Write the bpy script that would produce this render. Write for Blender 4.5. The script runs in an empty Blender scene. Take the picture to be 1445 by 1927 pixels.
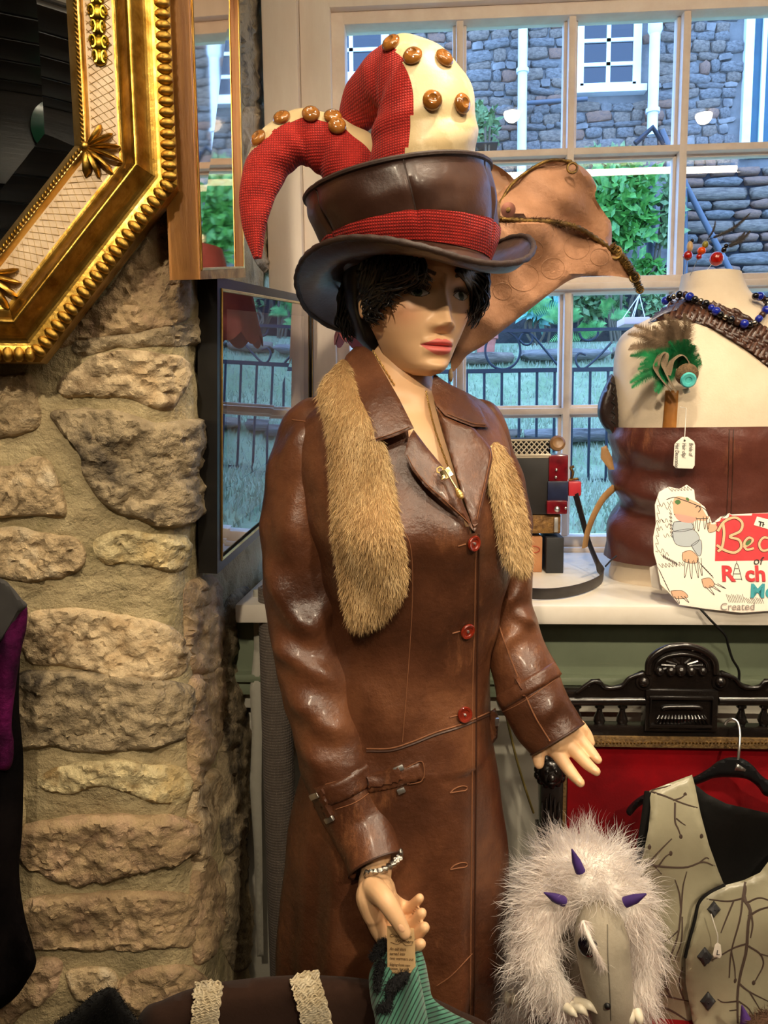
import bpy, bmesh, math, random
import numpy as np
from mathutils import Vector, Matrix, noise
from mathutils.bvhtree import BVHTree
from mathutils.geometry import delaunay_2d_cdt

scene = bpy.context.scene
COL = scene.collection
rng = random.Random(7)
nrng = np.random.default_rng(7)
PI = math.pi

# ------------------------------------------------------------------ camera
F, CX, CY = 1455.0, 722.5, 963.5
CAM = np.array([0.0, 0.0, 1.47])
YAW, PITCH, ROLL = math.radians(3.6), math.radians(90 - 6.9), math.radians(-.66)
RM = Matrix.Rotation(YAW, 3, 'Z') @ Matrix.Rotation(PITCH, 3, 'X') @ Matrix.Rotation(ROLL, 3, 'Z')
R = np.array(RM)
cam_d = bpy.data.cameras.new('camera')
cam = bpy.data.objects.new('camera', cam_d)
COL.objects.link(cam)
cam.matrix_world = Matrix.Translation(Vector(CAM)) @ RM.to_4x4()
cam_d.sensor_fit = 'VERTICAL'
cam_d.sensor_height = 24.0
cam_d.lens = 24.0 * F / 1927.0
cam_d.clip_start = .02
cam_d.clip_end = 200
scene.camera = cam

# ------------------------------------------------------------------ world (overcast blue daylight) and exposure
W = bpy.data.worlds.new('world')
scene.world = W
W.use_nodes = True
bg = W.node_tree.nodes['Background']
bg.inputs[0].default_value = (.25, .48, 1.0, 1)
bg.inputs[1].default_value = 6.3
scene.view_settings.view_transform = 'Standard'
scene.view_settings.look = 'None'
scene.view_settings.gamma = 1
scene.view_settings.exposure = 0.15
scene.view_settings.use_curve_mapping = False

WARM = (1.0, .80, .55)
TUBE_STRENGTH = 55.0
TRACK_W = 70.0
SPOT_W = 38.0

# ------------------------------------------------------------------ pixel helpers
def rays(p):
    p = np.atleast_2d(np.asarray(p, float))
    v = np.stack([(p[:, 0] - CX) / F, -(p[:, 1] - CY) / F, -np.ones(len(p))], 1)
    return v @ R.T
def VV(p, Y):
    d = rays(p)
    return CAM + d * (np.asarray(Y) / d[:, 1])[:, None]
def V(px, py, Y):
    return Vector(VV([(px, py)], [Y])[0])
def VZ(px, py, z):
    d = rays([(px, py)])[0]
    return Vector(CAM + d * (z - CAM[2]) / d[2])
def mpp(P):                                   # metres per pixel at a point
    d = -(R.T @ (np.array(P) - CAM))[2]
    return d / F
def pix(P):
    c = R.T @ (np.array(P) - CAM)
    return (CX + F * c[0] / -c[2], CY - F * c[1] / -c[2])

# ------------------------------------------------------------------ materials
def lin(c):
    return tuple(((x / 255) / 12.92 if x / 255 <= .04045 else ((x / 255 + .055) / 1.055) ** 2.4) for x in c) + (1,)
MATS = {}
def M(name, c1, c2=None, rough=.5, metal=0.0, scale=8, bump=0.0, bscale=60, spec=.5, lo=.35, hi=.65,
      stretch=(1, 1, 1), coat=0.0, sheen=0.0, detail=5, c3=None, bdist=.004, aniso=0, sub=0.0, sheentint=None, rough2=None):
    if name in MATS: return MATS[name]
    m = bpy.data.materials.new(name)
    m.use_nodes = True
    nt = m.node_tree; N = nt.nodes; L = nt.links
    b = N['Principled BSDF']
    b.inputs['Roughness'].default_value = rough
    b.inputs['Metallic'].default_value = metal
    b.inputs['Specular IOR Level'].default_value = spec
    b.inputs['Coat Weight'].default_value = coat
    b.inputs['Coat Roughness'].default_value = .15
    b.inputs['Sheen Weight'].default_value = sheen * .15
    if sub: b.inputs['Subsurface Weight'].default_value = sub; b.inputs['Subsurface Radius'].default_value = (.02, .008, .004)
    b.inputs['Base Color'].default_value = lin(c1)
    if c2 is not None or bump or rough2 is not None:
        tc = N.new('ShaderNodeTexCoord'); mp = N.new('ShaderNodeMapping')
        mp.inputs['Scale'].default_value = stretch
        L.new(tc.outputs['Object'], mp.inputs['Vector'])
    if c2 is not None:
        n = N.new('ShaderNodeTexNoise'); n.inputs['Scale'].default_value = scale; n.inputs['Detail'].default_value = detail
        n.inputs['Roughness'].default_value = .6
        L.new(mp.outputs[0], n.inputs['Vector'])
        r = N.new('ShaderNodeValToRGB')
        r.color_ramp.elements[0].position = lo; r.color_ramp.elements[0].color = lin(c1)
        r.color_ramp.elements[1].position = hi; r.color_ramp.elements[1].color = lin(c2)
        if c3 is not None:
            e = r.color_ramp.elements.new((lo + hi) / 2); e.color = lin(c3)
        L.new(n.outputs['Fac'], r.inputs[0]); L.new(r.outputs[0], b.inputs['Base Color'])
        if rough2 is not None:
            mr = N.new('ShaderNodeMapRange'); mr.inputs['From Min'].default_value = .3; mr.inputs['From Max'].default_value = .7
            mr.inputs['To Min'].default_value = rough; mr.inputs['To Max'].default_value = rough2
            L.new(n.outputs['Fac'], mr.inputs['Value']); L.new(mr.outputs[0], b.inputs['Roughness'])
    if bump:
        n2 = N.new('ShaderNodeTexNoise'); n2.inputs['Scale'].default_value = bscale; n2.inputs['Detail'].default_value = 6
        n2.inputs['Roughness'].default_value = .65
        L.new(mp.outputs[0], n2.inputs['Vector'])
        bp = N.new('ShaderNodeBump'); bp.inputs['Strength'].default_value = bump; bp.inputs['Distance'].default_value = bdist
        L.new(n2.outputs['Fac'], bp.inputs['Height']); L.new(bp.outputs[0], b.inputs['Normal'])
    MATS[name] = m
    return m
def weave(name, c1, c2, scale, rough=.85, bump=.6, sheen=.3, ratio=1.0):
    """woven cloth: crossed waves in object space"""
    if name in MATS: return MATS[name]
    m = M(name, c1, rough=rough, sheen=sheen)
    nt = m.node_tree; N = nt.nodes; L = nt.links; b = N['Principled BSDF']
    tc = N.new('ShaderNodeTexCoord')
    ws = []
    for d, s in (('X', scale), ('Z', scale * ratio)):
        w = N.new('ShaderNodeTexWave'); w.wave_type = 'BANDS'; w.bands_direction = d
        w.inputs['Scale'].default_value = s; w.inputs['Distortion'].default_value = .6; w.inputs['Detail'].default_value = 1
        L.new(tc.outputs['Object'], w.inputs['Vector']); ws.append(w)
    mx = N.new('ShaderNodeMath'); mx.operation = 'MULTIPLY'
    L.new(ws[0].outputs['Fac'], mx.inputs[0]); L.new(ws[1].outputs['Fac'], mx.inputs[1])
    n = N.new('ShaderNodeTexNoise'); n.inputs['Scale'].default_value = scale * .5
    L.new(tc.outputs['Object'], n.inputs['Vector'])
    ad = N.new('ShaderNodeMath'); ad.operation = 'MULTIPLY_ADD'; ad.inputs[1].default_value = .6
    L.new(n.outputs['Fac'], ad.inputs[0]); L.new(mx.outputs[0], ad.inputs[2])
    r = N.new('ShaderNodeValToRGB'); r.color_ramp.elements[0].color = lin(c2); r.color_ramp.elements[1].color = lin(c1)
    r.color_ramp.elements[0].position = .2; r.color_ramp.elements[1].position = .75
    L.new(ad.outputs[0], r.inputs[0]); L.new(r.outputs[0], b.inputs['Base Color'])
    bp = N.new('ShaderNodeBump'); bp.inputs['Strength'].default_value = bump; bp.inputs['Distance'].default_value = .002
    L.new(ad.outputs[0], bp.inputs['Height']); L.new(bp.outputs[0], b.inputs['Normal'])
    return m
def emit(name, c, s):
    if name in MATS: return MATS[name]
    m = bpy.data.materials.new(name); m.use_nodes = True
    b = m.node_tree.nodes['Principled BSDF']
    b.inputs['Base Color'].default_value = (*c, 1)
    b.inputs['Emission Color'].default_value = (*c, 1)
    b.inputs['Emission Strength'].default_value = s
    MATS[name] = m
    return m
def glass_pane(name, tint=(1, 1, 1), ior=1.5, rough=.0, boost=1.0):
    """thin flat glass: fresnel reflection over straight-through transparency"""
    if name in MATS: return MATS[name]
    m = bpy.data.materials.new(name); m.use_nodes = True
    nt = m.node_tree; N = nt.nodes; L = nt.links
    N.remove(N['Principled BSDF'])
    t = N.new('ShaderNodeBsdfTransparent'); t.inputs[0].default_value = (*tint, 1)
    g = N.new('ShaderNodeBsdfGlossy'); g.inputs['Roughness'].default_value = rough
    f = N.new('ShaderNodeFresnel'); f.inputs['IOR'].default_value = ior
    mu = N.new('ShaderNodeMath'); mu.operation = 'MULTIPLY'; mu.inputs[1].default_value = boost; mu.use_clamp = True
    x = N.new('ShaderNodeMixShader')
    L.new(f.outputs[0], mu.inputs[0]); L.new(mu.outputs[0], x.inputs[0]); L.new(t.outputs[0], x.inputs[1]); L.new(g.outputs[0], x.inputs[2])
    L.new(x.outputs[0], N['Material Output'].inputs['Surface'])
    MATS[name] = m
    return m

# ------------------------------------------------------------------ object helpers
def mesh(name, verts, faces, mat=None, smooth=True, mats=None, fmat=None):
    me = bpy.data.meshes.new(name)
    me.from_pydata([tuple(map(float, v)) for v in verts], [], [tuple(f) for f in faces])
    if mats:
        for q in mats: me.materials.append(q)
        if fmat is not None: me.polygons.foreach_set('material_index', np.array(fmat, dtype=np.int32))
    elif mat: me.materials.append(mat)
    if smooth: me.polygons.foreach_set('use_smooth', np.ones(len(me.polygons), dtype=bool))
    me.update()
    if smooth and len(me.polygons) < 60000: me.set_sharp_from_angle(angle=math.radians(48))
    return me
def put(name, me, parent=None):
    o = bpy.data.objects.new(name, me)
    COL.objects.link(o)
    if parent is not None: par(o, parent)
    return o
def par(o, p):
    o.parent = p
    q = p; mw = Matrix.Identity(4)
    while q is not None:
        mw = q.matrix_basis @ mw if q.parent is None else (q.matrix_parent_inverse @ q.matrix_basis) @ mw
        q = q.parent
    o.matrix_parent_inverse = mw.inverted()
def obj(name, vf, mat=None, parent=None, smooth=True, mats=None, fmat=None):
    return put(name, mesh(name, vf[0], vf[1], mat, smooth, mats, fmat), parent)
def thing(name, label, cat, loc=(0, 0, 0), group=None):
    o = bpy.data.objects.new(name, None)
    COL.objects.link(o)
    o.location = loc; o.empty_display_size = .05
    return tag(o, label, cat, group)
def tag(o, label, cat, group=None):
    o['label'] = label; o['category'] = cat
    if group: o['group'] = group
    return o
def struct(o):
    o['kind'] = 'structure'
    return o
def stuff(o):
    o['kind'] = 'stuff'
    return o
def join(*vfs):
    vs, fs = [], []
    for v, f in vfs:
        n = len(vs); vs += [tuple(x) for x in v]; fs += [tuple(i + n for i in q) for q in f]
    return vs, fs
def xf(vf, mat):
    return [mat @ Vector(v) for v in vf[0]], vf[1]

# ------------------------------------------------------------------ shapes
def box(c, s, bev=0.0, rot=None):
    x, y, z = (q / 2 for q in s)
    if bev <= 0:
        v = [(-x, -y, -z), (x, -y, -z), (x, y, -z), (-x, y, -z), (-x, -y, z), (x, -y, z), (x, y, z), (-x, y, z)]
        f = [(0, 3, 2, 1), (4, 5, 6, 7), (0, 1, 5, 4), (1, 2, 6, 5), (2, 3, 7, 6), (3, 0, 4, 7)]
    else:
        bm = bmesh.new(); bmesh.ops.create_cube(bm, size=1)
        for q in bm.verts: q.co = Vector((q.co.x * s[0], q.co.y * s[1], q.co.z * s[2]))
        bmesh.ops.bevel(bm, geom=bm.edges[:], offset=min(bev, min(s) * .45), segments=2, affect='EDGES', profile=.6)
        bm.verts.index_update()
        v = [q.co.copy() for q in bm.verts]; f = [tuple(q.index for q in p.verts) for p in bm.faces]; bm.free()
    mt = Matrix.Translation(Vector(c)) @ (rot.to_4x4() if rot is not None else Matrix.Identity(4))
    return [mt @ Vector(q) for q in v], f
def span(a, b, bev=0.0):                       # box from corner a to corner b
    a = Vector(a); b = Vector(b)
    return box((a + b) / 2, [abs(b[i] - a[i]) for i in range(3)], bev)
def spline(pts, n, closed=False):
    """Catmull-Rom resample to n points (any dimension)"""
    P = np.asarray(pts, float)
    if closed: P = np.vstack([P[-1], P, P[0], P[1]])
    else: P = np.vstack([2 * P[0] - P[1], P, 2 * P[-1] - P[-2]])
    m = len(P) - 3
    t = np.linspace(0, m, n, endpoint=not closed)
    i = np.minimum(t.astype(int), m - 1); u = (t - i)[:, None]
    a, b, c, d = P[i], P[i + 1], P[i + 2], P[i + 3]
    return .5 * ((2 * b) + (c - a) * u + (2 * a - 5 * b + 4 * c - d) * u ** 2 + (3 * b - a - 3 * c + d) * u ** 3)
def sweep(P, rad, seg=16, cap=True, closed=False, flat=None, up=None, disp=None):
    """tube along P; rad per point; flat = (wide, thin) factors along the frame; disp(i, ang, s)->extra radius"""
    P = np.asarray(P, float); n = len(P)
    rad = np.broadcast_to(np.asarray(rad, float), (n,))
    T = np.gradient(P, axis=0)
    if closed: T = np.roll(P, -1, 0) - np.roll(P, 1, 0)
    T /= np.linalg.norm(T, axis=1)[:, None] + 1e-12
    u = np.array(up if up is not None else ((0, 0, 1) if abs(T[0][2]) < .9 else (0, 1, 0)), float)
    vs = []; fr = []
    a = np.linspace(0, 2 * PI, seg, endpoint=False)
    for i in range(n):
        if up is not None: u = np.array(up, float)
        u = u - T[i] * (u @ T[i]); u /= np.linalg.norm(u) + 1e-12
        w = np.cross(T[i], u)
        fr.append((u.copy(), w))
        r = rad[i] * np.ones(seg)
        if disp is not None: r = r + np.array([disp(i, q, i / (n - 1)) for q in a])
        fw, ft = flat if flat else (1, 1)
        vs.append(P[i] + (np.cos(a) * r * fw)[:, None] * w + (np.sin(a) * r * ft)[:, None] * u)
    vs = np.vstack(vs); fs = []
    for i in range(n if closed else n - 1):
        j = (i + 1) % n
        for k in range(seg):
            l = (k + 1) % seg
            fs.append((i * seg + k, i * seg + l, j * seg + l, j * seg + k))
    vs = [tuple(v) for v in vs]
    if cap and not closed:
        for i, o in ((0, 1), (n - 1, -1)):
            c = len(vs); vs.append(tuple(P[i]))
            for k in range(seg):
                l = (k + 1) % seg
                fs.append((c, i * seg + l, i * seg + k) if o == 1 else (c, i * seg + k, i * seg + l))
    return vs, fs
def tube(P, r, seg=8, cap=True):
    return sweep(P, r, seg, cap)
def loft(rings, cap=True):
    n = len(rings); s = len(rings[0]); vs = [tuple(p) for r in rings for p in r]; fs = []
    for i in range(n - 1):
        for k in range(s):
            l = (k + 1) % s
            fs.append((i * s + k, i * s + l, (i + 1) * s + l, (i + 1) * s + k))
    if cap:
        for i in (0, n - 1):
            c = len(vs); vs.append(tuple(np.mean(np.array([tuple(p) for p in rings[i]]), 0)))
            for k in range(s):
                l = (k + 1) % s
                fs.append((c, i * s + l, i * s + k) if i == 0 else (c, i * s + k, i * s + l))
    return vs, fs
def lathe(prof, seg=24, mt=None):
    rings = [[(r * math.cos(a), r * math.sin(a), z) for a in np.linspace(0, 2 * PI, seg, endpoint=False)] for r, z in prof]
    vf = loft(rings)
    return xf(vf, mt) if mt is not None else vf
def ball(c, r, seg=16, rn=10, s=(1, 1, 1), rot=None):
    prof = [(math.sin(t) * r, -math.cos(t) * r) for t in np.linspace(.08, PI - .08, rn)]
    v, f = lathe(prof, seg)
    mt = Matrix.Translation(Vector(c)) @ (rot.to_4x4() if rot is not None else Matrix.Identity(4)) @ Matrix.Diagonal((*s, 1))
    return [mt @ Vector(q) for q in v], f
def frame_to(n, up=(0, 0, 1)):
    """rotation whose Z axis is n and Y axis is close to up"""
    z = Vector(n).normalized(); y = Vector(up) - z * Vector(up).dot(z)
    if y.length < 1e-5: y = Vector((0, 1, 0)) - z * z.y
    y.normalize(); x = y.cross(z)
    return Matrix((x, y, z)).transposed()
def tps(ctrl):
    """smooth depth field through (px,py,Y) control points"""
    c = np.asarray(ctrl, float); n = len(c); X = c[:, :2] / 100; y = c[:, 2]
    d = np.linalg.norm(X[:, None] - X[None], axis=2)
    K = np.where(d > 0, d ** 2 * np.log(d + 1e-12), 0) + np.eye(n) * 1e-3
    A = np.zeros((n + 3, n + 3)); A[:n, :n] = K; A[:n, n] = 1; A[:n, n + 1:] = X; A[n, :n] = 1; A[n + 1:, :n] = X.T
    w = np.linalg.lstsq(A, np.concatenate([y, [0, 0, 0]]), rcond=None)[0]
    def f(p):
        q = np.asarray(p, float) / 100
        D = np.linalg.norm(q[:, None] - X[None], axis=2)
        return np.where(D > 0, D ** 2 * np.log(D + 1e-12), 0) @ w[:n] + w[n] + q @ w[n + 1:]
    return f
def edge_dist(p, poly):
    a = poly; b = np.roll(poly, -1, 0); out = np.full(len(p), 1e9)
    for i in range(len(a)):
        ab = b[i] - a[i]; t = np.clip(((p - a[i]) @ ab) / (ab @ ab + 1e-12), 0, 1)
        out = np.minimum(out, np.linalg.norm(p - (a[i] + t[:, None] * ab), axis=1))
    return out
def inside(p, poly):
    x, y = p[:, 0], p[:, 1]; r = np.zeros(len(p), bool); j = len(poly) - 1
    for i in range(len(poly)):
        xi, yi = poly[i]; xj, yj = poly[j]
        c = ((yi > y) != (yj > y)) & (x < (xj - xi) * (y - yi) / (yj - yi + 1e-12) + xi)
        r ^= c; j = i
    return r
def outline(pts, step=8, curved=True):
    P = np.asarray(pts, float)
    per = np.linalg.norm(np.roll(P, -1, 0) - P, axis=1).sum()
    n = max(8, int(per / step))
    if curved: return spline(P, n, True)
    out = []
    for i in range(len(P)):
        a, b = P[i], P[(i + 1) % len(P)]; k = max(1, int(np.linalg.norm(b - a) / step))
        out += [a + (b - a) * t / k for t in range(k)]
    return np.array(out)
def tri2d(poly, step):
    lo, hi = poly.min(0), poly.max(0); g = []
    y = lo[1]; row = 0
    while y < hi[1]:
        x = lo[0] + (step / 2 if row % 2 else 0)
        while x < hi[0]:
            g.append((x, y)); x += step
        y += step * .87; row += 1
    g = np.array(g) if g else np.zeros((0, 2))
    if len(g):
        g = g[inside(g, poly)]
        if len(g): g = g[edge_dist(g, poly) > step * .45]
    nb = len(poly)
    pts = np.vstack([poly, g]) if len(g) else poly
    r = delaunay_2d_cdt([Vector(p) for p in pts], [(i, (i + 1) % nb) for i in range(nb)], [list(range(nb))], 1, 1e-6)
    P = np.array([tuple(v) for v in r[0]])
    return P, [tuple(f) for f in r[2]]
def patch(pts, Yf, T=.004, edge=8, step=8, curved=True, disp=None, backT=None, uv=None, minT=.0004):
    """a closed slab with rounded rim: outline in photo pixels, mid-surface at world depth Yf"""
    poly = outline(pts, step, curved)
    P, tri = tri2d(poly, step)
    d = edge_dist(P, poly); k = np.clip(d / edge, 0, 1)
    h = np.sqrt(np.maximum(0, 1 - (1 - k) ** 2))
    Y = Yf(P) if callable(Yf) else np.full(len(P), float(Yf))
    if disp is not None: Y = Y + disp(P, k)
    bT = T if backT is None else backT
    front = VV(P, Y - T * h - minT); back = VV(P, Y + bT * h + minT)
    n = len(P)
    area = 0
    a, b, c = (P[tri[0][i]] for i in range(3))
    flip = ((b - a)[0] * (c - a)[1] - (b - a)[1] * (c - a)[0]) > 0
    fs = []
    cnt = {}
    for f in tri:
        q = f[::-1] if flip else f
        fs.append(q); fs.append(tuple(i + n for i in q[::-1]))
        for i in range(3):
            e = (q[i], q[(i + 1) % 3])
            cnt[e] = 1
    for (i, j) in list(cnt):
        if (j, i) not in cnt: fs.append((j, i, i + n, j + n))
    vs = np.vstack([front, back])
    patch.P = P; patch.n = n; patch.tri = [f[::-1] if flip else f for f in tri]; patch.k = k
    return [tuple(v) for v in vs], fs
def bvh_of(*vfs):
    v, f = join(*vfs)
    return BVHTree.FromPolygons([Vector(q) for q in v], f)
def hit(tree, px, py):
    d = Vector(rays([(px, py)])[0]).normalized()
    loc, nrm, idx, dist = tree.ray_cast(Vector(CAM), d)
    if loc is None: return None
    if nrm.dot(d) > 0: nrm = -nrm
    return loc, nrm
def nhit(tree, px, py, rad=40):
    """hit, or the nearest pixel around that hits"""
    h = hit(tree, px, py)
    r = 2
    while h is None and r < rad:
        for a in np.linspace(0, 2 * PI, 12, endpoint=False):
            h = hit(tree, px + r * math.cos(a), py + r * math.sin(a))
            if h is not None: break
        r += 2
    return h
def on(tree, pts, off=0.0, n=None, fallY=None):
    """project a pixel polyline on a surface"""
    P = spline(pts, n) if n else np.asarray(pts, float)
    out = []; nr = []
    for p in P:
        h = hit(tree, p[0], p[1])
        if h is None:
            if fallY is None: continue
            out.append(V(p[0], p[1], fallY)); nr.append(Vector((0, -1, 0)))
        else: out.append(h[0] + h[1] * off); nr.append(h[1])
    return out, nr
def decal(tree, pts, T=.002, off=.0005, edge=6, step=8, curved=True, sink=.002, disp=None):
    """a raised piece laid on a surface: outline in pixels, thickness along the surface normal"""
    poly = outline(pts, step, curved)
    P, tri = tri2d(poly, step)
    d = edge_dist(P, poly); k = np.clip(d / edge, 0, 1); h = np.sqrt(np.maximum(0, 1 - (1 - k) ** 2))
    fr = []; bk = []; ok = []
    last = None
    for i, p in enumerate(P):
        r = hit(tree, p[0], p[1])
        ok.append(r is not None)
        if r is None: fr.append(Vector()); bk.append(Vector()); continue
        e = disp(p, k[i]) if disp else 0
        fr.append(r[0] + r[1] * (off + (T + e) * h[i])); bk.append(r[0] - r[1] * sink)
    n = len(P)
    a, b, c = (P[tri[0][i]] for i in range(3))
    flip = ((b - a)[0] * (c - a)[1] - (b - a)[1] * (c - a)[0]) > 0
    fs = []; cnt = {}
    for f in tri:
        if not all(ok[i] for i in f): continue
        q = f[::-1] if flip else f
        fs.append(q); fs.append(tuple(i + n for i in q[::-1]))
        for i in range(3): cnt[(q[i], q[(i + 1) % 3])] = 1
    for (i, j) in list(cnt):
        if (j, i) not in cnt: fs.append((j, i, i + n, j + n))
    return fr + bk, fs
def clean(vf):
    used = sorted({i for f in vf[1] for i in f}); mp = {o: n for n, o in enumerate(used)}
    return [vf[0][i] for i in used], [tuple(mp[i] for i in f) for f in vf[1]]
def fur(vf, count, length, width, comb, lift=.5, jit=.35, curl=0.0, seg=3, rg=None, keep=None, gravity=0.0, clump=0.0, cscale=60):
    """strand ribbons grown from a surface (verts, tris/quads). comb: vector or fn(pos)->vector"""
    rg = rg or np.random.default_rng(3)
    v = np.array([tuple(q) for q in vf[0]]); tr = []
    for f in vf[1]:
        for i in range(1, len(f) - 1): tr.append((f[0], f[i], f[i + 1]))
    tr = np.array(tr); a, b, c = v[tr[:, 0]], v[tr[:, 1]], v[tr[:, 2]]
    cr = np.cross(b - a, c - a); ar = np.linalg.norm(cr, axis=1); nm = cr / (ar[:, None] + 1e-15)
    idx = rg.choice(len(tr), count, p=ar / ar.sum())
    r1 = np.sqrt(rg.random(count)); r2 = rg.random(count)
    p = (1 - r1)[:, None] * a[idx] + (r1 * (1 - r2))[:, None] * b[idx] + (r1 * r2)[:, None] * c[idx]
    n = nm[idx]
    if keep is not None:
        q = keep(p); p, n = p[q], n[q]
    k = len(p)
    cv = np.array([comb(x) for x in p]) if callable(comb) else np.tile(np.asarray(comb, float), (k, 1))
    if clump:
        cl = np.array([(nz(x, cscale, 1), nz(x, cscale, 5), nz(x, cscale, 9)) for x in p]) * clump; cv = cv + cl
    d = n * lift + cv + rg.normal(0, jit, (k, 3)); d /= np.linalg.norm(d, axis=1)[:, None]
    Ln = length * (.55 + .75 * rg.random(k))
    side = np.cross(d, rg.normal(0, 1, (k, 3))); side /= np.linalg.norm(side, axis=1)[:, None] + 1e-9
    bend = cv + rg.normal(0, .3, (k, 3)) + np.array([0, 0, -gravity])
    pts = [p]; dd = d.copy(); ph = rg.random(k) * 6.28; cax = np.cross(d, side)
    vs = []
    for s in range(seg + 1):
        t = s / seg
        w = width * (1 - t) ** .7 * (.6 + .8 * rg.random(1)) * .5 + width * .02
        off = curl * Ln[:, None] * t * (np.sin(ph + t * 6)[:, None] * side + np.cos(ph + t * 6)[:, None] * cax)
        vs.append(pts[-1] + off - side * w); vs.append(pts[-1] + off + side * w)
        dd = dd + bend * (.35 / seg); dd /= np.linalg.norm(dd, axis=1)[:, None]
        pts.append(pts[-1] + dd * (Ln / seg)[:, None])
    A = np.stack(vs, 1)                       # k, 2(seg+1), 3
    m = 2 * (seg + 1)
    base = (np.arange(k) * m)[:, None]
    q = []
    for s in range(seg): q.append(base + np.array([2 * s, 2 * s + 1, 2 * s + 3, 2 * s + 2]))
    fs = np.concatenate(q, 0)
    return A.reshape(-1, 3), fs
def npmesh(name, vs, fs, mat, smooth=True):
    me = bpy.data.meshes.new(name)
    vs = np.asarray(vs, np.float32); fs = np.asarray(fs, np.int32); k = fs.shape[1]
    me.vertices.add(len(vs)); me.vertices.foreach_set('co', vs.ravel())
    me.loops.add(fs.size); me.loops.foreach_set('vertex_index', fs.ravel())
    me.polygons.add(len(fs)); me.polygons.foreach_set('loop_start', np.arange(0, fs.size, k, dtype=np.int32))
    me.update(calc_edges=True)
    me.polygons.foreach_set('use_smooth', np.full(len(fs), smooth))
    me.materials.append(mat); me.update()
    return me
def text_vf(s, size, mt, depth=.0004, font=None, shear=0.0, spacing=1.0, align='LEFT', bold=0.0):
    cu = bpy.data.curves.new('lettering', 'FONT'); cu.body = s; cu.size = size; cu.extrude = depth; cu.shear = shear
    cu.space_character = spacing; cu.align_x = align; cu.offset = bold; cu.resolution_u = 3
    o = bpy.data.objects.new('lettering', cu); COL.objects.link(o)
    bpy.context.view_layer.update()
    me = o.to_mesh()
    v = [mt @ q.co for q in me.vertices]; f = [tuple(p.vertices) for p in me.polygons]
    o.to_mesh_clear(); bpy.data.objects.remove(o); bpy.data.curves.remove(cu)
    return v, f
def remesh(vf, size, smooth_it=6):
    """fuse overlapping volumes into one skin"""
    me = mesh('fuse', vf[0], vf[1]); o = bpy.data.objects.new('fuse', me); COL.objects.link(o)
    m = o.modifiers.new('r', 'REMESH'); m.mode = 'VOXEL'; m.voxel_size = size; m.use_smooth_shade = True
    if smooth_it:
        s = o.modifiers.new('s', 'SMOOTH'); s.factor = .5; s.iterations = smooth_it
    dg = bpy.context.evaluated_depsgraph_get(); dg.update()
    e = o.evaluated_get(dg); q = e.to_mesh()
    v = [w.co.copy() for w in q.vertices]; f = [tuple(p.vertices) for p in q.polygons]
    e.to_mesh_clear(); bpy.data.objects.remove(o); bpy.data.meshes.remove(me)
    return v, f
def nz(p, s, seed=0.0):
    return noise.noise(Vector((p[0] * s + seed, p[1] * s + seed * .7, p[2] * s - seed)))
# ================================================================== ROOM SHELL
m_white = M('painted_wood_white', (242, 228, 212), (230, 212, 194), rough=.45, scale=14, bump=.15, bscale=30, stretch=(1, 1, .2))
m_muntin = M('muntin_paint', (244, 226, 208), (228, 204, 184), rough=.45, scale=18, bump=.2, bscale=40, lo=.4, hi=.8)
m_sill = M('sill_paint', (224, 216, 204), (208, 198, 182), rough=.35, scale=6, bump=.08, bscale=20)
m_green = M('green_panel_paint', (126, 136, 112), (108, 118, 96), rough=.55, scale=5, bump=.1, bscale=25)
m_pale = M('pale_panel_paint', (190, 186, 172), (168, 164, 150), rough=.6, scale=4, bump=.1, bscale=25)
m_ceil = M('ceiling_plaster', (205, 195, 178), (190, 180, 162), rough=.9, scale=3, bump=.15, bscale=15)
m_floor = M('floorboards', (92, 66, 44), (64, 44, 28), rough=.5, scale=10, stretch=(1, .15, 1), bump=.2, bscale=30)
m_dark = M('dark_panelling', (22, 18, 15), (34, 27, 21), rough=.35, scale=5, stretch=(.3, 1, 6), bump=.2, bscale=20)
m_mortar = M('lime_mortar', (168, 150, 112), (134, 122, 86), c3=(176, 160, 122), rough=.95, scale=9, bump=1, bscale=30, bdist=.014, detail=9)
YG = 1.875                                     # glass plane
SILL = 1.151
CEIL = 2.58

struct(obj('floor', span((-2.4, -3.1, -.05), (2.7, 1.62, 0)), m_floor))
struct(obj('ceiling', span((-2.4, -3.1, CEIL), (2.7, 2.0, CEIL + .05)), m_ceil))
cb_ = struct(obj('ceiling_boards', span((-2.38, -3.0, CEIL - .006), (2.58, -.3, CEIL)), m_dark))
for i in range(18):
    obj('plank', span((-2.38, -3.0 + i * .15, CEIL - .02), (2.58, -3.0 + i * .15 + .138, CEIL - .006), .003), m_dark, cb_)
struct(obj('wall_right', span((2.6, -3.1, 0), (2.7, 2.0, CEIL)), m_pale))
wf = struct(obj('wall_front', span((-2.4, -3.1, 0), (2.6, -3.02, CEIL)), m_dark))
for i in range(17):                            # dark boarding behind the camera, seen only in the mirror
    z0 = .03 + i * .15
    obj('plank', span((-2.38, -3.02, z0), (2.58, -3.0, z0 + .138), .004), m_dark, wf)
struct(obj('wall_end', span((-2.4, -3.1, 0), (-2.3, .9, CEIL)), m_dark))

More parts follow.
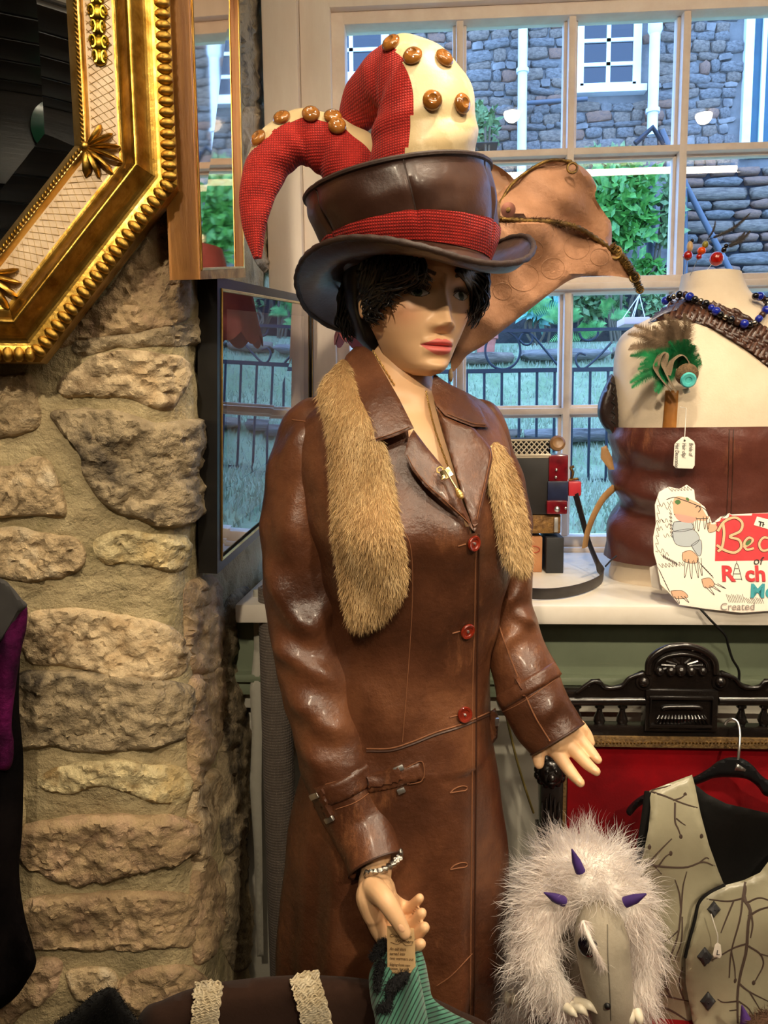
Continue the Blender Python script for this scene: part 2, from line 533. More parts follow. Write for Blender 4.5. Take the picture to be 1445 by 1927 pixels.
# window wall: below the deep sill, above and right of the opening
wb = struct(obj('wall_back', span((-.42, 1.41, 0), (2.6, 1.62, SILL - .04)), m_pale))
obj('upper_board', span((-.40, 1.375, 1.005), (2.6, 1.41, SILL - .04)), m_green, wb)
obj('moulding', span((-.40, 1.355, .99), (2.6, 1.39, 1.006), .006), m_green, wb)
obj('moulding', span((-.40, 1.365, .962), (2.6, 1.405, .99), .008), m_green, wb)
obj('lower_board', span((-.40, 1.385, .93), (2.6, 1.41, .962), .004), m_pale, wb)
for xx in (.02, .62, 1.3): obj('panel_stile', span((xx, 1.392, 0), (xx + .09, 1.41, .93), .004), m_green, wb)
struct(obj('wall_above_window', span((-.42, 1.84, 2.43), (2.6, 2.0, CEIL)), m_white))
struct(obj('wall_beside_window', span((1.34, 1.30, 0), (2.6, 2.0, CEIL)), m_white))
struct(obj('wall_below_window', span((-.42, 1.86, .2), (1.34, 2.0, SILL - .035)), m_white))
sill = struct(obj('trim_1', span((-.345, 1.30, SILL - .034), (1.34, 1.90, SILL), .006), m_sill))

# window: casing, sash bars and panes
XS = [-.185, .066, .3145, .563, .8115, 1.06, 1.30]
ZS = [1.185, 1.482, 1.770, 2.063, 2.352]
win = bpy.data.objects.new('window_1', None); COL.objects.link(win); win.location = (.5, YG, SILL); struct(win)
obj('casing', span((-.372, 1.80, SILL), (-.292, 1.90, 2.50), .006), m_white, win)
obj('casing', span((-.292, 1.825, SILL), (-.222, 1.90, 2.46), .006), m_white, win)
obj('head_casing', span((-.30, 1.79, 2.415), (1.34, 1.90, 2.50), .008), m_white, win)
obj('head_casing', span((-.23, 1.825, 2.375), (1.34, 1.90, 2.418), .006), m_white, win)
obj('stile', span((-.224, 1.845, SILL), (-.192, 1.90, 2.38), .004), m_muntin, win)
obj('stile', span((1.30, 1.845, SILL), (1.34, 1.90, 2.38), .004), m_muntin, win)
obj('top_rail', span((-.20, 1.845, 2.348), (1.32, 1.90, 2.385), .004), m_muntin, win)
obj('bottom_rail', span((-.20, 1.845, SILL - .002), (1.32, 1.90, 1.186), .004), m_white, win)
obj('window_bead', span((-.20, 1.825, SILL - .002), (1.32, 1.85, 1.162), .004), m_white, win)
obj('meeting_rail', join(span((-.20, 1.848, 1.752), (1.32, 1.90, 1.788), .005), span((-.20, 1.835, 1.757), (1.32, 1.85, 1.772), .004)), m_muntin, win)
def muntin(a, b, ax):
    if ax == 'z':
        return join(span((a[0] - .016, 1.872, a[1]), (a[0] + .016, 1.897, b[1]), .004), span((a[0] - .0085, 1.85, a[1]), (a[0] + .0085, 1.876, b[1]), .005))
    return join(span((a[0], 1.872, a[1] - .015), (b[0], 1.897, a[1] + .015), .004), span((a[0], 1.851, a[1] - .008), (b[0], 1.876, a[1] + .008), .005))
for x in XS[1:-1]:
    for z0, z1 in ((1.18, 1.757), (1.783, 2.355)):
        obj('glazing_bar', muntin((x, z0), (x, z1), 'z'), m_muntin, win)
for z in (ZS[1], ZS[3]):
    for i in range(len(XS) - 1):
        obj('glazing_bar', muntin((XS[i] - .005 + .008, z), (XS[i + 1] - .003, z), 'x'), m_muntin, win)
m_pane = glass_pane('window_glass', boost=1.25)
for i in range(len(XS) - 1):
    for j in range(4):
        a = .0012 * math.sin(i * 2.1 + j * 1.7)
        obj('pane', ([(XS[i], YG + .008 + a, ZS[j]), (XS[i + 1], YG + .008 - a, ZS[j]), (XS[i + 1], YG + .008 - a * .5, ZS[j + 1]), (XS[i], YG + .008 + a * .5, ZS[j + 1])], [(0, 1, 2, 3)]), m_pane, win)

# ------------------------------------------------------------------ rubble stone wall on the left: pier face, rounded corner, window reveal
C1 = np.array([-.345, 1.03]); a15 = math.radians(15)
path = [C1 + np.array([-math.cos(a15), -math.sin(a15)]) * t for t in np.arange(1.95, .06, -.014)]
e1 = path[-1]; e2 = np.array([-.350, 1.10])
for t in np.linspace(0, 1, 9)[1:]:
    path.append((1 - t) ** 2 * e1 + 2 * t * (1 - t) * C1 + t * t * e2)
for t in np.linspace(0, 1, 60)[1:]:
    path.append(e2 + t * (np.array([-.395, 1.95]) - e2))
path = np.array(path); tg = np.gradient(path, axis=0); tg /= np.linalg.norm(tg, axis=1)[:, None]
nr = np.stack([tg[:, 1], -tg[:, 0]], 1)
zs = np.arange(0, CEIL + .001, .0145)
wv = []
for i in range(len(path)):
    for z in zs:
        q = (path[i][0], path[i][1], z)
        d = .018 * nz(q, 4, 3) + .009 * nz(q, 12, 9) + .005 * nz(q, 32, 1)
        wv.append((path[i][0] + nr[i][0] * d, path[i][1] + nr[i][1] * d, z))
nzs = len(zs)
wfc = [(i * nzs + j, (i + 1) * nzs + j, (i + 1) * nzs + j + 1, i * nzs + j + 1) for i in range(len(path) - 1) for j in range(nzs - 1)]
wall_left = struct(obj('wall_left', (wv, wfc), m_mortar))
WALL = bvh_of((wv, wfc))
st_mats = [
    M('stone_tan', (176, 150, 112), (128, 106, 76), c3=(198, 176, 140), rough=.92, scale=22, bump=1, bscale=38, bdist=.012, detail=8),
    M('stone_grey', (134, 118, 92), (82, 72, 58), c3=(164, 146, 114), rough=.9, scale=16, bump=1, bscale=32, bdist=.014, detail=8),
    M('stone_pink', (182, 152, 122), (148, 122, 94), c3=(164, 140, 104), rough=.92, scale=18, bump=1, bscale=35, bdist=.012, detail=8),
    M('stone_ochre', (190, 166, 116), (140, 116, 74), c3=(206, 190, 146), rough=.92, scale=20, bump=1, bscale=40, bdist=.012, detail=8),
    M('stone_pale', (208, 190, 158), (150, 130, 98), c3=(190, 166, 128), rough=.92, scale=26, bump=1, bscale=42, bdist=.014, detail=8)]
ST = [  # outline px, material, thickness
    ([(118, 722), (180, 676), (240, 662), (300, 668), (335, 676), (352, 700), (340, 735), (308, 768), (240, 748), (170, 745), (128, 745)], 0, .016),
    ([(-60, 700), (0, 708), (52, 708), (66, 750), (70, 800), (0, 822), (-60, 820)], 4, .015),
    ([(105, 790), (150, 774), (230, 780), (290, 800), (350, 795), (398, 790), (402, 860), (392, 930), (372, 965), (322, 986), (250, 968), (205, 948), (170, 905), (155, 850)], 1, .030),
    ([(-40, 890), (20, 880), (60, 864), (92, 872), (110, 915), (122, 950), (110, 970), (60, 968), (-40, 965)], 4, .022),
    ([(-50, 1010), (20, 994), (80, 1005), (140, 1015), (152, 1060), (110, 1085), (40, 1092), (-50, 1060)], 4, .018),
    ([(185, 1015), (240, 1000), (300, 1008), (346, 1012), (348, 1062), (315, 1075), (270, 1060), (200, 1058)], 3, .012),
    ([(56, 1165), (140, 1148), (230, 1160), (310, 1180), (345, 1215), (335, 1262), (250, 1285), (150, 1255), (60, 1240)], 0, .014),
    ([(40, 1280), (120, 1265), (240, 1275), (320, 1285), (352, 1300), (345, 1360), (320, 1395), (190, 1412), (110, 1402), (40, 1392)], 1, .026),
    ([(80, 1468), (130, 1442), (210, 1432), (280, 1440), (342, 1450), (350, 1500), (290, 1508), (200, 1480), (140, 1492), (95, 1486)], 3, .012),
    ([(40, 1560), (120, 1540), (220, 1535), (345, 1545), (356, 1590), (320, 1622), (230, 1646), (140, 1660), (70, 1635), (45, 1600)], 2, .030),
    ([(55, 1700), (150, 1684), (250, 1680), (350, 1688), (356, 1740), (345, 1778), (240, 1785), (150, 1782), (65, 1775)], 2, .020),
    ([(60, 1810), (110, 1815), (95, 1870), (40, 1910), (-20, 1960), (-10, 1880)], 2, .016),
    ([(130, 1830), (200, 1822), (222, 1850), (190, 1885), (140, 1872)], 4, .018),
    ([(240, 1840), (320, 1818), (380, 1838), (372, 1880), (330, 1920), (240, 1960), (220, 1900)], 2, .02),
    ([(195, 560), (260, 470), (325, 372), (345, 400), (350, 500), (352, 560), (340, 600), (260, 620), (210, 628), (160, 640), (110, 640)], 2, .012),
    ([(150, 640), (220, 632), (300, 618), (395, 600), (400, 645), (330, 650), (230, 655), (160, 668)], 1, .010),
    # window reveal
    ([(452, -20), (500, -20), (538, 30), (545, 110), (542, 190), (500, 205), (462, 190), (450, 90)], 1, .022),
    ([(462, 205), (520, 208), (546, 225), (548, 300), (520, 330), (470, 320)], 0, .02),
    ([(470, 335), (530, 330), (552, 360), (556, 460), (548, 520), (500, 512), (468, 440)], 4, .02),
    ([(352, 1110), (400, 1090), (418, 1140), (410, 1240), (380, 1280), (352, 1220)], 2, .02),
    ([(356, 1290), (410, 1260), (420, 1330), (400, 1420), (362, 1480), (352, 1390)], 2, .022),
    ([(360, 1500), (405, 1450), (412, 1520), (392, 1600), (368, 1640), (356, 1570)], 0, .022),
    ([(360, 1660), (398, 1620), (420, 1700), (402, 1790), (366, 1800)], 2, .02),
    ([(425, 1140), (468, 1120), (474, 1240), (462, 1330), (430, 1350), (420, 1250)], 1, .02),
    ([(420, 1370), (462, 1350), (474, 1450), (470, 1540), (425, 1600), (412, 1490)], 1, .022),
    ([(420, 1640), (468, 1580), (480, 1690), (476, 1790), (440, 1820), (415, 1740)], 1, .02),
    # above the mirrors, and left of the frame
    ([(-330, 720), (-180, 700), (-80, 706), (-80, 810), (-200, 835), (-340, 815)], 0, .02),
    ([(-330, 860), (-160, 850), (-60, 880), (-70, 960), (-200, 985), (-330, 960)], 3, .022),
    ([(-330, 1010), (-180, 1000), (-70, 1020), (-70, 1080), (-200, 1110), (-330, 1090)], 1, .02),
    ([(-330, 1150), (-120, 1140), (20, 1160), (10, 1230), (-140, 1250), (-330, 1230)], 2, .02),
    ([(-330, 1290), (-150, 1280), (10, 1290), (10, 1385), (-160, 1400), (-330, 1380)], 0, .022),
    ([(-330, 1450), (-100, 1440), (20, 1460), (20, 1590), (-130, 1620), (-330, 1600)], 3, .022),
    ([(-330, 300), (-160, 290), (-60, 330), (-80, 420), (-200, 440), (-330, 420)], 1, .02),
    ([(-330, 480), (-150, 470), (-60, 500), (-70, 600), (-180, 640), (-330, 620)], 4, .02),
]
for k, (o_, mi, T) in enumerate(ST):
    o2 = np.array(o_, float)
    cm_ = o2.mean(0); o2 = cm_ + (o2 - cm_) * 1.07
    o2 = outline(o2, 16); o2 = o2 + np.array([(5 * nz((q[0] / 30, q[1] / 30, k), 1.0), 5 * nz((q[0] / 30, q[1] / 30, k + 9), 1.0)) for q in o2])
    def dsp(p, kk, k=k):
        v = (p[0] / 100 + k, p[1] / 100, k * .7)
        return .006 * nz(v, 2.2) + .005 * nz(v, 6) + .0035 * nz(v, 14) + .002 * nz(v, 28)
    vf = clean(decal(WALL, o2, T=T * .38 + .0015, off=.001, edge=15, step=6, sink=.02, disp=dsp))
    if vf[1]: obj('stone', vf, st_mats[mi], wall_left)

# ================================================================== OUTSIDE
m_ext_mortar = M('outdoor_mortar', (132, 126, 118), (104, 100, 94), rough=.95, scale=4, bump=.6, bscale=12, bdist=.02)
ext_st = [M('outdoor_stone_grey', (142, 134, 124), (96, 90, 84), rough=.9, scale=6, bump=.8, bscale=14, bdist=.02),
          M('outdoor_stone_brown', (150, 132, 112), (106, 92, 80), rough=.9, scale=6, bump=.8, bscale=14, bdist=.02),
          M('outdoor_stone_rust', (158, 118, 92), (128, 100, 84), rough=.9, scale=6, bump=.8, bscale=14, bdist=.02)]
m_ext_white = M('outdoor_white_paint', (236, 238, 236), (218, 220, 218), rough=.5, scale=3)
m_ext_dark = M('dark_window_glass', (12, 16, 22), rough=.08, spec=.8)
m_iron = M('black_iron', (26, 30, 40), rough=.5, metal=.2)
m_pipe_dark = M('blue_grey_pipe', (78, 82, 88), rough=.5)
YB = 9.0
def stone_var(seed):
    r = random.Random(seed); bm = bmesh.new()
    bmesh.ops.create_cube(bm, size=1)
    bmesh.ops.subdivide_edges(bm, edges=bm.edges[:], cuts=1, use_grid_fill=True)
    for v in bm.verts:
        c = v.co; k = sum(1 for q in c if abs(q) > .4)
        s = {3: .80, 2: .93, 1: 1.0}.get(k, 1)
        v.co = Vector((c.x * s, c.y * s, c.z * s)) + Vector((r.uniform(-.06, .06), r.uniform(-.06, .06), r.uniform(-.07, .07)))
    me = bpy.data.meshes.new('rubble_stone'); bm.to_mesh(me); bm.free()
    me.polygons.foreach_set('use_smooth', np.ones(len(me.polygons), bool))
    return me
rub = []
for mi_, mm in enumerate(ext_st):
    for s in range(4):
        me = stone_var(mi_ * 10 + s); me.materials.append(mm); rub.append(me)
xl, xr = V(560, 100, YB).x, V(1640, 100, YB).x
house = struct(obj('exterior_wall_house', span((xl - 1.5, YB, .5), (xr + 1.5, YB + .3, 9.0)), m_ext_mortar))
holes = []
def exwindow(px0, py0, px1, py1, cols, rows, hidden_top=0):
    a = V(px0, py1, YB); b = V(px1, py0, YB)
    holes.append((a.x - .05, b.x + .05, a.z - .08, b.z + .05))
    e = bpy.data.objects.new('window_%d' % (1 + len(holes)), None); COL.objects.link(e); e.location = (a.x, YB, a.z); struct(e)
    obj('frame', join(span((a.x - .05, YB - .05, a.z), (a.x + .035, YB, b.z)), span((b.x - .035, YB - .05, a.z), (b.x + .05, YB, b.z)),
                      span((a.x, YB - .05, b.z - .04), (b.x, YB, b.z + .04)), span((a.x, YB - .05, a.z - .01), (b.x, YB, a.z + .05))), m_ext_white, e)
    obj('window_sill', span((a.x - .10, YB - .12, a.z - .07), (b.x + .10, YB, a.z)), m_ext_white, e)
    for i in range(cols):
        for j in range(rows):
            x0 = a.x + (b.x - a.x) * i / cols; x1 = a.x + (b.x - a.x) * (i + 1) / cols
            z0 = a.z + (b.z - a.z) * j / rows; z1 = a.z + (b.z - a.z) * (j + 1) / rows
            obj('pane', span((x0 + .01, YB - .025, z0 + .01), (x1 - .01, YB - .015, z1 - .01)), m_ext_dark, e)
    for i in range(1, cols):
        x = a.x + (b.x - a.x) * i / cols
        obj('glazing_bar', span((x - .022, YB - .045, a.z), (x + .022, YB - .005, b.z)), m_ext_white, e)
    for j in range(1, rows):
        z = a.z + (b.z - a.z) * j / rows
        obj('glazing_bar', span((a.x, YB - .045, z - .018), (b.x, YB - .005, z + .018)), m_ext_white, e)
exwindow(1090, -60, 1200, 170, 2, 5)
exwindow(600, -60, 722, 150, 2, 4)
# side door on the upper landing
a, b = V(1400, 300, YB), V(1470, -80, YB)
holes.append((a.x - .06, b.x + .3, a.z, b.z + .1))
dr = bpy.data.objects.new('door_1', None); COL.objects.link(dr); dr.location = (a.x, YB, a.z); struct(dr)
obj('door_leaf', span((a.x, YB - .03, a.z), (b.x + .25, YB - .005, b.z)), M('teal_door_paint', (40, 84, 96), (30, 66, 78), rough=.5, scale=3), dr)
obj('door_frame', span((a.x - .06, YB - .07, a.z), (a.x + .03, YB, b.z)), m_ext_white, dr)
obj('door_post', span((V(1435, 0, YB).x, YB - .06, a.z), (V(1443, 0, YB).x, YB - .03, b.z)), m_ext_white, dr)
z = V(900, 330, YB).z; cells = []
rr = random.Random(5)
while z < V(900, -15, YB).z:
    h = rr.uniform(.055, .135); x = V(640, 100, YB).x + rr.uniform(-.2, 0)
    while x < V(1460, 100, YB).x:
        w = rr.uniform(.09, .30)
        if not any(hx0 < x + w - .02 and hx1 > x + .02 and hz0 < z + h - .02 and hz1 > z + .02 for hx0, hx1, hz0, hz1 in holes):
            cells.append((w * h, x + w / 2, z + h / 2 + rr.uniform(-.012, .012), w * rr.uniform(.96, 1.06), h * rr.uniform(.95, 1.12), rr.uniform(-.16, .16), rr.choice(rub[:4] * 3 + rub[4:8] * 3 + rub[8:]), rr.uniform(.05, .10)))
        x += w + .006
    z += h + .004
cells.sort(key=lambda q: -q[0])
rest = []
for i, (_, x, z, w, h, a_, me_, dp) in enumerate(cells):
    if i < 290:
        o = bpy.data.objects.new('stone', me_); COL.objects.link(o)
        o.location = (x, YB - .002, z); o.scale = (w, dp, h); o.rotation_euler = (0, a_, 0); o.parent = house
    else:
        mt = Matrix.Translation((x, YB - .002, z)) @ Matrix.Rotation(a_, 4, 'Y') @ Matrix.Diagonal((w, dp, h, 1))
        rest.append(([mt @ v.co for v in me_.vertices], [tuple(p.vertices) for p in me_.polygons]))
if rest: stuff(obj('small_stones', join(*rest), ext_st[0], house))
# drain pipes
def pipe(px, py0, py1, mat, label, r=.045, Y=YB - .17, extra=None):
    a = V(px, py0, Y); b = V(px, py1, Y)
    e = thing('drain_pipe', label, 'pipe', (a.x, Y, b.z))
    obj('pipe', tube([(a.x, Y, a.z), (a.x, Y, b.z)], r, 14), mat, e)
    for zz in np.arange(min(a.z, b.z) + .25, max(a.z, b.z), .9):
        obj('pipe_clip', lathe([(r, -.025), (r * 1.35, -.02), (r * 1.35, .02), (r, .025)], 14, Matrix.Translation((a.x, Y, zz))), mat, e)
    return e, a, b
e, a, b = pipe(985, -60, 345, m_ext_white, 'white downpipe with a side branch on the stone house', .05)
c = V(1105, 190, YB - .17)
obj('branch_pipe', tube([(a.x, YB - .17, c.z), (c.x, YB - .17, c.z + .02)], .024, 10), m_pipe_dark, e)
e, a, b = pipe(1236, -60, 255, m_ext_white, 'pale blue-white downpipe with a collared top beside the sash window', .055)
obj('hopper_collar', lathe([(.055, -.1), (.075, -.06), (.075, .03), (.085, .05), (.06, .08)], 14, Matrix.Translation((a.x, YB - .17, V(1240, 60, YB).z))), m_ext_white, e)

# terrain: grassy bank up to the railing, lawn, planting bed and retaining wall
m_grass = M('lawn_grass', (120, 140, 96), (156, 166, 128), c3=(136, 152, 112), rough=.95, scale=5, bump=.8, bscale=60, bdist=.02)
zR = V(1000, 908, 4.6).z; zL = V(1000, 655, 7.0).z
prof = [(2.02, .55), (2.6, .75), (3.6, zR - .08), (4.6, zR), (4.9, zR + .02), (5.3, zR + .26), (5.9, zR + .42), (6.4, zL - .12), (7.0, zL), (7.6, zL + .1), (9.1, zL + .2)]
pp = spline(prof, 60); gx = np.linspace(-5, 9, 90); gv = []
for y_, z_ in pp:
    for x_ in gx: gv.append((x_, y_, z_ + .035 * nz((x_, y_, 0), 1.3) + .015 * nz((x_, y_, 0), 5)))
gf = [(i * 90 + j, i * 90 + j + 1, (i + 1) * 90 + j + 1, (i + 1) * 90 + j) for i in range(59) for j in range(89)]
ground = struct(obj('ground_lawn', (gv, gf), m_grass))
GB = bvh_of((gv, gf))
def ground_z(x, y):
    h_ = GB.ray_cast(Vector((x, y, 8)), Vector((0, 0, -1)))
    return h_[0].z if h_[0] else 1.5
# grass blades
gb_v, gb_f = [], []
n_ = 26000
bx = nrng.uniform(-.2, 4.0, n_); by = nrng.uniform(3.3, 7.0, n_)
A = []
for x_, y_ in zip(bx, by):
    z_ = ground_z(x_, y_); h_ = rr.uniform(.02, .06); dx = rr.uniform(-.02, .02); w_ = .004
    A.append([(x_ - w_, y_, z_), (x_ + w_, y_, z_), (x_ + dx, y_ + rr.uniform(-.02, .02), z_ + h_)])
stuff(put('grass', npmesh('grass', np.array(A).reshape(-1, 3), np.arange(n_ * 3).reshape(-1, 3), M('grass_blades', (128, 144, 112), (164, 168, 142), rough=.9, scale=3)))) 
tag(bpy.data.objects['grass'], 'short rough grass growing on the sloping bank outside', 'grass')
# stone edging steps in the lawn
for i, (yy, py_) in enumerate(((5.25, 0), (6.35, 0))):
    x_ = -1.2; k_ = 0
    while x_ < 5.2:
        w_ = rr.uniform(.4, .8); z_ = ground_z(x_ + w_ / 2, yy + .1)
        o = tag(put('kerb_stone', rub[(k_ * 3 + i) % 8]), 'rough grey edging stone set in the lawn outside', 'stone', 'edging stones across the lawn')
        o.location = (x_ + w_ / 2, yy, z_ - .015); o.scale = (w_, .2, .09); x_ += w_ + .02; k_ += 1
# dark retaining wall and stepped brick courses behind the bed
rw = struct(obj('retaining_wall', span((xl - 1, 7.9, 1.5), (xr + 1, 8.2, V(1000, 505, 7.9).z)), M('dark_earth_wall', (56, 54, 52), (36, 36, 36), rough=.95, scale=4, bump=.8, bscale=14, bdist=.03)))
m_brick = M('weathered_brick', (118, 84, 78), (84, 66, 64), rough=.9, scale=9, bump=.6, bscale=30)
bw = struct(obj('brick_steps_wall', span((V(1285, 400, 7.7).x, 7.72, 1.6), (V(1445, 400, 7.7).x + 2.2, 7.95, V(1350, 318, 7.7).z)), M('dark_joint', (48, 46, 48), rough=.95)))
z_ = V(1350, 560, 7.7).z; i = 0
while z_ < V(1350, 325, 7.7).z:
    h_ = .075 if i % 3 else .11; x_ = V(1287, 400, 7.7).x - rr.uniform(0, .1)
    while x_ < V(1470, 400, 7.7).x:
        w_ = rr.uniform(.2, .34) if i % 3 else rr.uniform(.4, .7)
        o = bpy.data.objects.new('brick', rub[rr.randrange(8)] if i % 3 == 0 or rr.random() < .5 else rub[8 + rr.randrange(4)]); COL.objects.link(o)
        o.location = (x_ + w_ / 2, 7.71, z_ + h_ / 2); o.scale = (w_, .12, h_); o.parent = bw; x_ += w_ + .012
    z_ += h_ + .012; i += 1
# outdoor stair handrail
hr = thing('stair_handrail', 'grey sloping handrail of the outdoor steps by the brick wall', 'handrail', V(1290, 540, 7.4))
obj('rail', tube([V(1245, 245, 7.5), V(1292, 352, 7.45), V(1390, 540, 7.3)], .028, 8), m_pipe_dark, hr)
obj('post', tube([V(1288, 340, 7.45), V(1288, 560, 7.45)], .03, 8), m_pipe_dark, hr)
obj('post', tube([V(1226, 290, 7.5), V(1222, 560, 7.5)], .045, 8), m_pipe_dark, hr)
obj('brace', tube([V(1195, 270, 7.5), V(1228, 240, 7.5), V(1250, 272, 7.5)], .025, 8), m_iron, hr)

# iron railing
YR = 4.6
rl = thing('iron_railing', 'black wrought iron railing with scrolled rings on the grass bank', 'railing', (.8, YR, zR))
zt, zm, zb = V(1000, 622, YR).z, V(1000, 697, YR).z, V(1000, 905, YR).z
x0r, x1r = -1.0, 4.2
for zz, r_ in ((zt, .009), (zm, .012), (zb, .012)):
    obj('rail', span((x0r, YR - r_, zz - r_), (x1r, YR + r_, zz + r_)), m_iron, rl)
dxb = V(1033, 800, YR).x - V(1000, 800, YR).x; xb = V(911, 750, YR).x
bar_me = mesh('bar', *tube([(0, 0, zb - .12), (0, 0, zm)], .008, 6), m_iron)
k = -12
while xb + k * dxb < x1r:
    if xb + k * dxb > x0r:
        o = put('bar', bar_me); o.location = (xb + k * dxb, YR, 0); par(o, rl); o.matrix_parent_inverse = Matrix.Translation(rl.location).inverted()
    k += 1
def scroll(pts, r=.007, n=60):
    return tube(spline([V(p[0], p[1], YR) for p in pts], n), r, 6)
def circ(cx, cy, rx, ry, a0=0, a1=2 * PI, n=24):
    return [(cx + rx * math.cos(t), cy + ry * math.sin(t)) for t in np.linspace(a0, a1, n)]
for sh in (-380, 0, 420):
    obj('scroll', scroll(circ(946 + sh, 659, 33, 36)), m_iron, rl)
    obj('scroll', scroll([(977 + sh, 640), (986 + sh, 648), (996 + sh, 648), (1002 + sh, 638), (996 + sh, 627), (984 + sh, 628), (976 + sh, 640)]), m_iron, rl)
    obj('scroll', scroll([(996 + sh, 627), (1010 + sh, 640), (1053 + sh, 692)]), m_iron, rl)
    obj('scroll', scroll([(1150 + sh, 645), (1125 + sh, 672), (1100 + sh, 693), (1088 + sh, 690), (1083 + sh, 675), (1090 + sh, 665), (1102 + sh, 668)]), m_iron, rl)
    obj('scroll', scroll([(1090 + sh, 626), (1095 + sh, 637), (1108 + sh, 641), (1122 + sh, 635), (1126 + sh, 624)]), m_iron, rl)

# plants
m_leafA = M('laurel_leaf', (52, 116, 40), (104, 160, 64), rough=.4, scale=30, spec=.5)
m_leafB = M('fern_leaf', (70, 134, 62), (112, 170, 86), rough=.6, scale=20)
m_leafC = M('ivy_leaf', (74, 110, 60), (128, 150, 92), rough=.6, scale=20)
m_stem = M('brown_stem', (92, 80, 62), rough=.9)
def leaves(pos, size, rg):
    n = len(pos); d = rg.normal(0, 1, (n, 3)) + np.array([0, -1.1, .3]); d /= np.linalg.norm(d, axis=1)[:, None]
    t = np.cross(d, rg.normal(0, 1, (n, 3))); t /= np.linalg.norm(t, axis=1)[:, None]; s = np.cross(d, t)
    L_ = (size * (.6 + .8 * rg.random(n)))[:, None]
    A = np.stack([pos, pos + t * L_ * .45 + s * L_ * .24 - d * L_ * .06, pos + t * L_, pos + t * L_ * .45 - s * L_ * .24 - d * L_ * .06], 1)
    return A.reshape(-1, 3), np.arange(n * 4).reshape(-1, 4)
def shrub(name, label, cx, cy, Y, rx, ry, n, size, mat, seed, stem_to=None):
    rg = np.random.default_rng(seed); c = V(cx, cy, Y); mp = mpp(c)
    u = rg.normal(0, 1, (n, 3)); u /= np.linalg.norm(u, axis=1)[:, None]; rad = rg.random(n) ** .33
    lump = 1 + .25 * np.sin(u[:, 0] * 5 + seed) * np.cos(u[:, 2] * 4)
    P = np.array(c) + u * (rad * lump)[:, None] * np.array([rx * mp, min(rx, ry) * mp * .7, ry * mp])
    base = Vector((c.x, Y, ground_z(c.x, Y) if Y < 9 else c.z - ry * mp))
    e = thing(name, label, 'plant', base)
    stuff(put('foliage', npmesh('foliage', *leaves(P, size, rg), mat), e))
    obj('stem', join(*[tube(spline([base + Vector((rg.uniform(-.05, .05), 0, -.02)), (base + c) / 2 + Vector((rg.uniform(-.15, .15), 0, 0)), Vector(P[i])], 8), .012, 5) for i in range(6)]), m_stem, e)
    return e
shrub('laurel_shrub', 'glossy green laurel shrub growing by the outdoor steps', 1166, 390, 7.2, 62, 78, 1500, .12, m_leafA, 1)
shrub('climbing_plant', 'straggling pale green climber beside the grey handrail post', 1262, 400, 7.3, 22, 80, 260, .09, m_leafC, 2)
shrub('bedding_plant', 'small bright leaved plant in front of the dark retaining wall', 1215, 505, 7.3, 30, 18, 160, .10, m_leafA, 3)
shrub('ivy_plant', 'ivy spray on the dark wall over the lawn', 1110, 570, 7.5, 60, 26, 420, .09, m_leafC, 4)
shrub('blue_leaf_plant', 'broad blue-green leaved plant beside the fern', 1020, 575, 7.1, 34, 24, 160, .15, M('blue_leaf', (96, 160, 140), (130, 186, 170), rough=.5, scale=10), 5)
shrub('trailing_plant', 'trailing variegated ivy over the planting bed', 1232, 572, 7.2, 18, 34, 170, .07, m_leafC, 6)
shrub('trough_plant', 'wispy green plants growing on the house wall ledge', 908, 235, 8.6, 28, 34, 260, .10, m_leafC, 7)
shrub('wall_shrub', 'low leafy shrub at the foot of the house wall', 1150, 300, 8.3, 60, 20, 300, .10, m_leafC, 8)
tr = tag(obj('plant_trough', span(V(880, 288, 8.75), V(938, 266, 8.45), .01), M('dark_trough', (70, 66, 62), rough=.9)), 'dark rectangular trough of plants at the house wall', 'planter')
def fern(cx, cy, Y, size, nf, seed):
    rg = np.random.default_rng(seed); c = V(cx, cy, Y); base = Vector((c.x, Y, ground_z(c.x, Y)))
    e = thing('fern', 'feathery green fern growing at the top of the lawn', 'plant', base, 'ferns along the planting bed')
    for i in range(nf):
        a = rg.uniform(-2.7, -.45) if i else -1.5; ln = size * rg.uniform(.7, 1.1)
        dr_ = Vector((math.cos(a), -.35 + rg.uniform(-.3, .3), -math.sin(a)))
        P = [c + dr_ * ln * t + Vector((0, 0, -.5 * ln * t * t)) for t in np.linspace(0, 1, 22)]
        vs, fs = [], []
        for k in range(1, 22):
            t = (Vector(P[k]) - Vector(P[k - 1])).normalized(); s = t.cross(Vector((0, -1, .2))).normalized()
            w = ln * .2 * math.sin(PI * min(1, (k / 22) * .9 + .12))
            for sg in (-1, 1):
                q = len(vs); vs += [P[k], P[k] + s * sg * w + t * w * .35 + Vector((0, 0, -.15 * w)), P[k] + t * ln * .035]; fs.append((q, q + 1, q + 2))
        obj('frond', (vs, fs), m_leafB, e)
for q in ((1000, 590, 6.95, .36, 9, 1), (1060, 612, 6.9, .32, 8, 2), (1095, 640, 6.8, .3, 8, 3), (1140, 600, 7.2, .3, 7, 4), (1048, 555, 7.4, .3, 7, 5), (1110, 555, 7.4, .26, 7, 6)): fern(*q)
m_terra = M('terracotta', (190, 112, 90), (170, 96, 76), rough=.85, scale=8)
c = V(914, 648, 6.4)
tp = thing('terracotta_pot', 'terracotta flower pot standing on the lawn edge', 'flower pot', (c.x, c.y, ground_z(c.x, c.y)))
obj('pot', lathe([(.05, 0), (.085, .16), (.10, .16), (.10, .2), (.08, .2), (.07, .05)], 20, Matrix.Translation((c.x, c.y, ground_z(c.x, c.y)))), m_terra, tp)
a = V(1166, 614, 3.6); b = V(1214, 600, 3.6)
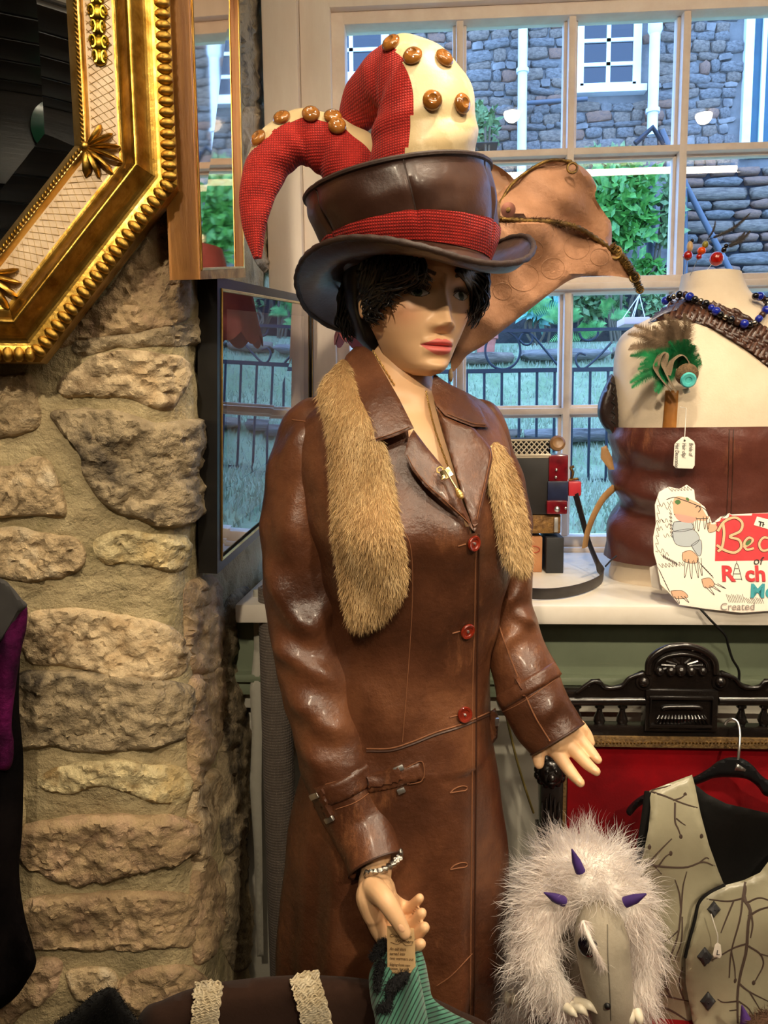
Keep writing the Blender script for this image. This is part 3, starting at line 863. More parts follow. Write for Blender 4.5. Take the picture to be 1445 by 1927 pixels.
hb = thing('cane_planter', 'pink planter with a wigwam of thin canes on a post outside', 'planter', (b.x - .03, 3.6, ground_z(b.x, 3.6)))
obj('trough', span((a.x, 3.52, a.z), (b.x, 3.66, b.z), .006), M('pink_planter', (206, 172, 176), rough=.6), hb)
top = V(1203, 555, 3.6)
for q in (a + Vector((.01, 0, .03)), a + Vector((.05, 0, .03)), b, (a + b) / 2): obj('cane', tube([q, top + (top - q) * .12], .002, 5), m_ext_white, hb)
obj('post', tube([(b.x - .03, 3.6, a.z), (b.x - .03, 3.6, ground_z(b.x, 3.6) - .02)], .02, 8), m_iron, hb)

# ================================================================== LAMPS
tubes_mat = emit('fluorescent_tube', (1.0, .84, .62), TUBE_STRENGTH)
m_batten = M('lamp_white_metal', (225, 222, 214), rough=.4)
def strip(x0, x1, y, z, label, ax='x', group=None):
    e = thing('strip_light', label, 'light', ((x0 + x1) / 2 if ax == 'x' else y, y if ax == 'x' else (x0 + x1) / 2, z + .03), group)
    P = (lambda t, h: (t, y, h)) if ax == 'x' else (lambda t, h: (y, t, h))
    obj('tube', tube([P(x0, z), P(x1, z)], .014, 12), tubes_mat, e)
    lo, hi = P(x0 - .03, z + .032), P(x1 + .03, CEIL)
    w = Vector((0, .03, 0)) if ax == 'x' else Vector((.03, 0, 0))
    obj('batten', span(Vector(lo) - w, Vector(hi) + w, .004), m_batten, e)
    for t in (x0, x1):
        q = P(t, z + .012)
        obj('end_cap', box(q, (.03, .03, .05), .004), m_batten, e)
def mirrored(px, py, zlamp):
    """where a lamp at height zlamp must hang for the pane to show it at this pixel"""
    d = rays([(px, py)])[0]; t = (zlamp - CAM[2]) / d[2]; p = CAM + d * t
    return p[0], 2 * (YG + .008) - p[1]
ZT = 2.50
xa, ya = mirrored(1395, 317, ZT)
strip(xa - 1.8, xa, ya, ZT, 'long fluorescent strip light on the ceiling above the mannequin')
strip(-2.75, -1.2, -1.1, ZT, 'fluorescent strip light running along the ceiling by the end wall', ax='y')
strip(-2.7, -1.7, 2.25, ZT, 'fluorescent strip light running along the ceiling by the right wall', ax='y')
for (px_, py_) in ((957, 215), (1333, 217)):
    x_, y_ = mirrored(px_, py_, 2.53)
    e = thing('spot_lamp', 'round ceiling spotlight bulb ' + ('over the accordion end of the sill' if px_ < 1000 else 'over the dress form on the sill'), 'light', (x_, y_, CEIL))
    obj('bulb', ball((x_, y_, 2.53), .029, 18, 12), emit('spot_bulb', (1, .86, .66), 60.0), e)
    obj('bezel', lathe([(.031, 2.535), (.045, 2.54), (.05, 2.575), (.031, 2.58)], 24, Matrix.Translation((x_, y_, 0))), m_batten, e)
    ld = bpy.data.lights.new('spot', 'SPOT'); ld.energy = SPOT_W; ld.color = (1, .84, .62); ld.spot_size = math.radians(95); ld.spot_blend = .7; ld.shadow_soft_size = .03
    lo_ = bpy.data.objects.new('spot_light', ld); COL.objects.link(lo_); lo_.location = (x_, y_, 2.495); par(lo_, e); lo_['label'] = 'spotlight beam'

# ceiling track spotlights aimed at the display
def track(x, y, tx, ty, tz, w, label, ang=50):
    c_ = Vector((x, y, 2.46)); d_ = (Vector((tx, ty, tz)) - c_).normalized()
    e = thing('track_spotlight', label, 'light', (x, y, CEIL))
    rt = frame_to(d_).to_4x4()
    obj('lamp_housing', lathe([(.02, -.07), (.034, -.06), (.036, .03), (.033, .03), (.03, -.01)], 22, Matrix.Translation(c_) @ rt), m_batten, e)
    obj('bulb', lathe([(.001, .0), (.028, .0), (.026, -.01), (.001, -.01)], 20, Matrix.Translation(c_) @ rt), emit('track_bulb', (1, .84, .62), 50.0), e)
    obj('stem', tube([c_, (x, y, CEIL)], .008, 8), m_batten, e)
    ld = bpy.data.lights.new('spot', 'SPOT'); ld.energy = w; ld.color = (1, .83, .60); ld.spot_size = math.radians(ang); ld.spot_blend = .8; ld.shadow_soft_size = .035
    lo = bpy.data.objects.new('spot_light', ld); COL.objects.link(lo); lo.matrix_world = Matrix.Translation(c_ + d_ * .035) @ frame_to(-d_).to_4x4(); par(lo, e); lo['label'] = 'spotlight beam'
track(-.20, -.55, -.22, 1.1, 1.55, TRACK_W, 'white ceiling track spotlight aimed at the mannequin and stone wall', 52)
track(.80, -.55, .36, 1.15, .85, TRACK_W * 1.15, 'white ceiling track spotlight aimed at the sill and chair', 56)
# ================================================================== MANNEQUIN
YM = 1.12
m_skin = bpy.data.materials.new('mannequin_skin'); m_skin.use_nodes = True
def setup_skin(m):
    nt = m.node_tree; N = nt.nodes; L = nt.links; b = N['Principled BSDF']
    at = N.new('ShaderNodeVertexColor'); at.layer_name = 'Col'
    L.new(at.outputs[0], b.inputs['Base Color'])
    b.inputs['Roughness'].default_value = .42; b.inputs['Specular IOR Level'].default_value = .4
    b.inputs['Subsurface Weight'].default_value = .08; b.inputs['Subsurface Radius'].default_value = (.01, .005, .003)
setup_skin(m_skin)
SKIN = np.array(lin((226, 182, 138))[:3])
m_hand = M('mannequin_hand_skin', (226, 182, 138), rough=.42, spec=.4, sub=.06)
man = thing('mannequin', 'female shop mannequin with black bobbed wig and pink lips in long leather coat', 'mannequin', (V(760, 1200, YM).x, YM, 0))

# head: lofted sections with sculpted features, local axes x = her left, y = back, z = up
HC = V(778, 556, YM)                           # centre of the head at eye level
HS = 1.06
Hrot = Matrix.Rotation(math.radians(29), 3, 'Z') @ Matrix.Rotation(math.radians(5), 3, 'X') @ Matrix.Rotation(math.radians(1.5), 3, 'Y')
zk = np.array([-.104, -.1015, -.097, -.090, -.081, -.068, -.05, -.025, 0, .03, .06, .085, .102, .112, .116])
fk = np.array([.054, .066, .076, .0805, .079, .0795, .0805, .081, .079, .086, .084, .068, .044, .02, .001])
wk = np.array([.010, .020, .027, .033, .0395, .047, .0555, .065, .070, .072, .069, .056, .038, .018, .001])
bk = np.array([-.046, -.042, -.036, -.028, -.018, -.003, .022, .070, .094, .10, .096, .08, .055, .025, .001])
zz = np.concatenate([np.linspace(-.104, -.085, 34), np.linspace(-.0845, .03, 190), np.linspace(.032, .116, 34)])
th = np.concatenate([np.linspace(-PI / 2, PI / 2, 220, endpoint=False), np.linspace(PI / 2, 3 * PI / 2, 50, endpoint=False)])
def ga(x, s): return np.exp(-(x / s) ** 2)
ff = np.interp(zz, zk, fk); ww = np.interp(zz, zk, wk); bb = np.interp(zz, zk, bk)
ker = np.ones(9) / 9
def sm(a): return np.convolve(np.pad(a, 4, mode='edge'), ker, 'valid')
ff, ww, bb = sm(ff), sm(ww), sm(bb)
Hv = []; Hc = []
EX, EZ = .0315, -.002
for i, z in enumerate(zz):
    s, c = np.sin(th), np.cos(th)
    x = ww[i] * np.sign(s) * np.abs(s) ** .92
    y = np.where(c > 0, -ff[i] * np.abs(c) ** .80, bb[i] * np.abs(c) ** .85)
    fr = np.clip(c * 2.2, 0, 1)
    d = np.zeros_like(x)
    # nose
    t = np.clip((.006 - z) / (.006 + .037), 0, 1)
    hz = (.003 + .0185 * t ** 1.25) * (1 if z > -.037 else max(0, 1 - ((-.037 - z) / .0135)) ** .8) * (1 if z < .006 else max(0, 1 - (z - .006) / .016))
    d += hz * ga(x, .0050 + .0048 * t)
    for sx in (-1, 1):
        d += .0095 * ga(x - sx * .0118, .0062) * ga(z + .0405, .0060)
        d -= .0090 * ga(x - sx * EX, .0150) * ga(z - .004 - EZ, .0105)
        d += .0062 * ga(x - sx * EX, .0115) * ga(z - EZ, .0062)
        d += .0024 * ga(x - sx * .030, .014) * ga(z - .020, .007)
        d += .0035 * ga(x - sx * .046, .016) * ga(z + .028, .016)
        d -= .0022 * ga(x - sx * .030, .010) * ga(z + .062, .012)
    mw = .0235
    up = -.0602 + .0012 * np.abs(np.abs(x) - .005) / .005 * (np.abs(x) < .01) - .10 * np.abs(x)
    lf = np.clip(1 - (np.abs(x) / mw) ** 2, 0, 1) ** .6
    d += .0060 * lf * ga(z - (-.0600 - .06 * np.abs(x)), .0042)
    d += .0070 * np.clip(1 - (np.abs(x) / (mw * .9)) ** 2, 0, 1) ** .7 * ga(z + .0712, .0048)
    d -= .0052 * np.clip(1 - (np.abs(x) / (mw * 1.05)) ** 4, 0, 1) * ga(z + .0655, .0017)
    d -= .0015 * ga(x, .004) * ga(z + .051, .005)
    d -= .0030 * ga(x, .016) * ga(z + .0825, .0055)
    d += .0030 * ga(x, .012) * ga(z + .091, .008)
    y = y - d * fr
    P = np.stack([x, y, np.full_like(x, z)], 1)
    col = np.tile(SKIN, (len(x), 1))
    def blend(mask, cc):
        global col
        m_ = np.clip(mask * fr, 0, 1)[:, None]; col = col * (1 - m_) + np.array(lin(cc)[:3]) * m_
    for sx in (-1, 1):
        blend(.36 * ga(x - sx * .045, .017) * ga(z + .028, .016), (216, 120, 96))
        ex, ez = (x - sx * EX), z - EZ - .05 * (x * sx - EX)
        blend(.75 * ga(ex, .019) * ga(ez - .006, .007), (88, 62, 50))
        al = np.clip(1.25 - (ex / .0140) ** 2 - (ez / (.0055 * np.sqrt(np.clip(1 - (ex / .0165) ** 2, .02, 1)))) ** 2, 0, 1)
        blend((al > .12) * 1.0, (20, 14, 12))
        blend((al > .38) * 1.0, (205, 198, 188))
        blend((al > .38) * (ex ** 2 + ez ** 2 < .0056 ** 2), (58, 72, 52))
        blend((al > .38) * (ex ** 2 + ez ** 2 < .0028 ** 2), (8, 8, 8))
        bz = .0195 + .0050 * np.sin(np.clip((x * sx - .014) / .036, 0, 1) * 2.4)
        blend(((np.abs(z - bz) < .0024) & (x * sx > .014) & (x * sx < .050)) * .92, (32, 22, 16))
    upl = -.0655 + .0098 * np.clip(1 - (np.abs(x) / mw) ** 1.6, 0, 1) - .0022 * ga(x, .0035)
    lol = -.0655 - .0115 * np.clip(1 - (np.abs(x) / (mw * .97)) ** 2.2, 0, 1)
    blend(((z < upl) & (z > lol) & (np.abs(x) < mw)) * .95, (224, 112, 108))
    blend(.6 * (np.abs(x) < mw * .96) * ga(z + .0655, .0009), (120, 40, 42))
    Hv.append(P); Hc.append(col)
nt_ = len(th)
Hp = np.vstack(Hv) * HS; Hcol = np.vstack(Hc)
Hw = Hp @ np.array(Hrot).T + np.array(HC)
Hf = []
for i in range(len(zz) - 1):
    for k in range(nt_):
        l = (k + 1) % nt_
        Hf.append((i * nt_ + k, i * nt_ + l, (i + 1) * nt_ + l, (i + 1) * nt_ + k))
HEAD = BVHTree.FromPolygons([Vector(v) for v in Hw], Hf)
def hl(x, y, z): return HC + Hrot @ (Vector((x, y, z)) * HS)
# neck, shoulders, torso (one skin), then legs
def ell(c, a, b, n=48, p=2.0, rot=0.0):
    t = np.linspace(0, 2 * PI, n, endpoint=False); cs, sn = np.cos(t), np.sin(t)
    x = a * np.sign(cs) * np.abs(cs) ** (2 / p); y = b * np.sign(sn) * np.abs(sn) ** (2 / p)
    cr, sr = math.cos(rot), math.sin(rot)
    return [(c[0] + x[i] * cr - y[i] * sr, c[1] + x[i] * sr + y[i] * cr, c[2]) for i in range(n)]
nb = hl(0, .028, -.075); nbse = V(752, 735, YM + .015)
rings = []
for c_, a_, b_ in [(nb + Vector((0, .01, .05)), .046, .050), (nb, .046, .052), (nb * .6 + nbse * .4, .0455, .052), (nb * .25 + nbse * .75, .048, .054), (nbse + Vector((0, 0, -.005)), .058, .060),
                   (nbse + Vector((0.006, 0.005, -.03)), .085, .070), (nbse + Vector((.012, .0, -.06)), .125, .085), (nbse + Vector((.016, -.005, -.11)), .135, .098), (nbse + Vector((.018, -.005, -.17)), .132, .108),
                   (nbse + Vector((.02, 0, -.25)), .115, .095), (nbse + Vector((.005, 0, -.36)), .09, .08), (nbse + Vector((-.01, 0, -.50)), .10, .09), (nbse + Vector((-.01, 0, -.62)), .10, .09)]:
    rings.append(ell(c_, a_, b_, 48, 2.15))
rr_ = np.array(rings); tt = np.linspace(0, len(rings) - 1, 70)
rings2 = spline(rr_.reshape(len(rings), -1), 70).reshape(70, 48, 3)
tv, tf = loft([list(map(tuple, q)) for q in rings2][::-1])
legs = []
hb_ = nbse + Vector((-.01, 0, -.58))
for sx in (-1, 1):
    legs.append(sweep(spline([hb_ + Vector((sx * .055, 0, 0)), hb_ + Vector((sx * .06, 0, -.25)), Vector((hb_.x + sx * .055, YM, .38)), Vector((hb_.x + sx * .055, YM + .01, .08)), Vector((hb_.x + sx * .055, YM - .01, .012))], 24), np.interp(np.linspace(0, 1, 24), [0, .3, .6, .75, .95, 1], [.068, .066, .045, .042, .028, .024]), 16))
bv, bf = join((tv, tf), *legs)
allv = np.vstack([Hw, np.array([tuple(v) for v in bv])])
nH = len(Hw)
me = mesh('body', allv, Hf + [tuple(i + nH for i in f) for f in bf], m_skin)
ca = me.color_attributes.new('Col', 'FLOAT_COLOR', 'POINT')
cc = np.ones((len(allv), 4), np.float32); cc[:nH, :3] = Hcol; cc[nH:, :3] = SKIN
ca.data.foreach_set('color', cc.ravel())
put('body', me, man)
BODY = BVHTree.FromPolygons([Vector(v) for v in allv], Hf + [tuple(i + nH for i in f) for f in bf])
# base plate under the coat
obj('base_plate', lathe([(.001, 0), (.17, 0), (.17, .008), (.16, .012), (.001, .012)], 40, Matrix.Translation((hb_.x, YM, 0))), M('steel_plate', (120, 120, 124), rough=.3, metal=1), man)
# ear (her right), eyelashes
ep = hl(-.0715, .004, -.012)
obj('ear', ball(ep, 1, 14, 10, (.006, .013, .024), Hrot @ Matrix.Rotation(math.radians(-14), 3, 'Z')), m_hand, man)
m_black = M('black_lash', (8, 7, 6), rough=.5)
for sx in (-1, 1):
    lash = []
    for k in range(15):
        t = k / 14; ex = -.0135 + .027 * t; ez = EZ + .0052 * math.sqrt(max(.02, 1 - (ex / .0150) ** 2))
        o_ = hl(sx * EX + ex, -.12, ez); d_ = Hrot @ Vector((0, 1, 0))
        h_ = HEAD.ray_cast(o_, d_)
        if h_[0] is None: continue
        out = Hrot @ Vector((ex * 22, -1, .75)); out.normalize()
        lash.append(tube([h_[0], h_[0] + out * .004, h_[0] + out * .006 + Vector((0, 0, .0028))], [.0006, .0005, .0001], 4))
    stuff(obj('eyelashes', join(*lash), m_black, man))

# wig: cap under the hat plus curly locks
m_hair = M('black_wig_hair', (9, 8, 8), (18, 15, 14), rough=.32, scale=60, stretch=(1, 1, .2), spec=.6)
capr = []
for z_, a_, b_ in [(-.09, .030, .04), (-.06, .062, .075), (-.02, .078, .098), (.02, .083, .106), (.06, .080, .104), (.10, .055, .075), (.118, .01, .01)]:
    capr.append([hl(math.cos(t) * a_, .022 + math.sin(t) * b_ * (1 if math.sin(t) > 0 else (.28 if z_ < .045 else .75)), z_) for t in np.linspace(0, 2 * PI, 40, endpoint=False)])
cap = loft(capr)
wig = obj('wig', cap, m_hair, man)
locks = []
def lock(pts, r0, r1=.001, wob=.0, n=16, ph=0.0, lay=.01):
    P = spline(pts, n); out = []
    for i, p in enumerate(P):
        h_ = hit(HEAD, p[0], p[1]); y_ = p[2]
        if h_ is not None: y_ = min(y_, h_[0].y - .002 - lay)
        t = i / (n - 1)
        out.append(np.array(V(p[0], p[1], y_)) + np.array((math.sin(t * 9 + ph), .5 * math.cos(t * 8 + ph), .5 * math.cos(t * 9 + ph))) * wob * t)
    out = np.array(out)
    for _ in range(2): out[1:-1, 1] = (out[:-2, 1] + out[1:-1, 1] + out[2:, 1]) / 3
    locks.append(sweep(out, np.interp(np.linspace(0, 1, n), [0, .5, 1], [r0, r0 * .9, r1]), 6))
rg = random.Random(3)
for k in range(520):                           # her right side: waves from under the brim back over the ear
    u = rg.random()                            # 0 = back of the head, 1 = towards the face
    x0 = 662 + u * 118 + rg.uniform(-8, 8); y0 = 478 + rg.uniform(0, 34)
    ex = 646 + u * 92; ey = 640 - 66 * u ** 1.3 + rg.uniform(-46, 6)
    if u > .75: ey = min(ey, 572 + rg.uniform(-30, 6))
    lay = rg.uniform(.001, .022)
    y_ = 1.16 - .08 * u + rg.uniform(-.01, .03)
    lock([(x0, y0, y_), (x0 * .62 + ex * .38 + 10 - 22 * (1 - u) + rg.uniform(-6, 6), y0 * .55 + ey * .45, y_ - .01), (ex - 7 + rg.uniform(-6, 6), y0 * .15 + ey * .85, y_), (ex + rg.uniform(0, 16), ey + 3, y_ + .012)], rg.uniform(.0014, .0030), .0004, rg.uniform(.001, .007), ph=rg.uniform(0, 6), lay=lay)
for k in range(120):                           # fringe swept across the forehead and her right brow
    x0 = rg.uniform(712, 800); y0 = rg.uniform(484, 506); t_ = rg.random()
    ex = 752 + 62 * t_ + rg.uniform(-8, 6); ey = 556 - 22 * t_ + rg.uniform(-10, 3)
    lock([(x0, y0, 1.04), (x0 + 4, y0 + 16, 1.04), ((x0 + ex) / 2 + 4, ey - 14, 1.04), (ex, ey, 1.04)], rg.uniform(.0012, .0026), .0003, .002, ph=rg.uniform(0, 6), lay=rg.uniform(.002, .012))
for k in range(190):                           # far side, beyond her left cheek
    x0 = rg.uniform(858, 908); y0 = rg.uniform(484, 512); t_ = rg.random()
    x1 = 884 + t_ * 32; y1 = 614 - abs(t_ - .3) * 60 + rg.uniform(-40, 8)
    y_ = 1.085 + rg.uniform(0, .06)
    lock([(x0, y0, y_), (max(x0, 872) + 12, (y0 + y1) / 2 - 10, y_), (x1 + 4, y1 - 22, y_), (x1 - rg.uniform(0, 14) * (y1 > 590), y1, y_ + .01)], rg.uniform(.0014, .0030), .0004, rg.uniform(.001, .004), ph=rg.uniform(0, 6), lay=.004)
stuff(obj('hair_locks', join(*locks), m_hair, wig))

# hands
def hand(chains, vox=.0018):
    parts = []
    for pts, rads in chains:
        P = spline([tuple(V(*p)) for p in pts], 26)
        r_ = np.interp(np.linspace(0, 1, 26), np.linspace(0, 1, len(rads)), rads)
        s_ = sweep(P, r_ * 0 + r_, 14)
        parts.append(s_); parts.append(ball(P[-1], r_[-1] * .99, 12, 8)); parts.append(ball(P[0], r_[0] * .99, 12, 8))
    return remesh(join(*parts), vox, 5)
rh = hand([
    ([(710, 1580, 1.0), (708, 1632, .985), (704, 1668, .958)], [.021, .0215, .022]),
    ([(700, 1672, 0.952), (694, 1690, 0.94), (702, 1722, 0.935)], [.018, .0175, .014]),
    ([(712, 1674, 0.952), (714, 1690, 0.95), (722, 1712, 0.953)], [.020, .018, .014]),
    ([(722, 1672, 0.96), (728, 1685, 0.96), (738, 1700, 0.965)], [.016, .014, .011]),
    ([(698, 1712, 0.935), (716, 1755, 0.938), (744, 1786, 0.94), (772, 1788, 0.933), (792, 1776, 0.923)], [.0125, .0115, .0100, .0088, .0070]),
    ([(712, 1712, 0.95), (742, 1754, 0.965), (772, 1768, 0.955), (799, 1745, 0.937)], [.0120, .0105, .0092, .0072]),
    ([(724, 1700, 0.96), (752, 1730, 0.975), (775, 1738, 0.965), (794, 1718, 0.95)], [.0110, .0098, .0088, .0068]),
    ([(732, 1688, 0.965), (750, 1701, 0.98), (771, 1707, 0.975), (790, 1690, 0.96)], [.0105, .0090, .0080, .0062]),
    ([(702, 1672, 0.942), (722, 1690, 0.913), (743, 1722, 0.903), (762, 1756, 0.899)], [.0160, .0135, .0112, .0082])])
obj('hand', rh, m_hand, man)
lh = hand([
    ([(1020, 1340, 1.10), (1040, 1375, 1.085), (1048, 1395, 1.075)], [.024, .023, .021]),
    ([(1028, 1390, 1.08), (1040, 1408, 1.072)], [.015, .013]),
    ([(1050, 1385, 1.078), (1062, 1398, 1.072)], [.016, .013]),
    ([(1068, 1375, 1.085), (1082, 1388, 1.082)], [.015, .012]),
    ([(1080, 1365, 1.095), (1094, 1374, 1.095)], [.013, .011]),
    ([(1036, 1400, 1.075), (1056, 1428, 1.06), (1075, 1454, 1.045), (1092, 1473, 1.035)], [.0110, .0100, .0088, .0066]),
    ([(1060, 1394, 1.075), (1086, 1418, 1.06), (1105, 1438, 1.048), (1122, 1452, 1.04)], [.0108, .0096, .0084, .0064]),
    ([(1080, 1382, 1.085), (1100, 1402, 1.075), (1114, 1418, 1.065), (1125, 1430, 1.058)], [.0104, .0092, .0082, .0062]),
    ([(1090, 1366, 1.10), (1104, 1384, 1.095), (1112, 1398, 1.09)], [.0100, .0088, .0062]),
    ([(1020, 1385, 1.085), (1013, 1415, 1.07), (1014, 1437, 1.06)], [.0125, .0105, .0078])])
obj('hand', lh, m_hand, man)
# nails
def nail(tree, px, py, rx, ry, ang):
    q = [(px + rx * math.cos(t) * math.cos(ang) - ry * math.sin(t) * math.sin(ang), py + rx * math.cos(t) * math.sin(ang) + ry * math.sin(t) * math.cos(ang)) for t in np.linspace(0, 2 * PI, 10, endpoint=False)]
    return clean(decal(tree, q, T=.0006, off=.0001, edge=2, step=2.5, sink=.001))
RH = bvh_of(rh); LH = bvh_of(lh)
m_nail = M('mannequin_nail', (236, 186, 146), rough=.2)
for tr_, a in ((RH, (755, 1747, 6, 8, -.5)), (LH, (1090, 1470, 4, 6, -.65)), (LH, (1119, 1450, 4, 6, -.85)), (LH, (1122, 1427, 4, 6, -.8))):
    vf = nail(tr_, *a)
    if vf[1]: obj('nail', vf, m_nail, man)

# ================================================================== LEATHER COAT
def leather(name, c1, c2, c3, rough=.36, scale=7, bump=.35, streak=True):
    m = M(name, c1, c2, rough=rough, scale=scale, c3=c3, bump=bump, bscale=34, bdist=.006, lo=.3, hi=.72, rough2=rough + .14, spec=.5, coat=.12)
    nt = m.node_tree; N = nt.nodes; L = nt.links; b = N['Principled BSDF']
    if streak:
        ramp = [n for n in N if n.type == 'VALTORGB'][0]
        tc = [n for n in N if n.type == 'TEX_COORD'][0]
        mp = N.new('ShaderNodeMapping'); mp.inputs['Scale'].default_value = (1, 1, .25); mp.inputs['Rotation'].default_value = (.3, .5, .2)
        L.new(tc.outputs['Object'], mp.inputs['Vector'])
        n = N.new('ShaderNodeTexNoise'); n.inputs['Scale'].default_value = 75; n.inputs['Detail'].default_value = 8; n.inputs['Roughness'].default_value = .75
        L.new(mp.outputs[0], n.inputs['Vector'])
        n3 = N.new('ShaderNodeTexNoise'); n3.inputs['Scale'].default_value = 6; L.new(tc.outputs['Object'], n3.inputs['Vector'])
        mu = N.new('ShaderNodeMath'); mu.operation = 'MULTIPLY'; L.new(n.outputs['Fac'], mu.inputs[0]); L.new(n3.outputs['Fac'], mu.inputs[1])
        r2 = N.new('ShaderNodeValToRGB'); r2.color_ramp.elements[0].position = .34; r2.color_ramp.elements[1].position = .50
        r2.color_ramp.elements[0].color = (0, 0, 0, 1); r2.color_ramp.elements[1].color = (.55, .55, .55, 1)
        L.new(mu.outputs[0], r2.inputs[0])
        mx = N.new('ShaderNodeMix'); mx.data_type = 'RGBA'
        L.new(r2.outputs[0], mx.inputs[0]); L.new(ramp.outputs[0], mx.inputs[6]); mx.inputs[7].default_value = lin((150, 98, 62))
        L.new(mx.outputs[2], b.inputs['Base Color'])
    return m
m_leather = leather('brown_coat_leather', (62, 35, 22), (120, 75, 47), (86, 50, 31), rough=.30, bump=.5)
m_leather_d = M('leather_edge', (58, 30, 16), rough=.5)
m_stitch = M('tan_stitching', (122, 76, 46), rough=.8)
coat = thing('leather_coat', 'long chestnut brown leather trench coat with strapped cuffs on the mannequin', 'coat', (V(740, 1200, YM).x, YM, .30))
rows = [(722, 690, 838, 1.130, .062), (742, 648, 880, 1.128, .075), (765, 592, 914, 1.125, .085), (800, 556, 938, 1.122, .098), (850, 548, 956, 1.118, .112), (920, 560, 966, 1.112, .126), (990, 578, 968, 1.108, .132),
        (1060, 596, 962, 1.112, .128), (1150, 612, 942, 1.118, .118), (1240, 616, 926, 1.12, .112), (1330, 604, 924, 1.12, .116), (1400, 584, 930, 1.12, .124), (1480, 562, 938, 1.12, .132), (1600, 548, 946, 1.12, .14), (1750, 541, 948, 1.12, .145), (1927, 538, 934, 1.12, .148), (2300, 520, 950, 1.12, .155)]
RW = spline(rows, 190)
NS = 120
cr = []
for i, (py, l, r, yc, b_) in enumerate(RW):
    A_, B_ = V(l, py, yc), V(r, py, yc); c_ = (A_ + B_) / 2; a_ = (B_.x - A_.x) / 2
    ring = []
    for t in np.linspace(0, 2 * PI, NS, endpoint=False):
        cs, sn = math.cos(t), math.sin(t); p = 2.25
        x = a_ * math.copysign(abs(cs) ** (2 / p), cs); y = -b_ * math.copysign(abs(sn) ** (2 / p), sn)
        q = Vector((c_.x + x, c_.y + y, c_.z))
        if sn > 0:                             # bust
            for bx_, amp in ((-.25, .018), (.45, .018)):
                q.y -= amp * math.exp(-((cs - bx_) / .28) ** 2) * math.exp(-((py - 985) / 85) ** 2)
        fold = 0
        if py > 1400:                          # skirt drapes
            k = min(1, (py - 1400) / 400); fold = .010 * k * math.sin(t * 7 + .6 * math.sin(py / 190)) + .005 * k * math.sin(t * 13 + 1)
        else:
            fold = .0065 * nz((x * 1.6, y, q.z * 1.6), 10, 4)
        fold += .0030 * nz(q, 14, 2)
        nrm = Vector((cs / max(a_, .01), -sn / max(b_, .01), 0)).normalized()
        ring.append(q + nrm * fold)
    cr.append(ring)
cv, cf = loft(cr, cap=False)
CB0 = BVHTree.FromPolygons([Vector(v) for v in cv], cf)
# cut the neck opening: drop faces whose centre projects into the V
Vpoly = np.array([(690, 640), (690, 700), (735, 762), (774, 822), (800, 868), (838, 925), (892, 1008), (890, 940), (872, 870), (846, 806), (828, 770), (826, 700), (820, 600)], float)
cen = np.array([np.mean([tuple(cv[i]) for i in f], axis=0) for f in cf])
pxs = np.array([pix(c) for c in cen])
keep = ~(inside(pxs, Vpoly) & (cen[:, 1] < YM))
obj('coat_body', clean((cv, [f for f, k in zip(cf, keep) if k])), m_leather, coat)
COAT = BVHTree.FromPolygons([Vector(v) for v in cv], cf)

def sleeve(ctrl, folds, seed):
    """ctrl: (left px, left py, right px, right py, Y, depth ratio)"""
    C = spline(ctrl, 110); P = []; rr2 = []; fl = []
    for lx, ly, rx, ry, y, b_ in C:
        A_, B_ = V(lx, ly, y), V(rx, ry, y); P.append((A_ + B_) / 2); rr2.append((B_ - A_).length / 2); fl.append(b_)
    P = np.array([tuple(p) for p in P]); T = np.gradient(P, axis=0); T /= np.linalg.norm(T, axis=1)[:, None]
    rings = []; NSS = 64
    for i in range(len(P)):
        w = Vector(T[i]).cross(Vector((0, -1, 0))); w.normalize(); u = Vector(T[i]).cross(w)  # w across picture, u towards/away
        ring = []
        for k in range(NSS):
            t = 2 * PI * k / NSS; s = i / (len(P) - 1)
            e = 0
            for (s0, a0, tw, sw, amp) in folds:
                da = (t - a0 - tw * (s - s0) + PI) % (2 * PI) - PI
                e += amp * math.exp(-((s - s0) / sw) ** 2) * math.exp(-(da / .36) ** 2)
            q0 = Vector(P[i]) + w * math.cos(t) * rr2[i] + u * math.sin(t) * rr2[i] * fl[i]
            e += .0055 * nz((q0.x, q0.y, q0.z * 1.6), 13, seed) + .0022 * nz(q0, 32, seed)
            e *= min(1, (1 - s) * 9) * .9 + .1
            ring.append(q0 + (w * math.cos(t) + u * math.sin(t)) * e)
        rings.append(ring)
    return loft(rings, cap=False), rings
F_ = -PI / 2                                   # facing the camera
s1, r1_ = sleeve([(620, 748, 660, 752, 1.13, .8), (578, 762, 652, 790, 1.122, .85), (540, 782, 640, 828, 1.112, .9), (508, 852, 634, 884, 1.10, .9), (494, 950, 640, 955, 1.095, .85), (495, 1040, 646, 1045, 1.09, .82), (500, 1130, 650, 1130, 1.085, .82), (512, 1220, 652, 1205, 1.075, .82),
                  (530, 1310, 668, 1280, 1.06, .82), (555, 1400, 688, 1360, 1.045, .82), (583, 1485, 712, 1435, 1.03, .82), (612, 1560, 736, 1520, 1.015, .8), (640, 1610, 748, 1575, .99, .80), (656, 1647, 757, 1612, .972, .80)],
                 [(.20, 4.9, 5, .04, .010), (.24, 4.3, -6, .035, .009), (.33, 4.7, 2.0, .10, .010), (.43, 5.3, -7, .045, .012), (.50, 4.6, -9, .03, .013), (.545, 5.2, -10, .026, .013), (.59, 4.4, -10, .026, .012), (.635, 5.0, -11, .024, .011), (.68, 4.4, -10, .022, .010), (.72, 5.1, -11, .022, .009), (.47, 4.0, 7, .035, .010), (.40, 3.7, 5, .05, .008), (.15, 4.2, 4, .05, .008)], 5)
obj('sleeve', s1, m_leather, coat)
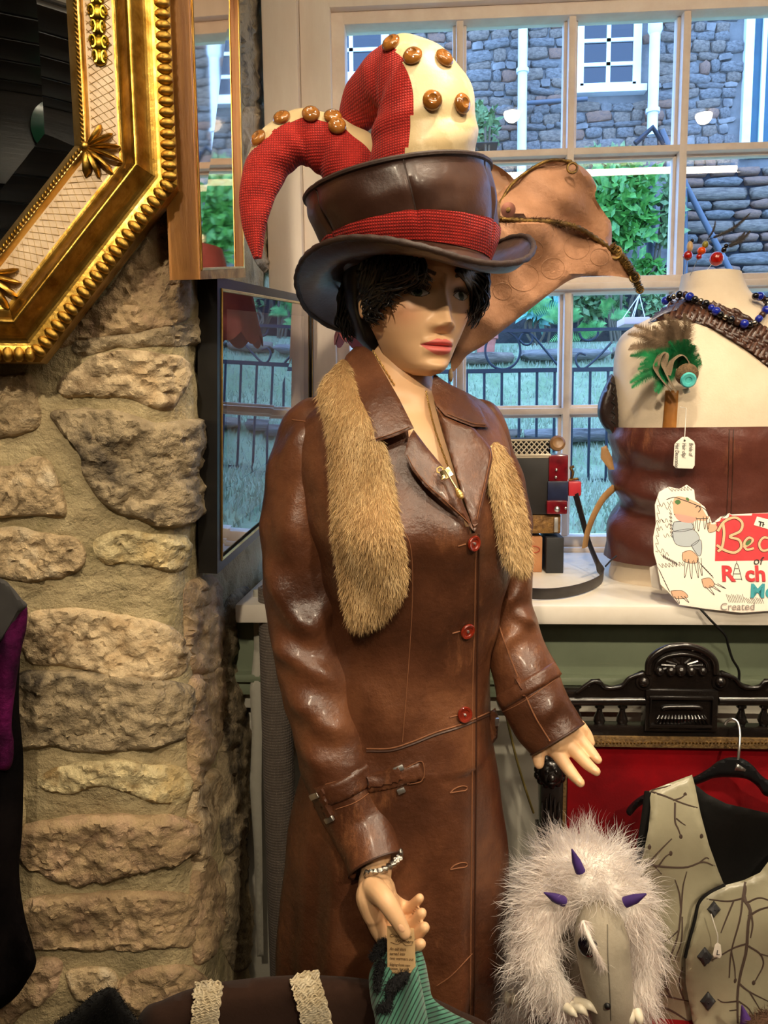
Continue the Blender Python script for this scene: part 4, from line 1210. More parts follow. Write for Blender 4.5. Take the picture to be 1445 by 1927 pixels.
s2, r2_ = sleeve([(860, 760, 900, 790, 1.125, .8), (885, 772, 940, 806, 1.125, .9), (905, 832, 962, 840, 1.13, .9), (918, 920, 986, 905, 1.135, .9), (926, 1010, 999, 1000, 1.135, .88), (925, 1090, 1004, 1080, 1.13, .85), (920, 1160, 1005, 1140, 1.125, .85), (920, 1225, 1020, 1195, 1.115, .82),
                  (930, 1290, 1046, 1250, 1.10, .82), (950, 1340, 1068, 1300, 1.085, .82), (975, 1385, 1084, 1332, 1.075, .80), (1001, 1422, 1097, 1359, 1.065, .78)],
                 [(.50, 4.8, 7, .035, .009), (.56, 4.3, -7, .03, .009), (.62, 5.0, 8, .03, .008), (.42, 4.5, -6, .05, .007), (.86, 4.4, 5, .04, .005)], 11)
obj('sleeve', s2, m_leather, coat)
SL1 = bvh_of(s1); SL2 = bvh_of(s2)
# cuff inner lining so the sleeve ends read as thick
for rg_, nm in ((r1_[-1], 1), (r2_[-1], 2)):
    obj('cuff_edge', tube([tuple(p) for p in rg_] + [tuple(rg_[0])], .0016, 6), m_leather_d, coat)

def strip_on(tree, pts, wpx, T=.0022, n=26, off=.001):
    """flat strap laid along a pixel line"""
    P = spline(pts, n); t = np.gradient(P, axis=0); t /= np.linalg.norm(t, axis=1)[:, None]; nn = np.stack([-t[:, 1], t[:, 0]], 1)
    return clean(decal(tree, list(map(tuple, P + nn * wpx / 2)) + list(map(tuple, (P - nn * wpx / 2)[::-1])), T=T, off=off, edge=1.2, step=5, curved=False, sink=.001))
def seam(tree, pts, r=.0007, off=.0003, n=60, name='stitching', mat=None, parent=None):
    o_, _ = on(tree, pts, off, n)
    if len(o_) > 2: obj(name, tube(o_, r, 5), mat or m_stitch, parent or coat)
# cuff straps and buckles
m_chrome = M('chrome_buckle', (214, 212, 208), rough=.38, metal=1)
def buckle(tree, a, b, w=.0032):
    pa, na = nhit(tree, *a); pb, nb_ = nhit(tree, *b); n = (na + nb_).normalized()
    d = (pb - pa)
    return box((pa + pb) / 2 + n * .004, (d.length, .0075, .0045), .0012, frame_to(n, d.cross(n)) )
for tree, pts, w in ((SL1, [(598, 1502), (640, 1488), (680, 1466), (716, 1440)], 40),):
    obj('cuff_strap', strip_on(tree, pts, w, .003), m_leather, coat)
    obj('strap_loop', strip_on(tree, [(604, 1480), (622, 1538)], 17, .0055), m_leather, coat)
    for a, b in (((588, 1499), (604, 1492)), ((616, 1543), (630, 1536))): obj('buckle', buckle(tree, a, b), m_chrome, coat)
seam(SL1, [(612, 1476), (655, 1462), (700, 1432)]); seam(SL1, [(632, 1523), (672, 1508), (712, 1478)])
obj('cuff_strap', strip_on(SL2, [(940, 1322), (985, 1296), (1020, 1276), (1052, 1256)], 30, .003), m_leather, coat)
obj('strap_loop', strip_on(SL2, [(972, 1272), (988, 1312)], 8, .005), m_leather, coat)
seam(SL2, [(936, 1345), (985, 1320), (1050, 1275)]); seam(SL2, [(928, 1140), (950, 1210), (975, 1275), (1005, 1345), (1035, 1395)], r=.0011)
seam(SL1, [(550, 790), (590, 800), (612, 840), (622, 900)], r=.0010)
# seams on the body
seam(COAT, [(895, 1005), (893, 1150), (889, 1300), (888, 1500), (886, 1700), (884, 1925)], r=.0010)
seam(COAT, [(901, 1005), (899, 1150), (896, 1300), (895, 1500), (893, 1700), (891, 1925)], r=.0016, name='front_edge', mat=m_leather_d)
seam(COAT, [(752, 988), (770, 1020), (776, 1070), (775, 1150), (768, 1260), (757, 1396)])
seam(COAT, [(690, 1409), (735, 1408), (775, 1396), (820, 1378), (870, 1362), (930, 1336)], r=.0013)
seam(COAT, [(690, 1414), (735, 1413), (775, 1401), (820, 1383), (870, 1367), (930, 1341)], r=.0015, name='waist_seam', mat=m_leather_d)
seam(COAT, [(822, 1855), (850, 1835), (888, 1795)], r=.0008)
# waist tab with buckle
obj('waist_tab', strip_on(COAT, [(690, 1476), (740, 1466), (795, 1448)], 34, .003), m_leather, coat)
obj('waist_tab', strip_on(COAT, [(690, 1470), (730, 1462), (758, 1452)], 30, .0062), m_leather, coat)
seam(COAT, [(764, 1444), (793, 1432), (795, 1464), (766, 1474)], off=.0036)
for a, b in (((742, 1449), (760, 1441)), ((748, 1489), (762, 1483))): obj('buckle', buckle(COAT, a, b), m_chrome, coat)
obj('side_tab', patch([(918, 1342), (932, 1332), (938, 1350), (936, 1388), (926, 1402), (918, 1396)], 1.115, T=.008, edge=4, step=4, curved=False), m_leather, coat)
obj('buckle', box(V(935, 1358, 1.105), (.006, .006, .012), .001), m_chrome, coat)
# buttons and buttonholes
m_button = M('amber_red_button', (138, 42, 22), (92, 22, 12), rough=.14, scale=40, coat=.6)
for (x_, y_) in ((888, 1022), (877, 1186), (872, 1344)):
    p_, n_ = nhit(COAT, x_, y_); rt = frame_to(n_); mt = Matrix.Translation(p_ + n_ * .0015) @ rt.to_4x4()
    r_ = 15.5 * mpp(p_)
    b0 = obj('button', lathe([(.001, 0), (r_ * .9, 0), (r_, .0018), (r_, .0036), (r_ * .9, .0048), (r_ * .66, .0042), (r_ * .58, .0026), (.001, .0022)], 28, mt), m_button, coat)
    obj('shank_stud', lathe([(.001, .002), (.0022, .002), (.0018, .0042), (.001, .0046)], 10, mt), m_chrome, b0)
    seam(COAT, [(x_ - 26, y_ + 6), (x_ - 12, y_ + 2)], r=.0012, n=6)
for (x_, y_) in ((863, 1486), (863, 1630)):
    q = [(x_ - 16, y_ + 6), (x_ - 8, y_ - 2), (x_ + 6, y_ - 7), (x_ + 15, y_ - 5), (x_ + 13, y_ + 1), (x_ + 2, y_ + 3)]
    o_, _ = on(COAT, q + [q[0]], .0006, 30); obj('buttonhole', tube(o_, .0010, 5), m_stitch, coat)

# collar and lapels: thick leather panels standing off the coat
def panel(name, pts, ctrl, T=.0026, parent=None, mat=None, edge=4):
    o_ = obj(name, patch(pts, tps(ctrl), T=T, edge=edge, step=7, curved=False, minT=.0006), mat or m_leather, parent or coat)
    return o_
cl = [(668, 652), (652, 668), (641, 690), (635, 718), (634, 745), (650, 790), (672, 840), (700, 834), (740, 822), (779, 806), (752, 752), (722, 700), (700, 662), (686, 652)]
clY = [(668, 652, 1.105), (641, 690, 1.082), (634, 745, 1.048), (672, 840, .992), (740, 822, .990), (779, 806, .998), (722, 700, 1.052), (700, 662, 1.082), (690, 760, 1.018)]
panel('collar', cl, clY)
crp = [(816, 702), (835, 716), (858, 730), (882, 742), (904, 768), (922, 804), (890, 803), (862, 792), (838, 782), (820, 762), (812, 735)]
crY = [(816, 702, 1.075), (858, 730, 1.08), (904, 768, 1.075), (922, 804, 1.060), (862, 792, 1.035), (820, 762, 1.040), (812, 735, 1.060)]
panel('collar', crp, crY)
llp = [(778, 808), (768, 826), (760, 856), (775, 884), (800, 916), (838, 950), (870, 975), (892, 1000), (882, 972), (858, 918), (830, 874), (802, 840)]
llY = [(778, 808, .998), (760, 856, .978), (800, 916, .966), (892, 1000, .964), (858, 918, .975), (802, 840, .992)]
panel('lapel', llp, llY)
rlp = [(820, 765), (838, 784), (862, 795), (892, 806), (924, 842), (927, 862), (915, 920), (900, 985), (893, 1000), (880, 960), (862, 905), (846, 850), (830, 800)]
rlY = [(820, 765, 1.040), (862, 795, 1.030), (924, 842, 1.032), (915, 920, .995), (893, 1000, .966), (862, 905, .990), (846, 850, 1.012), (830, 800, 1.032)]
panel('lapel', rlp, rlY)
def edgestitch(pts, ctrl, inset=.0045, n=50):
    f_ = tps(ctrl); P = spline(pts, n); Y = f_(P) - inset
    obj('stitching', tube(VV(P, Y), .0006, 5), m_stitch, coat)
edgestitch([(641, 748), (655, 788), (675, 832), (705, 826), (740, 815), (770, 803)], clY)
edgestitch([(766, 856), (780, 882), (804, 912), (842, 946), (884, 985)], llY)
edgestitch([(921, 846), (922, 862), (910, 920), (897, 978)], rlY)
edgestitch([(842, 778), (866, 788), (892, 797), (914, 799)], crY)

# ================================================================== FUR STOLE
m_fur = M('mink_fur', (222, 192, 142), (172, 136, 88), c3=(200, 166, 114), rough=.55, scale=22, stretch=(1, 1, .3), sheen=.3)
m_fur_b = M('mink_pelt', (158, 122, 76), (128, 94, 54), rough=.8, scale=18)
stole = thing('fur_stole', 'tawny mink fur stole hanging under the coat collar', 'stole', V(690, 1180, .98))
sL = [(628, 690), (606, 716), (600, 745), (612, 790), (620, 850), (624, 930), (628, 1010), (640, 1090), (650, 1150), (662, 1178), (690, 1180), (725, 1160), (752, 1125), (764, 1085), (760, 1030), (750, 970), (738, 900), (724, 840), (705, 790), (680, 740), (660, 690), (645, 676)]
fL = tps([(630, 690, 1.075), (610, 760, 1.04), (690, 780, 1.015), (625, 900, 1.005), (735, 900, .990), (640, 1080, .992), (755, 1080, .985), (690, 1180, .992), (660, 690, 1.07)])
def drape(f0, trees, off):
    def g(P):
        Y = f0(P).copy()
        for i, p in enumerate(P):
            for t in trees:
                h = hit(t, p[0], p[1])
                if h is not None: Y[i] = min(Y[i], h[0].y - off)
        return Y
    return g
pl = patch(sL, drape(fL, (COAT, SL1), .004), T=.016, edge=38, step=8, backT=.004)
pelt = obj('pelt', pl, m_fur_b, stole)
sR = [(924, 838), (942, 836), (962, 870), (980, 925), (992, 985), (998, 1040), (994, 1075), (975, 1078), (955, 1060), (944, 1030), (936, 990), (928, 940), (918, 890)]
fR = tps([(930, 838, 1.05), (970, 900, 1.055), (920, 890, 1.02), (990, 990, 1.045), (940, 1030, 1.015), (990, 1075, 1.04)])
pr = patch(sR, drape(fR, (COAT, SL2), .004), T=.014, edge=30, step=8, backT=.004)
obj('pelt', pr, m_fur_b, stole)
down = np.array([.0, -.15, -1.0])
for vf, cnt, sd in ((pl, 42000, 1), (pr, 18000, 2)):
    fv, f2 = fur(vf, cnt, .011, .00062, down, lift=.55, jit=.28, seg=3, rg=np.random.default_rng(sd))
    stuff(put('fur', npmesh('fur', fv, f2, m_fur), stole))

# ================================================================== KEY NECKLACE
m_gold = M('gold_chain', (226, 186, 112), rough=.4, metal=.7)
neck = thing('key_necklace', 'gold chain necklace with a small crowned key pendant', 'necklace', V(855, 900, .96))
ch = [(704, 660), (718, 684), (732, 708), (742, 726)]
ch2 = [(800, 738), (807, 768), (815, 800), (828, 840), (844, 882)]
def chain(pts, n, fallY):
    P, nr_ = on(BODY, pts, .0022, n)
    for i in range(len(P) - 1):
        d = (P[i + 1] - P[i]); c_ = (P[i] + P[i + 1]) / 2
        rt = frame_to(d.normalized().cross(nr_[i]) if i % 2 else nr_[i], d)
        vs_, fs_ = sweep([(0.0011 * math.cos(t), d.length * .62 * math.sin(t), 0) for t in np.linspace(0, 2 * PI, 8, endpoint=False)], .0006, 4, closed=True, up=(0, 0, 1))
        obj('link', xf((vs_, fs_), Matrix.Translation(c_) @ rt.to_4x4()), m_gold, neck)
chain(ch, 16, 1.08); chain(ch2, 34, 1.0)
kb, kt = V(838, 885, .962), V(868, 935, .945)
kd = (kt - kb).normalized(); kn = Vector((0, -1, 0)); kx = kd.cross(kn).normalized(); krot = Matrix((kx, kd, kx.cross(kd))).transposed()
KM = Matrix.Translation(kb) @ krot.to_4x4(); KL = (kt - kb).length
kp = obj('key', join(xf(tube([(0, 0, 0), (0, KL * .86, 0)], .0016, 8), KM),
         xf(span((-.006, -.002, -.0012), (.0075, .011, .0012), .0006), KM), xf(span((.004, .004, -.0014), (.011, .009, .0014), .0006), KM)), M('bright_gold_key', (236, 206, 150), rough=.22, metal=1), neck)
obj('key_bow', xf(sweep([(.0055 + .0042 * math.cos(t), -.004 + .0042 * math.sin(t), 0) for t in np.linspace(0, 2 * PI, 6, endpoint=False)], .0011, 6, closed=True, up=(0, 0, 1)), KM), m_gold, kp)
for t_, r_ in ((.74, .0026), (.84, .0040), (.92, .0044), (.99, .0034)):
    obj('crown_bead', xf(ball((0, KL * t_, 0), r_, 10, 8), KM), m_gold, kp)
pr2 = thing('bracelet', 'silver link bracelet showing below the strapped coat cuff', 'bracelet', V(715, 1630, .97))
m_silver = M('silver', (196, 192, 186), (150, 146, 140), rough=.22, metal=1, scale=80, bump=.5, bscale=150)
for i, t in enumerate(np.linspace(0, 1, 9)):
    p_ = spline([(690, 1644, .948), (712, 1639, .944), (735, 1629, .948), (752, 1614, .958)], 9)[i]
    obj('link', box(V(*p_), (.0075, .006, .009), .002, Matrix.Rotation(.3 * i, 3, 'X') @ Matrix.Rotation(.35, 3, 'Y')), m_silver, pr2)
obj('clasp_charm', ball(V(754, 1608, .960), .004, 8, 6, (1, 1, 2.2)), m_silver, pr2)
# ================================================================== HAT
m_hat = leather('dark_hat_leather', (48, 28, 20), (72, 44, 30), (58, 34, 24), rough=.34, scale=9, bump=.22, streak=False)
m_hat_e = M('hat_binding', (40, 24, 18), (54, 34, 24), rough=.6, scale=40, bump=.4, bscale=90)
m_red = weave('red_tweed', (188, 34, 20), (120, 14, 10), 95)
m_cream = M('cream_damask', (226, 206, 164), (208, 184, 138), rough=.4, scale=16, sheen=.3, lo=.46, hi=.52, bump=.15, bscale=120)
m_amber = M('amber_button', (112, 66, 22), (164, 106, 44), rough=.12, scale=30, coat=.7)
hat = thing('top_hat', 'brown leather top hat with red band and stuffed red and cream jester horns', 'hat', V(780, 487, YM))
NB = 120
inner = []
c0 = V(782, 484, YM)
for t in np.linspace(0, 2 * PI, NB, endpoint=False):
    cs, sn = math.cos(t), math.sin(t)
    inner.append((c0.x + .101 * cs, c0.y - .118 * sn, c0.z + (-.010 * cs if cs > 0 else .016 * cs) - .004 * sn))
inner = np.array(inner)
outer = spline([tuple(V(*p)) for p in [(1004, 466, 1.11), (988, 491, 1.03), (935, 500, .985), (872, 490, .955), (800, 469, .935), (720, 453, .945), (645, 452, .975), (590, 472, 1.02), (563, 506, 1.08), (560, 545, 1.15),
                (585, 592, 1.22), (655, 625, 1.28), (760, 600, 1.31), (860, 530, 1.30), (935, 462, 1.25), (985, 447, 1.18)]], NB, True)
# order both rings from the right hand side going round the front
brings = []
for s in np.linspace(0, 1, 14):
    e = s ** 1.0
    mid = inner * (1 - e) + outer * e
    mid[:, 2] -= .018 * math.sin(PI * s) * np.clip(np.cos(np.linspace(0, 2 * PI, NB, endpoint=False)) * .3 + .75, .3, 1)
    brings.append(mid)
bt = [list(map(tuple, r)) for r in brings]
vb, fb = loft(bt, cap=False)
vtop = np.array(vb) + np.array([0, 0, .0035]); n0 = len(vb)
brim_f = [f[::-1] for f in fb] + [tuple(i + n0 for i in f) for f in fb]
L0 = 13 * NB
brim_f += [(L0 + k, L0 + (k + 1) % NB, n0 + L0 + (k + 1) % NB, n0 + L0 + k) for k in range(NB)]
obj('brim', (list(vb) + [tuple(v) for v in vtop], brim_f), m_hat, hat)
obj('brim_binding', sweep(np.array(bt[-1]) + np.array([0, 0, .0018]), .0042, 8, closed=True, disp=lambda i, a, s: .0006 * math.sin(i * 2.1)), m_hat_e, hat)
# crown
tc_ = V(748, 352, YM)
def crown_ring(s, ex=0.0):
    out = []
    for k, t in enumerate(np.linspace(0, 2 * PI, NB, endpoint=False)):
        cs, sn = math.cos(t), math.sin(t)
        top = np.array((tc_.x + .128 * cs, tc_.y - .150 * sn, tc_.z + .020 * cs - .012 * sn))
        bot = inner[k] * 1.0
        q = bot * (1 - s) + top * s
        bul = .012 * math.sin(PI * min(1, s * 1.05)) + ex
        pan = -.005 * (abs(math.sin(3 * (t - .42))) < .10) * math.sin(PI * s * .9 + .15)
        q += np.array((cs, -sn, 0)) * (bul + pan)
        q += np.array((cs, -sn, 0)) * (.006 * nz((cs * 2, sn * 2, s * 2.5), 1.3, 5) * math.sin(PI * s))
        out.append(tuple(q))
    return out
rings = [crown_ring(s) for s in np.linspace(0, 1, 36)]
tp_ = np.array(rings[-1]); cm = tp_.mean(0)
for e in (.93, .7, .4, .12):
    rings.append([tuple(q) for q in (cm + (tp_ - cm) * e + np.array([0, 0, -.006 if e > .9 else -.004]))])
crv = loft(rings)
obj('crown', crv, m_hat, hat)
obj('crown_welt', sweep(np.array(crown_ring(1.0)) + np.array([0, 0, .002]), .0034, 7, closed=True), m_hat_e, hat)
CROWN = bvh_of(crv)
for k in range(6):
    kk = int(((.42 + k * PI / 3) / (2 * PI)) * NB) % NB
    P = [crown_ring(s)[kk] for s in np.linspace(.02, 1, 14)]
    obj('crown_seam', tube(P, .0013, 5), m_hat_e, hat)
# red band
bandr = [crown_ring(s, .0035 + .0015 * math.sin(PI * i / 6)) for i, s in enumerate(np.linspace(.012, .36, 7))]
for i in range(7):
    bandr[i] = [(q[0], q[1], q[2] - (.0) ) for q in bandr[i]]
obj('hat_band', loft(bandr, cap=False), m_red, hat)
# stuffed horns: two-tone sewn tubes
def horn(ctrl, rads, cream_dir, width, name='horn', cend=.9):
    P = spline([tuple(V(*p)) for p in ctrl], 120); r = np.interp(np.linspace(0, 1, 120), np.linspace(0, 1, len(rads)), rads)
    SG = 96; vs, fs = sweep(P, r, SG, True, disp=lambda i, a, s: .0018 * math.sin(i * .45 + 2 * a) * (1 - s) + .0015 * math.sin(3 * a + i * .15))
    fm = []
    C = np.array([tuple(v) for v in vs])
    for f in fs:
        c_ = C[list(f)].mean(0); i = int(np.argmin(np.linalg.norm(P - c_, axis=1))); d = c_ - P[i]; d /= np.linalg.norm(d) + 1e-9
        cd = np.array(cream_dir(i / 119)); cd = cd / np.linalg.norm(cd)
        fm.append(1 if d @ cd > width + max(0, i / 119 - cend) * 6 else 0)
    o_ = obj(name, (vs, fs), None, hat, mats=[m_red, m_cream], fmat=fm)
    return bvh_of((vs, fs)), o_
H1, o1 = horn([(796, 330, 1.10), (800, 250, 1.09), (795, 185, 1.085), (765, 150, 1.10), (722, 160, 1.13), (682, 205, 1.17), (664, 262, 1.20), (668, 310, 1.21)], [.072, .070, .062, .052, .042, .032, .022, .012],
              lambda s: (1.0, -.55 + .6 * s, .25 + .5 * s), .10)
H2, o2 = horn([(712, 372, 1.16), (668, 315, 1.15), (622, 274, 1.145), (565, 262, 1.14), (515, 292, 1.13), (487, 350, 1.12), (480, 420, 1.115), (484, 486, 1.11)], [.052, .047, .040, .036, .032, .027, .018, .005],
              lambda s: (.55 - 1.2 * s, .05, 1.0 - .5 * s), .38, cend=.60)
for tree, par_, pts in ((H1, o1, [(777, 108), (834, 112), (813, 190), (867, 196), (737, 84)]), (H2, o2, [(585, 217), (634, 239), (531, 224), (626, 222), (488, 262)])):
    for (x_, y_) in pts:
        h_ = hit(tree, x_, y_)
        for k in range(40):
            if h_ is not None: break
            y_ += 1.5; x_ += (.6 if x_ < 600 else -.2); h_ = hit(tree, x_, y_)
        if h_ is None: continue
        p_, n_ = h_; mt = Matrix.Translation(p_ - n_ * .001) @ frame_to(n_).to_4x4()
        obj('button', lathe([(.001, 0), (.0105, 0), (.0125, .003), (.0125, .005), (.010, .008), (.006, .0095), (.0045, .0085), (.001, .008)], 20, mt), m_amber, par_)

# ================================================================== BAT WINGS (copper brocade) behind the shoulder
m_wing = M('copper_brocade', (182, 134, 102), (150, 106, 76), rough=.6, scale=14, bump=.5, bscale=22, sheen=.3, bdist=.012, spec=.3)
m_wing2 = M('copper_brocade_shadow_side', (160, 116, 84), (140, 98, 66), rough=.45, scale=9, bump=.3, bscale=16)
m_brass = M('aged_brass_trim', (150, 118, 62), (84, 62, 32), rough=.35, metal=.8, scale=60, bump=.8, bscale=120)
wings = thing('fabric_wings', 'copper brocade bat wing with brass piping behind the mannequin head', 'wings', V(870, 700, 1.30))
wY = tps([(900, 330, 1.36), (960, 360, 1.33), (1060, 300, 1.36), (1150, 420, 1.42), (1200, 530, 1.45), (950, 440, 1.30), (1000, 560, 1.36), (850, 680, 1.32), (880, 560, 1.30), (1100, 480, 1.40)])
def wdisp(P, k):
    return .008 * np.sin((P[:, 0] * .7 + P[:, 1]) / 30 + np.sin(P[:, 0] / 60)) * k + .006 * np.sin((P[:, 0] - P[:, 1]) / 19 + np.cos(P[:, 1] / 45)) * k
up_w = [(900, 408), (930, 372), (962, 342), (1000, 316), (1035, 301), (1075, 304), (1105, 322), (1122, 350), (1120, 372), (1140, 405), (1150, 420), (1151, 452), (1146, 478), (1110, 452), (1060, 428), (1010, 416), (950, 412)]
obj('upper_panel', patch(up_w, lambda p: wY(p) + .012, T=.003, edge=6, step=9, disp=wdisp, minT=.001), m_wing, wings)
lo_w = [(905, 425), (950, 415), (1010, 414), (1070, 422), (1110, 440), (1150, 468), (1185, 500), (1196, 524), (1160, 520), (1118, 519), (1080, 524), (1045, 545), (1000, 580), (955, 615), (910, 650), (880, 668), (862, 690), (850, 698), (848, 660), (852, 610), (868, 560), (885, 500)]
lower = patch(lo_w, wY, T=.003, edge=6, step=9, disp=wdisp, minT=.001)
obj('lower_panel', lower, m_wing, wings)
LW = bvh_of(lower)
bk_w = [(885, 302), (915, 304), (945, 318), (968, 342), (950, 365), (915, 385), (890, 380)]
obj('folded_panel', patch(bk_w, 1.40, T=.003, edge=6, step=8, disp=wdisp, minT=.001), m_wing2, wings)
def piping(pts, Y, r, name='brass_piping', mat=None, wob=0.0):
    P = spline(pts, 70); yy = Y(P) if callable(Y) else np.full(70, Y)
    Q = VV(P, yy - .006)
    obj(name, sweep(Q, r, 8, disp=lambda i, a, s: wob * math.sin(i * 2.7 + a * 2)), mat or m_brass, wings)
piping([(928, 402), (945, 375), (965, 345), (1000, 318), (1035, 302), (1075, 304)], lambda p: wY(p) + .012, .0028)
piping([(940, 412), (985, 416), (1040, 418), (1085, 428), (1130, 455), (1165, 486), (1188, 515), (1200, 530)], wY, .0042, wob=.0014)
piping([(1150, 462), (1172, 488), (1190, 515), (1204, 548)], wY, .0065, name='trim_clump', wob=.003)
for x_, y_, r_ in ((1158, 475, .010), (1077, 316, .008), (1194, 522, .008), (1204, 545, .006)):
    c_ = V(x_, y_, float(wY(np.array([(x_, y_)]))[0]) - .010)
    obj('brass_ring', sweep([c_ + Vector((r_ * math.cos(t), 0, r_ * math.sin(t))) for t in np.linspace(0, 2 * PI, 16, endpoint=False)], r_ * .28, 6, closed=True, up=(0, 1, 0)), m_brass, wings)
# washers and leather rosette at the root
c_ = V(956, 396, 1.275)
for q, r_, mt_ in ((0, .0115, M('copper_disc', (112, 70, 58), rough=.35, metal=.7)), (1, .0035, m_brass)):
    obj('rosette_disc', lathe([(.0005, 0), (r_, 0), (r_, .003 + .003 * q), (.0005, .004 + .003 * q)], 24, Matrix.Translation(c_ + Vector((0, -.002, 0))) @ frame_to((-.1, -1, -.1)).to_4x4()), mt_, wings)
for pts in ([(905, 425), (912, 385), (930, 372), (942, 392), (935, 425), (918, 440)], [(903, 440), (920, 415), (940, 420), (938, 438), (915, 448)]):
    obj('leather_petal', patch(pts, 1.285, T=.003, edge=5, step=5, disp=lambda P, k: .004 * np.sin(P[:, 0] / 7)), M('petal_brown', (92, 66, 46), (120, 92, 66), rough=.45, scale=20), wings)
fv, f2 = fur(patch([(940, 412), (985, 410), (1040, 413), (1085, 424), (1085, 432), (1040, 424), (985, 422), (940, 420)], lambda p: wY(p) - .003, T=.002, edge=4, step=6), 1500, .009, .0007, (.3, -.3, -.4), jit=.5, seg=2)
stuff(put('fringe', npmesh('fringe', fv, f2, M('frayed_fringe', (96, 66, 42), rough=.8)), wings))
# stitched ovals of the brocade
for k, (x_, y_, r_) in enumerate(((1085, 466, 22), (1128, 484, 16), (985, 522, 26), (945, 548, 16), (1000, 470, 20), (1085, 510, 18), (905, 560, 14), (1040, 505, 20))):
    P, nn = on(LW, [(x_ + r_ * 1.1 * math.cos(t), y_ + r_ * math.sin(t)) for t in np.linspace(0, 2 * PI, 26)], .0002)
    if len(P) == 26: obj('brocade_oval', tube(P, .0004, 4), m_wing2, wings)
# shell drop at the lower tip, and the carrying strap that runs behind the neck
obj('shell_drop', ball(V(848, 706, 1.315), .006, 12, 8, (.7, .6, 1.9)), M('horn_shell', (196, 168, 128), (140, 110, 76), rough=.3, scale=60), wings)
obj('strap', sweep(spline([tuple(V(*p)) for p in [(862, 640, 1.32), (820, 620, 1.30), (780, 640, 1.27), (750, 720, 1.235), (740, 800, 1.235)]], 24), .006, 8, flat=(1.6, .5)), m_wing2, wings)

# ================================================================== SCALLOPED LAMPSHADE behind the head
m_rose = M('rose_fabric', (178, 92, 92), (160, 78, 80), rough=.8, scale=14, sheen=.3, bump=.2, bscale=200)
cS = V(742, 560, 1.62)
shade = thing('table_lamp', 'table lamp with scalloped dusty rose shade on the sill behind the mannequin', 'lamp', (cS.x, cS.y, SILL))
zb_ = V(650, 652, 1.62).z
rs = []
for s in np.linspace(0, 1, 14):
    ring = []
    for t in np.linspace(0, 2 * PI, 120, endpoint=False):
        r_ = .125 - .05 * s
        zz_ = zb_ + s * .20 + (1 - s) ** 2 * .022 * (1 - abs(math.sin(6 * t)))
        ring.append((cS.x + r_ * math.cos(t), cS.y + r_ * math.sin(t), zz_))
    rs.append(ring)
vo, fo = loft(rs, cap=False)
ri = [[(cS.x + (q[0] - cS.x) * .985, cS.y + (q[1] - cS.y) * .985, q[2]) for q in r] for r in rs]
vi, fi = loft(ri, cap=False)
obj('shade', join((vo, fo), (vi, [f[::-1] for f in fi])), m_rose, shade)
obj('stem', lathe([(.05, 0), (.052, .006), (.03, .014), (.010, .03), (.008, .08), (.014, .11), (.008, .14), (.006, zb_ + .10 - SILL)], 20, Matrix.Translation((cS.x, cS.y, SILL))), m_brass, shade)
for t in (0, 2.1, 4.2): obj('shade_arm', tube([(cS.x, cS.y, zb_ + .195), (cS.x + .074 * math.cos(t), cS.y + .074 * math.sin(t), zb_ + .198)], .002, 5), m_brass, shade)
obj('bulb', ball((cS.x, cS.y, zb_ + .13), .03, 14, 10, (1, 1, 1.2)), M('unlit_bulb', (230, 226, 215), rough=.2), shade)

# ================================================================== FRAMES ON THE STONE WALL
m_gilt = M('gilt', (208, 168, 82), (134, 98, 32), rough=.28, metal=1, scale=30, bump=.25, bscale=60, rough2=.42)
m_gilt_l = M('gilt_light', (232, 196, 120), (196, 150, 72), rough=.3, metal=1, scale=24, bump=.15, bscale=60)
m_mirror = M('mirror_silver', (235, 240, 240), rough=.01, metal=1)
# octagonal gilt mirror lying against the pier face
nF = Vector((math.sin(a15), -math.cos(a15), 0)); uF = Vector((math.cos(a15), math.sin(a15), 0))
lean = .045                                    # leans slightly off the wall
PO = Vector((C1[0], C1[1], 0)) + nF * .055
def onF(px, py, off=0.0):
    d = Vector(rays([(px, py)])[0]); o0 = Vector(CAM); p0 = PO + nF * off
    t = (p0 - o0).dot(nF) / d.dot(nF); q = o0 + d * t
    return (q - PO).dot(uF), q.z
Bu, Bz = onF(334, 352); Cu, Cz = onF(78, 682)
wS = .42; hS = .50                             # straight side lengths
OCT = [(Bu, Bz), (Cu, Cz), (Cu - wS, Cz), (Cu - wS - (Bu - Cu), Bz), (Cu - wS - (Bu - Cu), Bz + hS), (Cu - wS, Bz + hS + (Bz - Cz)), (Cu, Bz + hS + (Bz - Cz)), (Bu, Bz + hS)]
OC = np.array(OCT); oc_c = OC.mean(0)
def inset(d):
    out = []; n = len(OC)
    for i in range(n):
        p0, p1, p2 = OC[i - 1], OC[i], OC[(i + 1) % n]
        def nrm(a, b):
            t = (b - a) / np.linalg.norm(b - a); q = np.array([-t[1], t[0]])
            return q if q @ (oc_c - (a + b) / 2) > 0 else -q
        n1, n2 = nrm(p0, p1), nrm(p1, p2); m_ = (n1 + n2); m_ /= m_ @ n1
        out.append(p1 + m_ * d)
    return np.array(out)
def P3(uv, h): 
    q = PO + uF * float(uv[0]) + nF * h; q.z = float(uv[1]); return q
gm = thing('gilt_mirror', 'large octagonal gilt mirror with beaded frame and cream lattice inlay', 'mirror', P3((oc_c[0], Cz), 0))
def ringband(prof, mat, name):                 # prof: list of (inset, height)
    rings = [[P3(p, h) for p in inset(d)] for d, h in prof]
    vs = [v for r in rings for v in r]; fs = []
    for i in range(len(rings) - 1):
        for k in range(8):
            l = (k + 1) % 8
            fs.append((i * 8 + k, i * 8 + l, (i + 1) * 8 + l, (i + 1) * 8 + k))
    return obj(name, (vs, fs), mat, gm, smooth=False)
FW = .118
